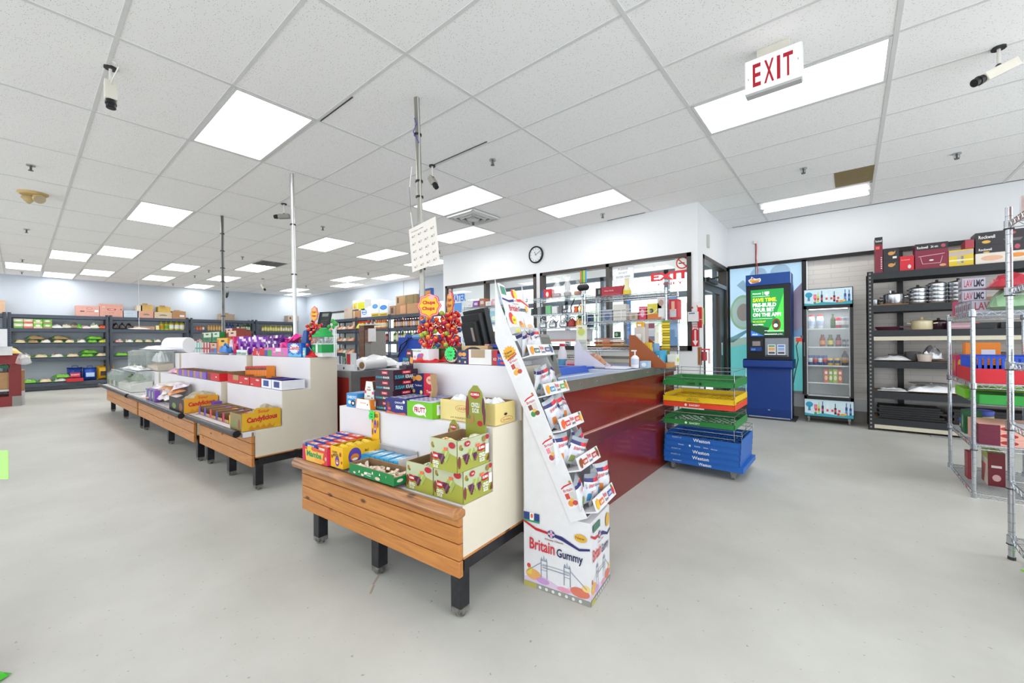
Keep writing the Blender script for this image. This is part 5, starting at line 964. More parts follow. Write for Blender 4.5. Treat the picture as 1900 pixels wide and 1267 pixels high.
b.deco((.062, .15, 0, .165, .154, .12), [('F', 'r', .5, .72, .85, .86, '#c8203a'), tx('F', .53, .75, .82, .83, '#f4e4e4', 'KUMRA'), tx('F', .12, .4, .6, .55, '#3ab0c0', 'SUSAM'), tx('F', .12, .2, .7, .36, '#f0ecec', 'KRAKER'), ('F', 'p', [(.75, .3), (.8, .62), (1.05, .55), (1.0, .25)], '#d89a4a')])
solo('biscuit_carton', 'dark plum raised flap carton on top of the stacked biscuit boxes', 'biscuit box', b, at, r)
at = on(A, -.745, .345, Z1 + .03)
b = B().box(-.06, -.06, -.03, .16, .03, .04, '#1a2354').prism([(-.03, .05), (.09, .05), (.10, .10), (.105, .19), (-.01, .18)], 'y', .035, .038, '#1c2a5c').prism([(.10, .05), (.19, .04), (.21, .1), (.2, .19), (.105, .19)], 'y', .03, .033, '#c8203a')
b.prism([(.19, .04), (.21, .1), (.2, .19), (.205, .19), (.216, .1), (.2, .03)], 'y', -.01, .033, 'cardboard_in')
b.add([(.0 + .03 * math.cos(a * PI / 7) * 1.0, .0335, .155 + .018 * math.sin(a * PI / 7)) for a in range(14)], [list(range(14))], '#d08a3c').add([(.055 + .03 * math.cos(a * PI / 7), .0332, .16 + .018 * math.sin(a * PI / 7)) for a in range(14)], [list(range(14))], '#d89848')
b.add([(.155 + .03 * math.cos(a * PI / 7), .0285, .15 + .024 * math.sin(a * PI / 7)) for a in range(14)], [list(range(14))], '#e8b8a0').text('EKER', (.14, .0275, .145), (.03, 0, 0), (0, 0, .012), '#c8203a').text('Tea Biscuit', (.02, .0345, .11), (.06, 0, 0), (0, 0, .01), '#e8e8f0').text('Taste', (.125, .0285, .075), (.06, 0, 0), (0, 0, .016), '#f4dcd4')
b.add([(.01 + .012 * math.cos(a * PI / 4), .0335, .08 + .012 * math.sin(a * PI / 4)) for a in range(8)], [list(range(8))], '#d8a05a').add([(.075 + .012 * math.cos(a * PI / 4), .0335, .075 + .012 * math.sin(a * PI / 4)) for a in range(8)], [list(range(8))], '#e8dca0')
solo('biscuit_carton', 'navy biscuit carton with a raised red flap and orange biscuits', 'biscuit box', b, at, r)
# ---- top tier
Z2 = 1.072
at = on(A, -.895, .50, Z2); pk('candy_box', 'white egg candy box with red base at the top tier left', 'candy box', at, (.16, .09, .085), '#e9e6ea', [('F', 'r', 0, 0, 1, .18, '#d83a2a'), ('F', 'e', .5, .36, .17, .3, '#6a6ac0'), ('F', 'e', .5, .2, .2, .18, '#e04a2a'), ('F', 'e', .62, .55, .1, .14, '#d84a6a'), tx('F', .1, .8, .6, .92, '#5aa04a', 'Kinder'), ('F', 'e', .2, .4, .06, .1, '#e0a0a0')], r)
pk('candy_box', 'green and blue flat candy box behind the white egg candy box', 'candy box', on(A, -.98, .60, Z2), (.15, .09, .085), '#2f8a4a', [('F', 'e', .7, .5, .2, .3, '#3a8ac8'), ('F', 'r', 0, .8, 1, 1, '#1f5a3a'), ('F', 'p', [(0, .1), (.4, .3), (.4, .5), (0, .4)], '#e8f0f0')], r)
pk('flat_box', 'green topped flat box leaning behind the lollipop stand', 'candy box', on(A, -.96, .70, Z2), (.3, .03, .12), '#2f9a3a', [('F', 'r', 0, 0, 1, .6, '#b7936a'), ('F', 'r', .4, .7, 1, .95, '#c8402a')], r)
def lolly(label, at, rz, H_, n, sign_z, sgn=.07, seed=1, tone=0, srz=0):
    t = thing('lollipop_stand', label, 'lollipop stand', at, rz)
    RD = '#d3151e'
    b = B().lathe([(.085, 0), (.085, .012), (.06, .016), (.03, .06), (.018, .07), (.012, H_)], RD, n=20)
    for k in range(n): z = .09 + k * (H_ - .1) / n; b.lathe([(.012, z), (.028, z + .012), (.045 if k > n - 3 else .03, z + .018), (.028, z + .024), (.012, z + .034)], RD, n=16, cap=False)
    b.box(-.10, -.07, 0, .10, .07, .008, RD); obj('pole', b, t)
    R = random.Random(seed); C_ = ['#c01828', '#cc3030', '#b82440', '#d0482c', '#c22050', '#2f4a86', '#8fa83a', '#d86a3a']; i = 0
    balls = {}
    for c in C_: balls[c] = B().sph((0, 0, 0), .0165, c + 'p', 12).lathe([(.0167 * math.cos(a), .0167 * math.sin(a)) for a in (.9, 1.1, 1.3)], '#e8b84a', n=12, cap=False).cyl((0, 0, -.075), (0, 0, -.012), .0018, '#e8e6e0', n=5).mesh('lollipop')
    for k in range(n):
        z = .075 + k * (H_ - .08) / n
        m = 8
        for j in range(m):
            a = j * 2 * PI / m + k * .35; rr = .062 - .018 * ((j + k) % 2)
            c = R.choice(C_[:5]) if R.random() < (.8 if tone else .86) else R.choice(C_[5:])
            o = obj('lollipop', balls[c], t); o.location = (rr * math.cos(a), rr * math.sin(a), z + .035 + .012 * ((j * 5 + k) % 3)); 
            o.rotation_euler = Vector((math.cos(a) * .55, math.sin(a) * .55, .8)).to_track_quat('Z', 'Y').to_euler()
    b = B().cyl((0, 0, H_), (0, 0, sign_z - sgn * .9), .006, RD, n=8)
    for q, (rad, c, y) in enumerate(((sgn, '#cf2a24', .004), (sgn * .95, '#f0a0a8', 0), (sgn * .86, '#d4372a', -.001), (sgn * .8, '#f5b81c', -.002))):
        pts = [(rad * (1 + .07 * math.cos(8 * a)) * math.cos(a), sign_z + rad * .95 * (1 + .07 * math.cos(8 * a)) * math.sin(a)) for a in [PI * 2 * k / 48 for k in range(48)]]
        if q == 0: b.prism(pts, 'y', 0, .004, c)
        else: b.add([(p[0], y - .0004, p[1]) for p in pts], [list(range(48))], c)
    b.text('*Chupa', (-sgn * .55, -.0035, sign_z + sgn * .05), (sgn * 1.1, 0, 0), (0, 0, sgn * .36), '#b81c24').text('*Chups', (-sgn * .6, -.0035, sign_z - sgn * .42), (sgn * 1.1, 0, 0), (0, 0, sgn * .36), '#b81c24')
    b.add([(sgn * .25 + sgn * .26 * math.cos(a * PI / 8), -.0032, sign_z + sgn * .66 + sgn * .2 * math.sin(a * PI / 8)) for a in range(16)], [list(range(16))], '#f0a8b0')
    s = obj('sign', b, t); s.rotation_euler.z = srz
    return t
lolly('red lollipop stand nearest the camera with a round yellow brand flower sign', on(A, -.79, .56, Z2), r + .3, .27, 5, .365, sgn=.082, seed=2, tone=1, srz=.05)
lolly('red lollipop stand behind the nearest one, its brand sign turned sideways', on(A, -.70, .66, Z2 + .0), r + .3, .30, 6, .385, sgn=.08, seed=5, srz=-.8)
at = on(A, -.592, .49, Z2)
b = B(); n = 20; pts = [(.065 + .064 * math.cos(2 * PI * k / n), .053 + .053 * math.sin(2 * PI * k / n)) for k in range(n)]
b.prism(pts, 'y', 0, .05, '#3a1f16')
b.add([(.065 + .055 * math.cos(2 * PI * k / n), -.001, .053 + .045 * math.sin(2 * PI * k / n)) for k in range(n)], [list(range(n))], '#d8c0a0').add([(.065 + .05 * math.cos(2 * PI * k / n), -.0016, .053 + .041 * math.sin(2 * PI * k / n)) for k in range(n)], [list(range(n))], '#3a1a14').text('Tutku', (.035, -.0025, .012), (.06, 0, 0), (0, 0, .02), '#ece4d8')
solo('cookie_box', 'brown oval front cookie box carrying a bright green star', 'cookie box', b, at, r)
b = B(); b.add([(.06 + .045 * (1, .78)[q % 2] * math.cos(PI * q / 13), 0, .06 + .045 * (1, .78)[q % 2] * math.sin(PI * q / 13)) for q in range(26)], [list(range(26))], '#2fd867'); b.add([(.06 + .045 * (1, .78)[q % 2] * math.cos(PI * q / 13), .0015, .06 + .045 * (1, .78)[q % 2] * math.sin(PI * q / 13)) for q in range(26)], [list(range(26))[::-1]], '#2fd867')
b.text('2 for', (.04, -.0006, .062), (.04, 0, 0), (0, 0, .014), '#145a2a').text('1.99', (.042, -.0006, .04), (.036, 0, 0), (0, 0, .014), '#145a2a')
solo('price_note', 'fluorescent green star burst price note on the brown cookie box', 'price note', b, L2W(at, r, 0, -.006, 0), r)
pk('cookie_box', 'cream and brown cookie box behind the navy biscuit box', 'cookie box', on(A, -.47, .52, Z2), (.2, .12, .105), '#c9a878', [('F', 'e', .45, .45, .42, .5, '#3a2018'), ('F', 'e', .45, .45, .3, .36, '#d8c0a0'), ('T', 'r', .1, .1, .9, .9, '#6a3a2a')], r)
pk('biscuit_box', 'small navy biscuit box with two orange biscuits, top tier centre', 'biscuit box', on(A, -.462, .47, Z2), (.085, .045, .078), '#1c2a5c', [('F', 'e', .32, .72, .19, .15, '#d08a3c'), ('F', 'e', .66, .72, .19, .15, '#d89848'), tx('F', .4, .42, .85, .5, '#e8e8f0', 'Tea Biscuit'), ('F', 'e', .25, .2, .08, .08, '#e0b060'), ('F', 'e', .75, .15, .08, .08, '#e8dca0'), ('R', 'r', 0, 0, 1, 1, '#c8203a')], r)
tray('carton', 'plain white open fronted carton on the top tier right side', on(A, -.37, .47, Z2), (.165, .11, .085), '#dedad8', 'cardboard_in', r, [('F', 'r', .12, .45, .72, .98, '#a88f72')], cat='carton')
pk('candy_pack', 'small deep red candy pack right of the white carton', 'candy pack', on(A, -.198, .47, Z2), (.035, .09, .08), '#b01c2c', [tx('F', .2, .3, .8, .5, '#f0dcd8', 'KO')], r)
pk('candy_pack', 'small blue candy pack with yellow lettering, right of the red one', 'candy pack', on(A, -.16, .465, Z2), (.075, .09, .062), '#1c48b0', [tx('F', .1, .35, .9, .75, '#f0b81c', 'Hooy'), ('F', 'e', .5, .2, .3, .1, '#d83a2a')], r)
for k, (u, v, c, c2, lb) in enumerate(((-.36, .60, '#e8a090', '#c85a4a', 'peach'), (-.30, .57, '#1c2f7a', '#3a5ac8', 'dark blue'), (-.235, .57, '#c82a34', '#e8d8d8', 'red'), (-.2, .62, '#3ad88a', '#2a9a5a', 'mint green'))):
    o = pk('snack_box', lb + ' small snack box lying behind the plain white carton', 'snack box', on(A, u, v, Z2 + .088 if k < 3 else Z2), (.1, .07, .025) if k < 3 else (.13, .07, .11), c, [('F', 'r', .2, .3, .8, .7, c2), ('T', 'r', .2, .2, .8, .6, c2), ('T', 'e', .5, .75, .15, .12, '#e0503a')], r + (.3, -.15, .25, 0)[k], 'small snack boxes near the till')
pk('snack_carton', 'hidden flat carton under the loose snack boxes by the till', 'carton', on(A, -.37, .585, Z2), (.24, .09, .086), '#6a4a3a', (), r)
# ---- tills
t = thing('till_monitor', 'large black till monitor seen from behind by the lollipop stand', 'monitor', (-2.06, 2.22, .927), 2.75)
b = B()
M = Matrix.Rotation(-.22, 4, 'X') 
obj('panel', B().box(-.2, -.02, .13, .2, .015, .52, 'monitor_black', M).box(-.195, -.022, .135, .195, -.02, .515, 'screen_off', M).box(-.17, .015, .16, .17, .05, .49, 'monitor_black', M), t, bev=.006)
obj('back_cover', B().box(-.13, .05, .2, .13, .08, .44, 'monitor_black', M).box(-.09, .08, .3, -.05, .082, .4, '#b8a8a4', M), t, bev=.008)
obj('stand', B().prism([(.02, .0), (.2, 0), (.2, .05), (.13, .22), (.05, .28), (.0, .2)], 'x', -.09, .09, 'monitor_black').box(-.15, -.12, -.0, .15, .22, .035, 'monitor_black').prism([(-.1, .035), (.2, .035), (.2, .06), (.0, .09)], 'x', -.13, .13, '#2c2e31'), t, bev=.004)
t = thing('customer_screen', 'thin grey customer screen leaning beside the gummy display', 'monitor', (-1.47, 2.26, .93), 2.0)
M = Matrix.Rotation(-.30, 4, 'X')
obj('panel', B().box(-.17, -.0, .03, .17, .022, .33, 'grey_plastic', M).box(-.15, -.0015, .05, .15, 0, .31, '#55554f', M), t, bev=.003); obj('stand', B().box(-.06, .02, 0, .06, .16, .02, 'monitor_black').box(-.02, .04, .0, .02, .07, .2, 'monitor_black'), t)
b = B().prism([(0, 0), (.36, 0), (.36, .16), (.2, .165), (.0, .16)], 'y', 0, .3, '#123f9e').prism([(.18, .14), (.36, .14), (.34, .2), (.26, .2)], 'y', .02, .28, '#2456b0')
solo('scale_cover', 'bright blue plastic sheet over the scale behind the plum boxes', 'scale', B().box(0, 0, -.15, .52, .34, .17, '#123f9e').box(.1, .0, .17, .5, .3, .19, '#1a4cae').sph((.28, .05, .17), .09, '#6a9ac8', 12, sz=.35).tube([(.02, -.01, .03), (.08, -.03, .1), (.2, -.02, .16), (.32, .02, .2)], .006, '#16181c').tube([(.0, -.01, -.02), (.06, -.03, .02), (.14, -.02, .1), (.15, .0, .17)], .006, '#16181c'), (-3.42, 2.38, 1.08), .05)
solo('scale_counter', 'grey lower stand carrying the blue sheeted scale', 'counter', B().box(0, 0, 0, .5, .34, .93, 'dull_steel'), (-3.42, 2.38, 0), .05)
t = thing('blue_screen', 'blue framed upright screen with an orange face left of lollipops', 'monitor', (-2.92, 2.25, 1.0), -.15)
obj('panel', B().box(0, 0, .36, .2, .03, .66, '#184a9a').box(.022, -.002, .385, .195, 0, .64, '#c98a1c').deco((.022, -.002, .385, .195, 0, .64), [('F', 'e', .5, .5, .26, .2, '#d8a860'), ('F', 'e', .5, .5, .22, .17, '#c98a1c'), tx('F', .3, .47, .7, .54, '#e8d8b0', 'DOLLAR')]), t, bev=.003)
obj('stand', B().prism([(.0, 0), (.0, .36), (.03, .36), (.16, .0)], 'x', .06, .1, '#184a9a', TR(.03, 0, 0)).prism([(.02, .36), (.055, .36), (.16, .05), (.12, .03)], 'y', -.01, .02, '#1d5ab0'), t); obj('support', B().box(.0, -.02, -.08, .2, .15, .03, '#184a9a').box(.06, .03, -1.0, .14, .11, -.07, 'dull_steel'), t)
# ---- stand 3 (left row, nearest)
A = ST3; r = A['r']; ZD, Z1, Z2 = .502, .799, 1.074
at = on(A, -.30, -.085, ZD)
def candyl(label, u, v, w, d, h, base, dk, S, z=ZD):
    at = on(S, u, v, z); rr = S['r']
    o = tray('candy_carton', label, at, (w, d, h), base, 'cardboard_in', rr, [('R', 'p', [(0, 0), (1, 0), (1, .3), (0, .05)], '#c9861c'), ('R', 'p', [(.1, .12), (.9, .3), (.92, .5), (.2, .3)], '#d8a81c'), tx('R', .12, .4, .92, .74, '#c01c2c', 'Candylicious'), ('R', 'e', .5, .22, .3, .1, '#ece0c0'), ('F', 'r', 0, 0, 1, 1, dk), ('F', 'e', .35, .35, .13, .22, '#6a8a3a'), ('F', 'e', .8, .4, .1, .3, '#8a4a2a')], front=.42, left=.6, right=1.05, back=1.1)
    b = B().prism([(-.004, 0), (0, h * .2), (d * .35, h * 1.3), (d, h * 1.15), (d, 0)], 'x', w + .0014, w + .0035, base)
    b.text('*Candylicious', (w + .0045, d * .12, h * .35), (0, d * .78, h * .12), (0, 0, h * .42), '#c01c2c').text('Sour', (w + .0045, d * .4, h * .98), (0, d * .3, 0), (0, 0, h * .2), '#d8402a')
    b.add([(w + .004, d * (.15 + .7 * k / 9), h * (.1 + .2 * (k % 2))) for k in range(10)] + [(w + .004, d * .8, h * .02), (w + .004, d * .2, h * .02)], [list(range(12))], '#c9861c')
    obj('side_card', b, o)
    for k in range(3):
        q = B(); q.pouch(w * .6, d * .35, .05, '#a89a80p', seed=k + 4, wob=.5); oo = solo('candy_bag', ('front', 'middle', 'rear')[k] + ' crinkled foil candy bag in ' + ('the yellow carton at the near end' if S is ST3 else 'the yellow and black carton further left'), 'candy bag', q, L2W(at, rr, w * .6, d * (.25 + .25 * k), h * (.45 + .25 * k)), rr + .3 * k, 'foil bags in the candy cartons'); oo.rotation_euler.x = .4
    return o
candyl('yellow and red lettered candy carton at the near end of left row', -.255, -.09, .25, .29, .135, '#d8a828', '#8a7a4a', A)
for k in range(6):     # cardboard dividers of the chocolate bar trays
    u = -1.32 + k * .17; at = on(A, u, -.03, ZD)
    c = ('#6a48b0', '#6a48b0', '#d8482c', '#3a4a9a', '#c8204a', '#e8c81c')[k]
    tray('bar_tray', 'open cardboard chocolate bar tray, %s from the left on the near left stand' % ordw(k), at, (.155, .235, .085), 'cardboard', 'cardboard_in', r, [('F', 'r', 0, 0, .3, .9, c), ('R', 'p', [(0, 0), (.18, 0), (.3, .5), (0, .9)], c)], front=.3, left=.9, right=.9, group='chocolate bar trays on the left row deck')
    for j in range(3): pk('chocolate_bar', ('leftmost violet', 'second violet', 'orange', 'dark blue', 'crimson', 'white and yellow')[k] + ' chocolate bar, ' + ordw(j) + ' from front of its open tray', 'chocolate bar', L2W(at, r, .015, .04 + j * .062, .012 + .012 * j), (.125, .05, .03), ('#5a3a9a', '#6a48b0', '#d8582c', '#3a4a9a', '#b8204a', '#e4e0da')[k] + 'p', [('T', 'r', .2, .2, .8, .8, ('#c8304a', '#8a6ad0', '#e8b84a', '#8a9ad8', '#e88aa0', '#c03a4a')[k])], r, 'chocolate bars on the left row deck')
GR = 'opened snack cartons on the middle tier of the left row'
def mid(label, S, u, w, h, c, ins='cardboard_in', win=None, d=.19, front=.9, extra=(), left=1, right=1, back=1):
    at = on(S, u, .225, Z1); D = [('F', 'r', 0, 0, 1, 1, c)] + list(extra)
    if win: D += [('F', 'r', .2, .2, .75, .85, win)]
    tray('snack_carton', label, at, (w, d, h), c, ins, S['r'], D, front=front, group=GR, left=left, right=right, back=back)
    return at
E1 = [('F', 'e', .7, .75, .16, .09, '#f0d8d0'), ('F', 'r', .08, .15, .3, .24, '#f0d8d0')]
mid('red snack carton left of the near left stand divider', ST2, -.50, .40, .085, '#c81c22', extra=[('F', 'r', 0, 0, .3, .9, '#7a1c1c'), ('F', 'e', .75, .5, .06, .09, '#f0d8d0')])
mid('tall red and cardboard snack carton behind upright orange packets', A, -1.33, .3, .085, '#c81c22', 'cardboard_in', front=.5, left=1.3, extra=[('F', 'r', .5, .4, 1, 1, 'cardboard')])
at = on(A, -1.25, .36, Z1)
for k in range(13): pk('wafer_packet', 'upright orange wafer packet with black top, %s in its red rack' % ordw(k), 'wafer packet', L2W(at, r, .0 + k * .042, 0, .03 + k * .0015), (.034, .08, .13), '#e8862a', [('F', 'r', 0, .72, 1, .84, '#2a1a14'), ('F', 'r', 0, .84, 1, 1, '#c81c22'), ('F', 'r', 0, 0, 1, .12 + .01 * k, '#c81c22'), ('T', 'r', 0, 0, 1, 1, '#b01c20')], r, 'upright orange wafer packets')
pk('wafer_rack', 'red slanting cardboard rack holding the upright orange wafer packets', 'carton', on(A, -1.26, .342, Z1), (.57, .016, .055), '#c81c22', [('F', 'r', 0, .5, .5, 1, '#d83a2a'), tx('F', .78, .4, .9, .7, '#f0d8d0', 'KITKAT')], r)
mid('red snack carton with white oval, centre of the near left stand', A, -1.02, .27, .08, '#c81c22', extra=E1)
mid('second red snack carton with white oval, right of the centre one', A, -.73, .25, .08, '#c81c22', extra=E1, left=1.05)
mid('white snack carton with a blue window on the near left stand', A, -.46, .21, .08, '#e4e4ea', '#5a48a0', '#2a4a8a')
mid('long white snack carton with blue window at the near right end', A, -.235, .205, .08, '#e4e4ea', '#5a48a0', '#2a3a7a')
for k in range(5): mid(('small violet fronted cardboard carton, %s from left on the middle stand') % ordw(k), ST2, -1.78 + k * .25, .235, .08, '#7a58b8' if k % 2 == 0 else '#8a66c0', extra=[('F', 'r', 0, 0, .35, 1, 'cardboard')], front=.85)
b = B(); b.pouch(.6, .16, .07, '#d890b0p', seed=9, nx=12, wob=.5); solo('candy_bag', 'pink and white candy bag at the far end of middle tier', 'candy bag', b, on(ST2, -2.1, .33, Z1), .02)
# stand 3 top tier
at = on(A, -1.345, .46, Z2); tray('carton', 'low red and white open carton on the left row top shelf', at, (.34, .2, .08), '#c81c22', '#e4dcd8', r, [('F', 'r', .35, .1, .6, .6, '#e08a80')], front=.95, left=.5)
at = on(A, -1.0, .455, Z2)
tray('candy_tray', 'long pink and green fronted candy tray beside the blue candy box', at, (.55, .2, .085), '#d86ab0', 'cardboard_in', r, [('F', 'r', 0, 0, .15, .7, '#3a4a9a'), ('F', 'r', .15, 0, .34, .75, '#4a9a4a'), ('F', 'r', .34, .0, 1, .85, '#d86ab0'), ('F', 'e', .55, .35, .04, .16, '#5ab06a'), ('F', 'e', .78, .35, .04, .16, '#5ab06a'), tx('F', .4, .4, .5, .6, '#f0d0e4', 'CANDY'), ('F', 'r', .5, .55, .72, .95, '#ecdce8')], back=2.0, left=.8, right=1.1)
for k in range(7):
    b = B(); b.pouch(.11, .1, .04, '#e0489ap' if k % 2 else '#d82a8ap', seed=k, wob=.5); o = solo('candy_bag', ('pale', 'hot')[k % 2] + ' pink candy bag, %s along the long pink tray' % ordw(k), 'candy bag', b, L2W(at, r, .2 + .055 * k, .1, .07 + .017 * k), r + k, 'pink candy bags'); o.rotation_euler.x = .6
at = on(A, -.46, .455, Z2)
t = thing('candy_box', 'tall blue candy box with red script and slanting lid', 'candy box', at, r)
obj('carton', B().box(0, 0, 0, .28, .12, .13, '#1c5ab8').deco((0, 0, 0, .28, .12, .13), [('F', 'p', [(0, 0), (1, 0), (1, .25), (.8, .15), (.6, .3), (.4, .12), (.2, .3), (0, .2)], '#58b0e0'), ('F', 's', .5, .6, .4, .4, '#d8e0f0'), tx('F', .14, .42, .88, .8, '#d03a2a', '*Candy')]), t)
obj('lid', B().prism([(.14, .12), (.28, .13), (.31, .26), (.2, .245)], 'y', .06, .1, '#1c4a94').prism([(.28, .0), (.3, .0), (.33, .26), (.28, .2)], 'y', .03, .11, '#1a4484'), t)
lolly('small red lollipop stand beside the green lidded sweet jar', on(A, -.14, .56, Z2), 0, .3, 5, .40, sgn=.075, seed=8, tone=1)
t = thing('sweet_jar', 'clear sweet jar with stepped bright green lid and green base', 'jar', on(A, -.04, .6, Z2), 0)
obj('base', B().box(-.1, -.07, .04, .1, .07, .115, '#1f9a4a').deco((-.1, -.07, .04, .1, .07, .115), [('F', 'r', .42, 0, .62, 1, '#e6ece6'), ('F', 'e', .2, .5, .08, .2, '#58c078')]).box(-.09, -.06, 0, .09, .06, .04, '#dfe4e0'), t)
obj('bowl', B().lathe([(.1, .115), (.108, .16), (.1, .19)], 'acrylic', n=20).box(-.105, -.075, .115, .105, .075, .125, '#dfe4e0'), t)
obj('lid', B().lathe([(.105, .185), (.1, .2), (.075, .215), (.07, .235), (.045, .245), (.04, .262), (.015, .27)], '#1fa04a', n=20), t)
R = random.Random(4); sb = [B().sph((0, 0, 0), .012, c, 8).mesh('gumball') for c in ('#c8d0d0', '#e8e8ec', '#8a9aa0')]
for k in range(22): a = k * 2.4; q = .02 + .065 * (k % 5) / 5; o = obj('gumball', sb[k % 3]); c = on(A, -.04, .6, Z2); o.location = (c[0] + q * math.cos(a), c[1] + q * math.sin(a), c[2] + .137 + .02 * (k // 11)); tagit(o, 'silvery ball sweet inside the green lidded jar', 'sweet', 'ball sweets in the green lidded jar')
G = 'green lollipops beside the sweet jar'
for k, (x, z) in enumerate(((-.02, .28), (.05, .33), (.085, .31), (.07, .275), (.11, .3))): c = on(A, .0, .64, Z2); solo('lollipop', 'glossy green lollipop above the jar lid, %s from its left' % ordw(k), 'lollipop', B().sph((0, 0, 0), .019, '#2f9a3a' + 'p', 12).cyl((0, 0, -z), (0, 0, -.015), .004, '#e4e8e8', n=6), (c[0] + x, c[1], c[2] + z), 0, G)
pk('flyer', 'small light blue printed card by the red lollipop stand', 'card', on(A, -.27, .47, Z2), (.13, .01, .085), '#7ac8e0', [('F', 'r', .3, .2, .95, .7, '#e8ecd0'), tx('F', .35, .3, .9, .55, '#8aa03a', 'LOT')], r)
# desk telephone on a post behind
t = thing('desk_telephone', 'black desk telephone with handset perched behind the red lollipops', 'telephone', (-5.72, 2.62, 1.29), .35)
M = Matrix.Rotation(-.25, 4, 'X')
b = B().box(0, 0, .06, .2, .03, .36, 'monitor_black', M); b.box(.06, -.002, .29, .17, 0, .335, '#7a8a80', M)
for i in range(4):
    for j in range(4): b.box(.07 + j * .028, -.005, .12 + i * .033, .088 + j * .028, 0, .138 + i * .033, '#4a4c50', M)
obj('body', b, t, bev=.004); obj('handset', B().tube([(-.035, -.01, .35), (-.045, -.04, .33), (-.045, -.045, .2), (-.045, -.03, .14)], .022, 'monitor_black', n=10, M=M), t)
obj('bracket', B().box(.06, .0, -.6, .12, .05, .08, 'monitor_black').box(.07, .01, -1.29, .11, .05, -.6, 'dull_steel'), t); obj('paper', B().box(.03, -.02, -.05, .09, -.015, .08, '#e4e4e2'), t)
# clutter on the second till
CT = .93
def blob2(name, label, cat, at, s, m, rz=0, seed=0, wob=.45, group=None):
    b = B(); b.pouch(s[0], s[1], s[2], m, seed=seed, nx=9, ny=8, wob=wob); return solo(name, label, cat, b, at, rz, group)
blob2('bag_pile', 'crumpled clear plastic bags heaped on the second till', 'plastic bag', (-3.95, 2.45, CT), (.4, .5, .11), 'white_wrap', .2, 3)
blob2('bag_pile', 'grey crumpled wrap lying on the second till near cable', 'plastic bag', (-3.72, 2.9, CT), (.2, .4, .09), 'silver_foil', .5, 4)
solo('paper_roll', 'white paper roll with brown core lying on the second till', 'paper roll', B().cyl((0, 0, 0), (.0, .3, 0), .05, '#e6e4e2', n=20).cyl((0, -.002, 0), (0, .0, 0), .034, '#8a6a4a', n=16), (-3.68, 2.14, CT + .05), .25)
pk('notice_box', 'upright red and green sale box on the second till', 'box', (-3.9, 2.06, CT), (.16, .05, .17), '#d8dcdc', [('F', 'p', [(0, 0), (.3, 0), (.42, .5), (.3, 1), (0, 1)], '#0e6a3c'), ('F', 'r', .45, .08, .85, .95, '#c8242c'), tx('F', .05, .2, .3, .8, '#e8f0e8', 'SALE')], .05)
pk('flat_packet', 'white flat paper packet at the front edge of second till', 'packet', (-4.0, 2.02, CT), (.36, .03, .06), '#e2e2e4', [('F', 'e', .5, .4, .04, .2, '#2a3a4a')], .05)
solo('cable_bundle', 'dark coiled cable bundle standing on the second till', 'cable', B().tube([(.09 * math.cos(a / 4), .03 * math.sin(a / 2.3), .09 + .08 * math.sin(a / 4)) for a in range(52)], .006, '#1f3a34'), (-3.66, 3.05, CT), .6)
# ---- middle stand, deck and top shelf
A = ST2; r = A['r']; 
candyl('yellow and black lettered candy carton tipped across the middle stand', -.62, -.09, .56, .29, .14, '#d89a28', '#1c1a1c', A)
R = random.Random(9); G = 'fruit jelly bags on the middle stand'
for k in range(12):
    b = B(); u = -2.0 + (k % 4) * .33; vv = .0 + (k // 4) * .04; b.pouch(.3, .17, .05, ('#e8e0e0', '#e2a070', '#d8d0da')[k % 3] + 'p', seed=k, wob=.5)
    for q in range(7): b.add([(R.uniform(-.11, .11) + dx, R.uniform(-.06, .06) + dy, .056) for dx, dy in ((0, 0),)] and [(cx + .02 * math.cos(a * PI / 4), cy + .016 * math.sin(a * PI / 4), .054) for cx, cy in [(R.uniform(-.1, .1), R.uniform(-.06, .06))] for a in range(8)], [list(range(8))], R.choice(('#e0522a', '#e8a02a', '#d83a3a', '#e87a3a', '#e8d04a')))
    o = solo('jelly_bag', 'clear bag of %s jelly sweets, %s in row %s from the rail' % (('red and orange', 'orange', 'mixed fruit')[k % 3], ordw(k % 4), ('one', 'two', 'three')[k // 4]), 'candy bag', b, on(A, u, vv + .02, ZD + .012 + (k // 4) * .055 + (k % 4) * .02), r + R.uniform(-.3, .3), G); o.rotation_euler.x = .25
for k in range(3): pk('candy_box', ('leftmost', 'middle', 'rightmost')[k] + ' violet and green candy box in front of the jelly bags', 'candy box', on(A, -1.86 + k * .17, -.075, ZD), (.15, .05, .14), '#7a4aa8', [('F', 'r', .4, .0, .65, 1, '#3a9a4a'), ('F', 'p', [(0, .2), (.3, .4), (.2, .9), (0, .8)], '#e0d0ea')], r, 'violet candy boxes')
b = B(); b.pouch(.55, .3, .03, '#c9c6c4p', seed=2, wob=.6); solo('foil_sheet', 'crumpled silver wrapped pack behind the jelly bags', 'candy bag', b, on(A, -1.35, .14, ZD + .2), .1)
for k in range(4): pk('chocolate_box', 'violet and cardboard chocolate box, %s right of the candy carton' % ordw(k), 'chocolate box', on(A, -.03 + k * .0 - .0 if k < 0 else -.50 + k * .12, .19 - 0.0, ZD + .15) if 0 else on(A, -.05 - k * .10, .135, ZD), (.09, .07, .10 + .02 * (k % 2)), '#6a48a8', [('F', 'r', .3, .1, 1, .5, 'cardboard')], r, 'violet chocolate boxes') if k < 1 else None
GB = 'printed drink packs on the left row top shelf'
Z2 = 1.085
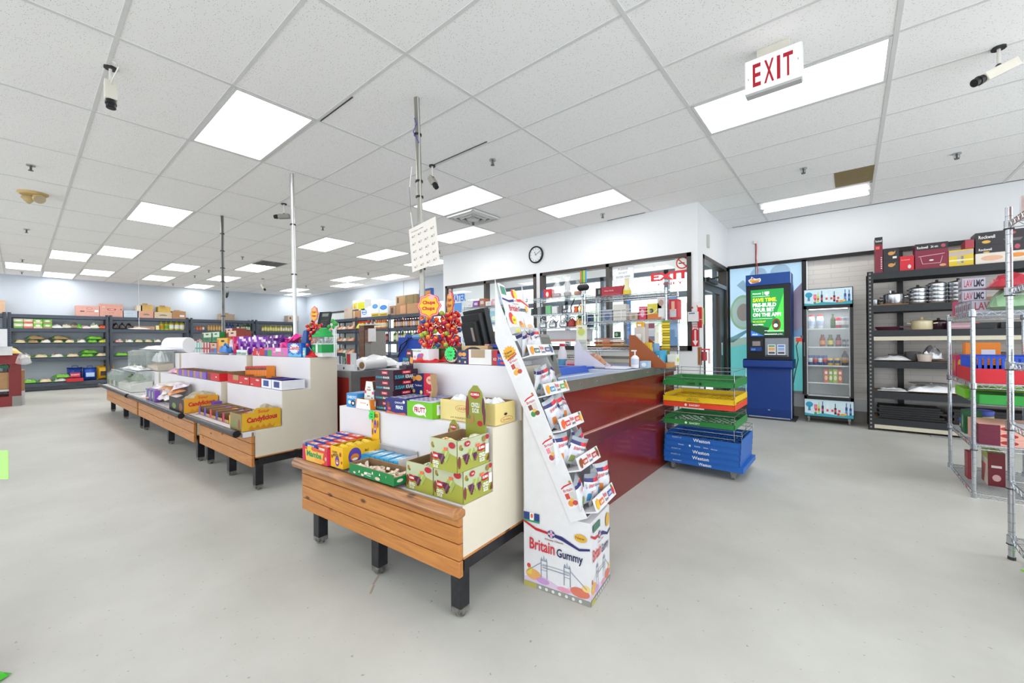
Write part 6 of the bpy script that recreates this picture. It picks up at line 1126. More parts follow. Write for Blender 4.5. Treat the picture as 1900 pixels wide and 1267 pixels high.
def gift(label, u, v, z, w, h, c, c2, c3, can=False):
    D = [('F', 'r', 0, .5, 1, 1, c2), ('F', 'r', 0, 0, 1, .5, c), ('F', 'e', .55, .8, .18, .07, '#1c1a1a'), ('F', 'e', .5, .3, .28, .14, c3), ('R', 'r', 0, 0, 1, 1, c), ('F', 'r', .0, .1, .16, .9, c3)]
    if can: D = [('F', 'r', (q + .1) / 5, 0, (q + .9) / 5, 1, c if q % 2 else c2) for q in range(5)] + [('F', 'r', 0, .35, 1, .5, c3)]
    pk('drink_pack', label, 'drink pack', on(A, u, v, z), (w, .16, h), c, D, r, GB)
gift('grey green striped can pack, lower left of the top shelf packs', -1.92, .46, Z2, .3, .14, '#8ab0a8', '#c8d8d4', '#6a8a8a', True); gift('red and grey striped can pack, lower second from left', -1.61, .46, Z2, .3, .14, '#b84a4a', '#d8c8c4', '#a03a3a', True)
gift('small brown and blue drink pack on the top shelf lower row', -1.29, .46, Z2, .27, .13, '#3a7ac0', '#d8a890', '#a8402a'); gift('orange tall drink pack on the top shelf', -1.0, .46, Z2, .38, .19, '#e0922a', '#e8b03a', '#d8702a')
gift('green drink pack with cream top, upper left of the packs', -1.75, .5, Z2 + .142, .38, .13, '#2a7a4a', '#c8d4b8', '#1c5a34'); gift('second green drink pack with cream top, beside the first', -1.35, .5, Z2 + .142, .3, .13, '#2f8a44', '#c4d8c0', '#1c5a34')
gift('brown red drink pack with cream top, upper third from left', -1.04, .56, Z2 + .192, .25, .12, '#8a3a2a', '#dcb8a0', '#6a2a20'); gift('brown red drink pack with cream top, upper right end', -.76, .5, Z2 + .142, .3, .13, '#8a3a2a', '#dcb8a0', '#6a2a20')
gift('hidden brown drink pack under the upper right brown pack', -.6, .5, Z2, .16, .14, '#8a3a2a', '#dcb8a0', '#6a2a20')
blob2('candy_bag', 'bright blue and white candy bag before the foil pouches', 'candy bag', on(A, -.66, .46, Z2 + .0), (.28, .1, .1), '#2a7ac8p', r, 5)
fm = {}
for c in ('#c01c5a', '#7a2aa0', '#5a1c78', '#e0d0e4', '#a82a8a', '#8a3ab0'):
    b = B(); b.pouch(.12, .21, .045, c + 'p', nx=6, ny=7, wob=.7, seed=len(fm), M=Matrix.Rotation(PI / 2, 4, 'X') @ TR(0, .1, -.018)); b.mi('#e8dcec')
    Rq = random.Random(len(fm))
    for q in range(42): b.k[q * 2] = 1 if Rq.random() < .22 else 0
    fm[c] = b.mesh('foil_pouch')
seq = ['#e0d0e4', '#c01c5a', '#c01c5a', '#e0d0e4', '#7a2aa0', '#a82a8a', '#7a2aa0', '#8a3ab0', '#7a2aa0', '#5a1c78', '#7a2aa0', '#5a1c78', '#5a1c78', '#7a2aa0', '#5a1c78', '#5a1c78']
nm = {'#e0d0e4': 'white and violet', '#c01c5a': 'magenta', '#7a2aa0': 'violet', '#a82a8a': 'pink violet', '#8a3ab0': 'light violet', '#5a1c78': 'dark violet'}
for k, c in enumerate(seq):
    o = obj('foil_pouch', fm[c]); o.location = on(A, -.56 + k * .082, .50 + .04 * (k % 2) + .004 * k, Z2 - .01 + .004 * (k * 7 % 5)); o.rotation_euler = (-.2 + .1 * (k % 3), .15 * (k % 2) - .08, r + .7 + .3 * (k * 5 % 3))
    tagit(o, 'standing %s foil candy pouch, %s from the left of the pouch row' % (nm[c], ordw(k)), 'candy pouch', 'foil candy pouches on the left row')
pk('sign_card', 'green and white folded sign card in front of the foil pouches', 'sign', on(A, -.30, .45, Z2 - .012), (.3, .01, .06), '#e6ecea', [('F', 'r', 0, .15, .45, .55, '#1f6a4a'), ('F', 'r', .5, .1, .95, .5, '#1f6a4a'), tx('F', .04, .25, .42, .48, '#e6ecea', 'HOLLA'), tx('F', .54, .2, .92, .44, '#e6ecea', 'SPECIAL')], r)
# ---- farthest stand: clear bins
A = ST1; r = A['r']
def bin_(label, u, v, z, w, d, h, fill, fh, fr=.75, slant=True):
    at = on(A, u, v, z); t = thing('bulk_bin', label, 'bulk bin', at, r, 'clear bulk bins on the far stand')
    S = [(0, 0), (0, h * fr), (.06, h), (d, h), (d, 0)] if slant else [(0, 0), (0, h), (d, h), (d, 0)]
    b = B()
    for x in (0, w - .004): b.prism(S, 'x', x, x + .004, 'acrylic')
    b.box(0, 0, 0, w, .004, h * fr, 'acrylic').box(0, d - .004, 0, w, d, h, 'acrylic').box(0, 0, 0, w, d, .004, 'acrylic'); obj('shell', b, t)
    obj('lid', B().box(0, .06, h, w, d, h + .004, 'acrylic').box(0, .055, h - .003, w, .06, h + .006, '#cfd6d4'), t)
    if fill: g = B().prism([(.006, .006), (.006, fh * .75), (d * .4, fh), (d - .008, fh * 1.1), (d - .008, .006)], 'x', .006, w - .006, fill); o = obj('contents', g, t); o['kind'] = 'stuff'
    return t
for k in range(6): bin_('narrow clear bulk bin on the far deck, %s from the far end' % ordw(k), -2.55 + k * .2, -.03, ZD, .19, .23, .26, ('herb', 'sand_grain', 'herb', 'grain', 'herb', 'sand_grain')[k], .12)
bin_('wide clear bin half full of white grains and green labels, near end', -1.32, -.05, ZD, 1.05, .25, .30, 'grain', .13)
bin_('clear bin of green herbs behind the white grains', -.9, .01 + .21, ZD + .02 + .28, .0001 + .3, .2, .2, None, .1) if 0 else None
for k in range(9): bin_('slim clear dispenser on the upper tier, %s from the far end' % ordw(k), -2.5 + k * .17, .24, Z1, .16, .2, .30, ('grain', None, 'herb')[k % 3], .08, fr=.95)
bin_('wide clear dispenser with sandy grain under white foam, upper tier near end', -.95, .24, Z1, .72, .2, .30, 'sand_grain', .1, fr=.95)
blob2('herb_bunch', 'green herb bag inside the wide grain bin, left', 'herb bag', on(A, -1.0, .07, ZD + .13), (.4, .14, .08), 'herb', 0, 1); blob2('herb_bunch', 'green herb bag inside the wide grain bin, right', 'herb bag', on(A, -.5, .08, ZD + .15), (.25, .12, .09), 'herb', 0, 2)
blob2('foam_bag', 'white foam sheets bundled in the near upper dispenser', 'plastic bag', on(A, -.6, .35, Z1 + .11), (.6, .15, .15), 'white_wrap', 0, 3)
blob2('plastic_sheet', 'loose grey clear plastic sheet over the lower bins', 'plastic sheet', on(A, -1.1, .14, ZD + .3), (1.2, .2, .05), 'silver_foil', .05, 6); blob2('plastic_sheet', 'loose clear plastic sheet lying over the upper dispensers', 'plastic sheet', on(A, -1.0, .4, Z1 + .31), (1.8, .25, .07), 'white_wrap', 0, 7)
solo('plastic_roll', 'big roll of clear plastic bags with grey core on far stand', 'plastic roll', B().cyl((0, -.35, 0), (0, 0, 0), .12, '#e8e8ec' + 'p', n=24).cyl((0, -.355, 0), (0, -.35, 0), .035, '#5a5c66', n=12), (on(A, -.2, .62, 1.19)), -.95)
pk('divider_post', 'narrow black upright panel under the plastic roll', 'panel', on(A, -.30, .40, Z1), (.035, .03, .27), 'frame_black', (), r)
# ---- produce stand behind the bins with paper cups
t = thing('red_stand', 'dark red produce stand with paper cup stacks behind the clear bins', 'produce stand', (-10.9, 1.92, 0), 0)
obj('frame', B().box(0, 0, .0, 1.8, .08, .12, 'red_laminate').box(0, 0, 0, .12, .08, .98, 'red_laminate').box(1.68, 0, 0, 1.8, .08, .98, 'red_laminate').box(0, 0, .9, 1.8, .6, 1.0, 'red_laminate').box(.13, .02, .4, 1.68, .06, .88, '#0e5a34'), t)
solo('cup_stack', 'tall stack of white paper cups behind the clear bins', 'cup stack', B().lathe([(.055, 0), (.085, .3)], '#eceef2', n=20).cyl((0, 0, .29), (0, 0, .3), .09, '#e2e4e8', n=20), (-10.75, 2.02, 1.0))
solo('cup_stack', 'short white paper cup stack left of the tall one', 'cup stack', B().lathe([(.05, 0), (.075, .14)], '#dfe2ea', n=20), (-10.88, 2.0, 1.0)); pk('brown_basket', 'dark brown box beside the paper cups', 'box', (-10.6, 1.97, 1.0), (.2, .2, .16), '#4a3c34')
for k, (x, y, w, c, lb) in enumerate(((-10.1, 2.05, .9, '#e8b894', 'peach coloured'), (-9.7, 2.25, .9, '#ecd8b0', 'cream'), (-10.4, 2.25, .5, '#bcd8c4', 'pale mint'), (-9.3, 2.08, .4, '#c8d0e0', 'pale grey blue'))): blob2('produce_bag', lb + ' soft bag lying on the red stand behind the bins', 'bag', (x, y, 1.0), (w, .25, .2), c + 'p', .05, k)
# ================================================================ FAR RACK GOODS
FX0 = -16.5
def bagmesh(c1, c2, c3, seed, w=.36, d=.34, h=.11):
    b = B(); b.pouch(w, d, h, c1 + 'p', seed=seed, nx=7, ny=6, wob=.3); b.mi(c2); b.mi(c3)
    for q in range(7):
        for j in range(6):
            k = (q * 6 + j) * 2
            if q in (0, 6): b.k[k] = 1
            elif j == 1 and q in (2, 3): b.k[k] = 2
    b.k[84:84 + 14:1] = [1 if i % 3 else 0 for i in range(14)]
    return b.mesh('rice_bag')
BM = {'beige and green': bagmesh('#d8c8a4', '#5aa83a', '#e8e4d8', 1), 'green': bagmesh('#7cc04a', '#4a9a2a', '#e8e8d0', 2), 'white and green': bagmesh('#dedcd2', '#6ab04a', '#c87a5a', 3), 'brown and green': bagmesh('#a8906a', '#4a8a3a', '#d8cab0', 4), 'pink': bagmesh('#d8b4ac', '#c8605a', '#e8e4e0', 5), 'yellow green': bagmesh('#c8c85a', '#6ab03a', '#d85a2a', 6)}
SHN = {1.66: 'second', 1.26: 'third', .87: 'fourth', .21: 'bottom'}
def bagrow(bay, z, y0, y1, n, seq, stackat=()):
    G = 'bagged grains on the %s shelf of the %s' % (SHN[z], bay)
    for k in range(n):
        c = seq[k % len(seq)]; o = obj('grain_bag', BM[c]); y = y0 + (k + .5) * (y1 - y0) / n
        o.location = (FX0 - .17, y, z); o.rotation_euler.z = PI / 2 + .08 * math.sin(k * 3.1); o.scale = ((y1 - y0) / n / .36 * 1.02, 1, 1)
        tagit(o, '%s grain bag, %s from left, %s shelf of the %s' % (c, ordw(k), SHN[z], bay), 'grain bag', G)
        if k in stackat:
            o2 = obj('grain_bag', BM['brown and green' if k % 2 else 'green']); o2.location = (FX0 - .18, y + .03, z + .1); o2.rotation_euler = (0, .05, PI / 2 + .2); tagit(o2, 'grain bag lying on top of the %s bag, %s shelf of the %s' % (ordw(k), SHN[z], bay), 'grain bag', G)
bagrow('far left bay', 1.26, -.08, 1.66, 8, ['beige and green', 'brown and green', 'white and green', 'beige and green', 'beige and green', 'white and green', 'green', 'yellow green'], (1, 3, 6))
bagrow('far left bay', .87, -.05, 1.66, 6, ['beige and green', 'beige and green', 'white and green', 'beige and green', 'green', 'beige and green'], (4,))
bagrow('far left bay', .21, .05, .85, 3, ['green', 'beige and green', 'white and green'], (2,))
bagrow('pink carton bay', 1.26, 1.78, 3.5, 8, ['pink', 'white and green', 'beige and green', 'beige and green', 'white and green', 'pink', 'green', 'pink'])
bagrow('pink carton bay', .87, 1.78, 2.4, 2, ['green', 'beige and green'])
bagrow('dark bottle bay', 1.26, 3.7, 4.4, 3, ['pink', 'brown and green', 'pink'])
bagrow('cut off bay', 1.26, -.62, -.2, 2, ['beige and green', 'green'])
G = 'small boxes on the second shelf of the far left bay'
for k in range(4):
    for j in range(2): 
        c = '#dcd4b0' if k < 2 else '#6ac03a'
        pk('food_box', ('cream and green', 'cream and red', 'bright green', 'lime')[k] + ' food box, %s of the pair on the far rack' % ('lower', 'upper')[j], 'food box', (FX0 - .0, -.08 + k * .165, 1.66 + j * .125), (.155, .12, .12), c, [('F', 'r', 0, .0, 1, .4, ('#6ab04a', '#d86a5a', '#d8c8a0', '#a08a5a')[k]), ('F', 'e', .5, .6, .3, .2, '#e8e8e0')], PI / 2, G)
G = 'soft packs on the second shelf of the far left bay'
for k, (y, w, h, c) in enumerate(((.66, .22, .1, '#e4e4e0'), (.84, .2, .13, '#c8c4b0'), (.98, .16, .15, '#8a7a6a'), (1.08, .12, .12, '#7ac04a'), (1.2, .24, .09, '#e0ccc8'), (1.38, .2, .15, '#d8dcc8'), (1.53, .16, .12, '#c8582a'), (1.62, .1, .11, '#c85a2a'))):
    blob2('soft_pack', ('flat white', 'grey green', 'brown', 'green', 'pale pink', 'white green', 'orange', 'small orange')[k] + ' soft pack on the second shelf, far left bay', 'soft pack', (FX0 - .15, y, 1.66), (.24, w, h), c + 'p', 0, k, group=G)
for k, (y, w, z0, h, c, lb) in enumerate(((1.01, .46, 2.02, .29, '#cf9f94', 'pink carton with a red oval on the far rack, left one'), (1.48, .48, 2.02, .37, '#cf9c8e', 'large pink carton with a red banner on the far rack'), (1.98, .3, 2.02, .2, '#ccd6e0', 'white wire looking crate on top of the far rack'),
    (2.32, .33, 2.02, .2, '#cf9a86', 'pink brown carton under a yellow carton on the far rack'), (2.36, .28, 2.221, .2, '#c8a468', 'yellow brown carton stacked on the pink brown one'), (2.27, .12, 2.221, .17, '#ded0bc', 'pale narrow carton beside the yellow brown one'),
    (2.67, .42, 2.02, .19, '#c9b59c', 'pale brown carton under an open yellow carton'), (2.76, .3, 2.211, .17, '#c8a858', 'open yellow carton on the pale brown carton'), (3.1, .34, 2.02, .24, '#a8805e', 'brown open carton at the right of the pink carton bay'), (4.38, .42, 2.02, .21, '#a89480', 'greyish brown carton behind the dark conduit pole'), (6.55, .4, 2.02, .25, '#b8a898', 'pale brown carton with an oval hole in the far corner'), (-.62, .4, 2.02, .34, '#d8b498', 'peach coloured carton at the left frame edge, far rack top'))):
    D = []
    if k == 0: D = [('F', 'e', .58, .74, .14, .1, '#b0403a'), ('F', 'e', .58, .74, .12, .075, c), ('F', 'r', .18, .42, .36, .5, '#2a2424'), ('F', 'r', .45, .42, .75, .46, '#8a5a50'), ('F', 'r', .8, .42, .96, .62, '#e8e4e4')]
    if k == 1: D = [('F', 'p', [(.32, .64), (.34, .5), (.68, .5), (.7, .64)], '#b0302a'), tx('F', .38, .53, .64, .61, '#f0e0dc', 'KUMRA'), ('F', 'e', .92, .6, .04, .06, '#b0504a'), ('F', 'r', .1, .72, .22, .78, '#e0b8b0'), tx('F', .42, .3, .64, .35, '#8a4a40', '12 PAKET')]
    if k == 2: D = [('F', 'r', 0, q / 5 + .05, 1, q / 5 + .1, '#7a92a8') for q in range(5)]
    if k in (3, 6): D = [('F', 'e', .5, .4, .24, .24, '#7a7a68'), ('F', 'r', .2, 0, .8, .4, c)]
    if k == 8: D = [('F', 'r', .55, .25, .9, .5, '#ddd8d4')]
    if k == 10: D = [('F', 'e', .22, .6, .08, .2, '#4a4038')]
    o = pk('carton', lb, 'carton', (FX0 + .0, y, z0), (w, .34, h), c + 'c', D, PI / 2)
    if k in (4, 7, 8, 9): obj('flap', B().box(.02, .0, h, w * .5, .003, h + .05, 'cardboard_in', Matrix.Rotation(.4, 4, 'X')).box(.1, .33, h, w, .336, h + .03, 'cardboard_in'), o)
G = 'dark bags on the far rack'
for k in range(3): blob2('dark_bag', 'black bag with pale window, %s of three by the brown tray' % ordw(k), 'bag', (FX0 - .15, 1.82 + k * .14, 1.66), (.2, .14, .16), '#3a3236p', 0, k, group=G); 
pk('brown_tray', 'wide low brown tray under the hanging white disc', 'tray', (FX0, 2.2, 1.66), (.48, .3, .1), '#b08a70', (), PI / 2); pk('small_jar', 'tiny pale yellow jar right of the brown tray', 'jar', (FX0, 2.7, 1.66), (.08, .08, .13), '#ddd89a', (), PI / 2)
def oil(c, cap, lab, w=.1, h=.27): return B().lathe([(w * .5, 0), (w * .52, .01), (w * .52, h * .62), (w * .42, h * .74), (w * .16, h * .82), (w * .16, h * .95)], c, n=10).cyl((0, 0, h * .93), (0, 0, h), w * .2, cap, n=8).cyl((0, 0, h * .15), (0, 0, h * .55), w * .53, lab, n=10)
G = 'cooking oil jugs on the far rack'
for k, (y, l) in enumerate(((2.86, '#c8902a'), (2.98, '#6a9a3a'), (3.1, '#e6e6e0'), (3.24, '#e6e6e0'), (3.37, '#e2e2e0'))): put(oil('#c8c02a', '#d8d040' if k > 1 else '#8a9a3a', l, .125, .31 if k > 1 else .27), 'oil_jug', 'yellow cooking oil jug, %s from the left on the far rack' % ordw(k), 'jug', FX0 - .15, y, 1.66, G)
G = 'jars and bottles in the dark bottle bay'
sp_ = [(3.68, '#7a8a88', '#5a6a6a', '#8a9a98', .08, .12, 'grey green jar'), (3.76, '#c8603a', '#d8d0c8', '#d87a5a', .08, .16, 'orange red jar'), (3.85, '#c8603a', '#d8d0c8', '#d87a5a', .08, .16, 'second orange red jar'), (3.93, '#8a6a5a', '#b8a898', '#e0dcd4', .07, .2, 'brown and white bottle')]
sp_ += [(4.08 + .075 * q, '#c89a5a', '#3a2a24', '#d8b070', .068, .22, 'tan bottle with a black cap') for q in range(6)] + [(4.6, '#2a3a6a', '#1a2448', '#3a4a8a', .07, .28, 'dark blue bottle'), (4.69, '#2a3a7a', '#1a2448', '#4a5aa8', .07, .28, 'blue bottle with violet label'), (4.77, '#24406a', '#1a2448', '#3a5a8a', .07, .28, 'blue slim bottle'), (4.93, '#2a2a30', '#1a1a1e', '#e0dcd8', .08, .26, 'black bottle with white label'), (5.05, '#6a7a3a', '#3a4420', '#d8d8c8', .07, .24, 'olive oil bottle'), (5.12, '#4a6a30', '#c8c8b8', '#b8c0a0', .07, .27, 'olive green bottle'), (5.2, '#2a5a3a', '#14301f', '#c8d0c8', .07, .28, 'dark green bottle'), (5.28, '#4a6a3a', '#c8c8a0', '#d8d8c0', .07, .26, 'pale green bottle')]
for k, (y, c, cap, lab, w, h, n_) in enumerate(sp_): put(oil(c, cap, lab, w, h), 'bottle', n_ + ', %s item in the dark bottle bay' % ordw(k), 'bottle', FX0 - .12, y, 1.66, G)
G = 'yellow oil bottles in the far corner'
for k in range(12): put(oil('#d8c84a' if k % 3 else '#c8b83a', '#d8b83a' if k < 5 else '#d8d8a0', '#e4e4d4' if k > 6 else '#e0dca0', .08, .2 + .05 * (k % 2)), 'bottle', 'yellow bottle, %s from the left in the far corner' % ordw(k), 'bottle', FX0 - .12, 5.72 + k * .09, 1.66, G)
pk('brown_box', 'brown box on a lower far corner shelf', 'box', (FX0, 6.0, 1.262), (.5, .3, .2), '#b8966ac', (), PI / 2)
G = 'small things in the far corner'
for k in range(5): put(B().lathe([(.04, 0), (.045, .1), (.035, .13)], '#e0c83a', n=10), 'jar', 'low yellow jar, %s from left below the corner bottles' % ordw(k), 'jar', FX0 - .1, 5.55 + k * .09, 1.262, G)
# bottom shelf big bags
def tote(name, label, y, w, h, c, c2, extra=None):
    b = B(); b.pouch(w, h, .2, c + 'p', seed=int(y * 10), nx=8, ny=8, wob=.15, M=Matrix.Rotation(PI / 2, 4, 'X') @ TR(0, h / 2, -.1))
    b.add([(-w * .32, -.12, h * .3), (w * .32, -.12, h * .3), (w * .32, -.115, h * .62), (-w * .32, -.115, h * .62)], [(0, 1, 2, 3)], c2).tube([(-w * .2, -.02, h), (-w * .15, -.02, h + .05), (w * .15, -.02, h + .05), (w * .2, -.02, h)], .008, c)
    if extra: b.text(extra, (-w * .25, -.122, h * .42), (w * .5, 0, 0), (0, 0, h * .1), '#e8e8f0')
    return solo(name, label, 'bag', b, (FX0 - .12, y, .21), PI / 2)
tote('grain_sack', 'navy and teal handled sack on the bottom shelf, far left bay', .99, .3, .38, '#1c3a8a', '#c83a4a', 'BASMATI'); tote('grain_sack', 'royal blue sack with white swoosh on the bottom far shelf', 1.28, .27, .36, '#1c4ab0', '#a8c8e8', 'TIMORI'); tote('grain_sack', 'yellow sack beside the blue ones on the bottom far shelf', 1.6, .36, .4, '#e0a81c', '#3a2a1a')
pk('red_packet', 'flat red packet under the navy sack, bottom far shelf', 'packet', (FX0 + .1, .82, .21), (.32, .12, .09), '#c82a34', (), PI / 2)
# left edge: red produce table with cups and bags
t = thing('produce_table', 'dark red produce table with shelf at the left frame edge', 'table', (-12.85, .03, 0), 0)
obj('table_top', B().box(-.0, -2.2, .84, -2.0 + 2.0 - .9, .0, 1.02, '#8a2a2a') if 0 else B().box(-.9, -2.2, .84, 0, 0, 1.02, '#8a2a2a'), t)
for x, y in ((-.16, -.1), (-.16, -2.1), (-.85, -.1)): obj('leg', B().box(x, y - .06, 0, x + .14, y + .1, .86, '#7c2626'), t)
obj('plinth', B().box(-.9, -2.2, 0, 0, .0, .2, '#822828').box(.001, -.12, .0, .004, .0, .2, '#8c8a84'), t); obj('shelf', B().box(-.85, -2.1, .3, -.05, -.05, .34, '#c8c4bc').box(-.2, -1.2, .76, -.02, -.15, .82, '#0f5a34'), t)
pk('carton', 'brown carton on the lower shelf of the red produce table', 'carton', (-13.5, -.75, .345), (.6, .76, .33), '#b08a62c'); pk('cardboard_block', 'brown carton sticking out right of the red table leg', 'carton', (-13.6, .005, .3), (.6, .07, .4), '#b8946c' + 'c'); pk('white_block', 'white carton under the brown one behind the red table', 'carton', (-13.6, .005, 0), (.6, .07, .29), '#dcdcde')
for k in range(4): blob2('white_bag', 'white filled bag hanging over red table shelf, %s from top' % ordw(k), 'bag', (-12.95, -.55 - .1 * k, .72 - k * .12), (.3, .6, .14), 'white_wrap', .2, k, group='white bags on the red table')
blob2('fruit_bag', 'yellow fruit bag on top of the red produce table', 'bag', (-13.1, -.25, 1.02), (.5, .6, .14), '#e0c070p', 0, 3)
blob2('clear_bag', 'clear plastic bag draped over the red table corner', 'plastic bag', (-12.83, .06, .82), (.1, .22, .2), 'plastic_wrap', 0, 4)
pk('paper_towel', 'white paper cup stack standing at the left frame edge', 'cup stack', (-12.62, -.34, 1.02 + .17), (.08, .2, .34), '#e8e8ec'); pk('cup_holder', 'white holder under the left paper cup stack', 'holder', (-12.95, -.38, 1.02), (.3, .3, .17), '#dadada')
# ================================================================ BACK WALL RACK GOODS
def brow(lb, z, x0, x1, n, fn, name, cat):
    for k in range(n): o = fn(k); o.location = (x0 + (k + .5) * (x1 - x0) / n, 7.02, z); tagit(o, lb % ordw(k), cat, name.replace('_', ' ') + 's, back wall rack row at %s' % lb.split(',')[-1].strip())
def mk(m): return lambda k: obj('bottle', m[k % len(m)])
pm = [bagmesh('#c8a890', '#b86a4a', '#e0d8d0', 11, .25, .3, .13), bagmesh('#d8ccc4', '#a85a3a', '#c86a5a', 12, .25, .3, .12), bagmesh('#b8805a', '#d8c8b8', '#e0d8d0', 13, .25, .3, .14)]
for z, w in ((1.63, 'second'), (1.24, 'third'), (.85, 'fourth')):
    brow('plastic wrapped bread pack, %s from left, ' + w + ' shelf of the bread rack', z, -14.0, -12.4, 7, lambda k: obj('bread_pack', pm[k % 3]), 'bread_pack', 'bread')
ob = [oil('#c8702a', '#d85a2a', '#e0d0a0', .12, .3).mesh('bottle'), oil('#d87a3a', '#d84a2a', '#e8dcc0', .12, .3).mesh('bottle')]; wb = [oil('#c8c0b0', '#d8d8d8', '#e0dcd0', .12, .28).mesh('bottle'), oil('#8a6a6a', '#8a3a3a', '#d8d0c8', .1, .26).mesh('bottle')]
gb = [oil('#8aa84a', '#4a7a3a', '#d8dcc0', .1, .28).mesh('bottle'), oil('#8a2a2a', '#c8c8c8', '#c87a6a', .1, .28).mesh('bottle'), oil('#c8802a', '#4a8a3a', '#e0d0a0', .1, .28).mesh('bottle')]; db = [oil('#3a2a24', '#1a1a1a', '#c89a6a', .09, .3).mesh('bottle'), oil('#8a4a2a', '#c8a04a', '#d8c0a0', .09, .3).mesh('bottle'), oil('#5a4a6a', '#2a2a4a', '#d0c8d8', .09, .3).mesh('bottle')]
gw = [oil('#3a6a3a', '#c8c8a0', '#c8d0a8', .11, .3).mesh('bottle'), oil('#c8cc8a', '#3a6a3a', '#e0e0c8', .11, .3).mesh('bottle'), oil('#6a4a7a', '#3a2a4a', '#c8b8d0', .11, .3).mesh('bottle')]
brow('clear or maroon juice bottle, %s from left, second shelf under diaper cartons', 1.63, -11.75, -11.2, 5, mk(wb), 'juice_bottle', 'bottle'); brow('orange juice bottle with red cap, %s from left, second shelf under diaper cartons', 1.63, -11.2, -10.65, 5, mk(ob), 'orange_bottle', 'bottle')
brow('pickle or juice bottle, %s from left, third shelf under diaper cartons', 1.24, -11.9, -10.6, 11, mk(gb), 'pickle_bottle', 'bottle')
brow('dark sauce bottle, %s from left, second shelf of the bottle rack', 1.63, -10.3, -8.7, 14, mk(db), 'sauce_bottle', 'bottle'); brow('green or violet drink bottle, %s from left, third shelf of the bottle rack', 1.24, -10.3, -8.7, 13, mk(gw), 'drink_bottle', 'bottle')
blob2('yellow_pack', 'yellow snack packs heaped under a red tray, back rack', 'snack pack', (-12.0, 7.02, 1.63), (.5, .25, .2), '#d8c83ap', 0, 3); pk('red_tray', 'red flat tray above the yellow snack packs, back rack', 'tray', (-12.18, 6.95, 1.84), (.7, .2, .05), '#c8342a')
pk('picture_pack', 'orange and white leaning pack at right of the bread rack', 'pack', (-12.62, 7.0, 1.63), (.28, .1, .27), '#d88a4a', [('F', 'p', [(0, 0), (1, 0), (.6, 1), (.3, 1)], '#e8d8c8'), ('F', 'r', 0, 0, 1, .2, '#c83a3a')])
for k, (x, w, z0, h, c, lb, D) in enumerate(((-13.05, .5, 2.0, .38, '#cdbcaa', 'tall beige panel carton on the bread rack top', [('F', 'r', .1, .7, .4, .85, '#b0a0b8'), ('F', 'r', .3, .5, .5, .52, '#9a8a80')]),
    (-12.46, .42, 2.0, .24, '#b88a62', 'small brown carton under the yellow and white box', [('F', 'r', .0, .0, .2, 1, '#d8b898')]), (-12.5, .72, 2.245, .33, '#e0e0dc', 'white box with a bright yellow side on the brown carton', [('F', 'r', .45, .1, .98, .75, '#d0d01c'), ('F', 'p', [(.02, .2), (.4, .15), (.4, .8), (.02, .7)], '#d8d05a'), ('F', 'p', [(.1, .2), (.25, .15), (.2, .7)], '#d8864a'), ('F', 'r', .02, 0, .5, .12, '#3a3a34')]),
    (-12.0, .4, 2.0, .3, '#dfe3ea', 'white carton with blue oval, left of the diaper cartons', [('F', 'e', .5, .55, .36, .28, '#2a7ac8'), ('F', 'e', .5, .55, .3, .2, '#e8eef8'), ('F', 'r', .2, .48, .8, .6, '#3a8ad8')]), (-11.6, .2, 2.0, .34, '#e6e6e8', 'narrow plain white carton between the blue oval cartons', []),
    (-11.4, .42, 2.0, .52, '#dde4ec', 'tall white carton with blue oval and yellow base, left', [('F', 'e', .5, .6, .36, .13, '#2a7ac8'), ('F', 'e', .5, .6, .26, .09, '#5aa0e0'), ('F', 'r', .0, .0, 1, .2, '#d8b83a'), ('F', 'r', .1, .05, .9, .12, '#8a7a2a')]), (-10.96, .44, 2.0, .46, '#dde6f0', 'tall white carton with blue oval and yellow base, right', [('F', 'e', .5, .55, .42, .15, '#1c6ac0'), ('F', 'e', .5, .55, .34, .1, '#4a90d8'), ('F', 'r', .0, .0, 1, .2, '#d8b83a'), ('F', 'r', .1, .05, .9, .12, '#8a7a2a')]),
    (-10.42, .3, 2.0, .27, '#a8876a', 'small open brown carton at the left of the bottle rack top', [('F', 'r', .2, .2, .6, .8, '#5a4434')]), (-10.1, .5, 2.0, .28, '#b08a68', 'wide brown carton on the bottle rack top', [('F', 'r', .4, .1, .9, .9, '#d8a078')]), (-9.58, .5, 2.0, .28, '#c89a74', 'orange brown carton on the bottle rack top, right', []), (-10.1, .44, 2.281, .25, '#b8946e', 'stacked brown carton with a slot on the upper row', [('F', 'r', .12, .2, .3, .85, '#5a4434')]), (-9.64, .5, 2.281, .25, '#a08a62', 'stacked brown carton with green strapping, upper row right', [('F', 'r', .1, 0, .14, 1, '#3a6a4a'), ('F', 'r', .7, 0, .74, 1, '#3a6a4a')]))):
    pk('carton', lb, 'carton', (x, 6.96, z0), (w, .34, h), c + ('c' if c[1] in 'abc' else ''), D)
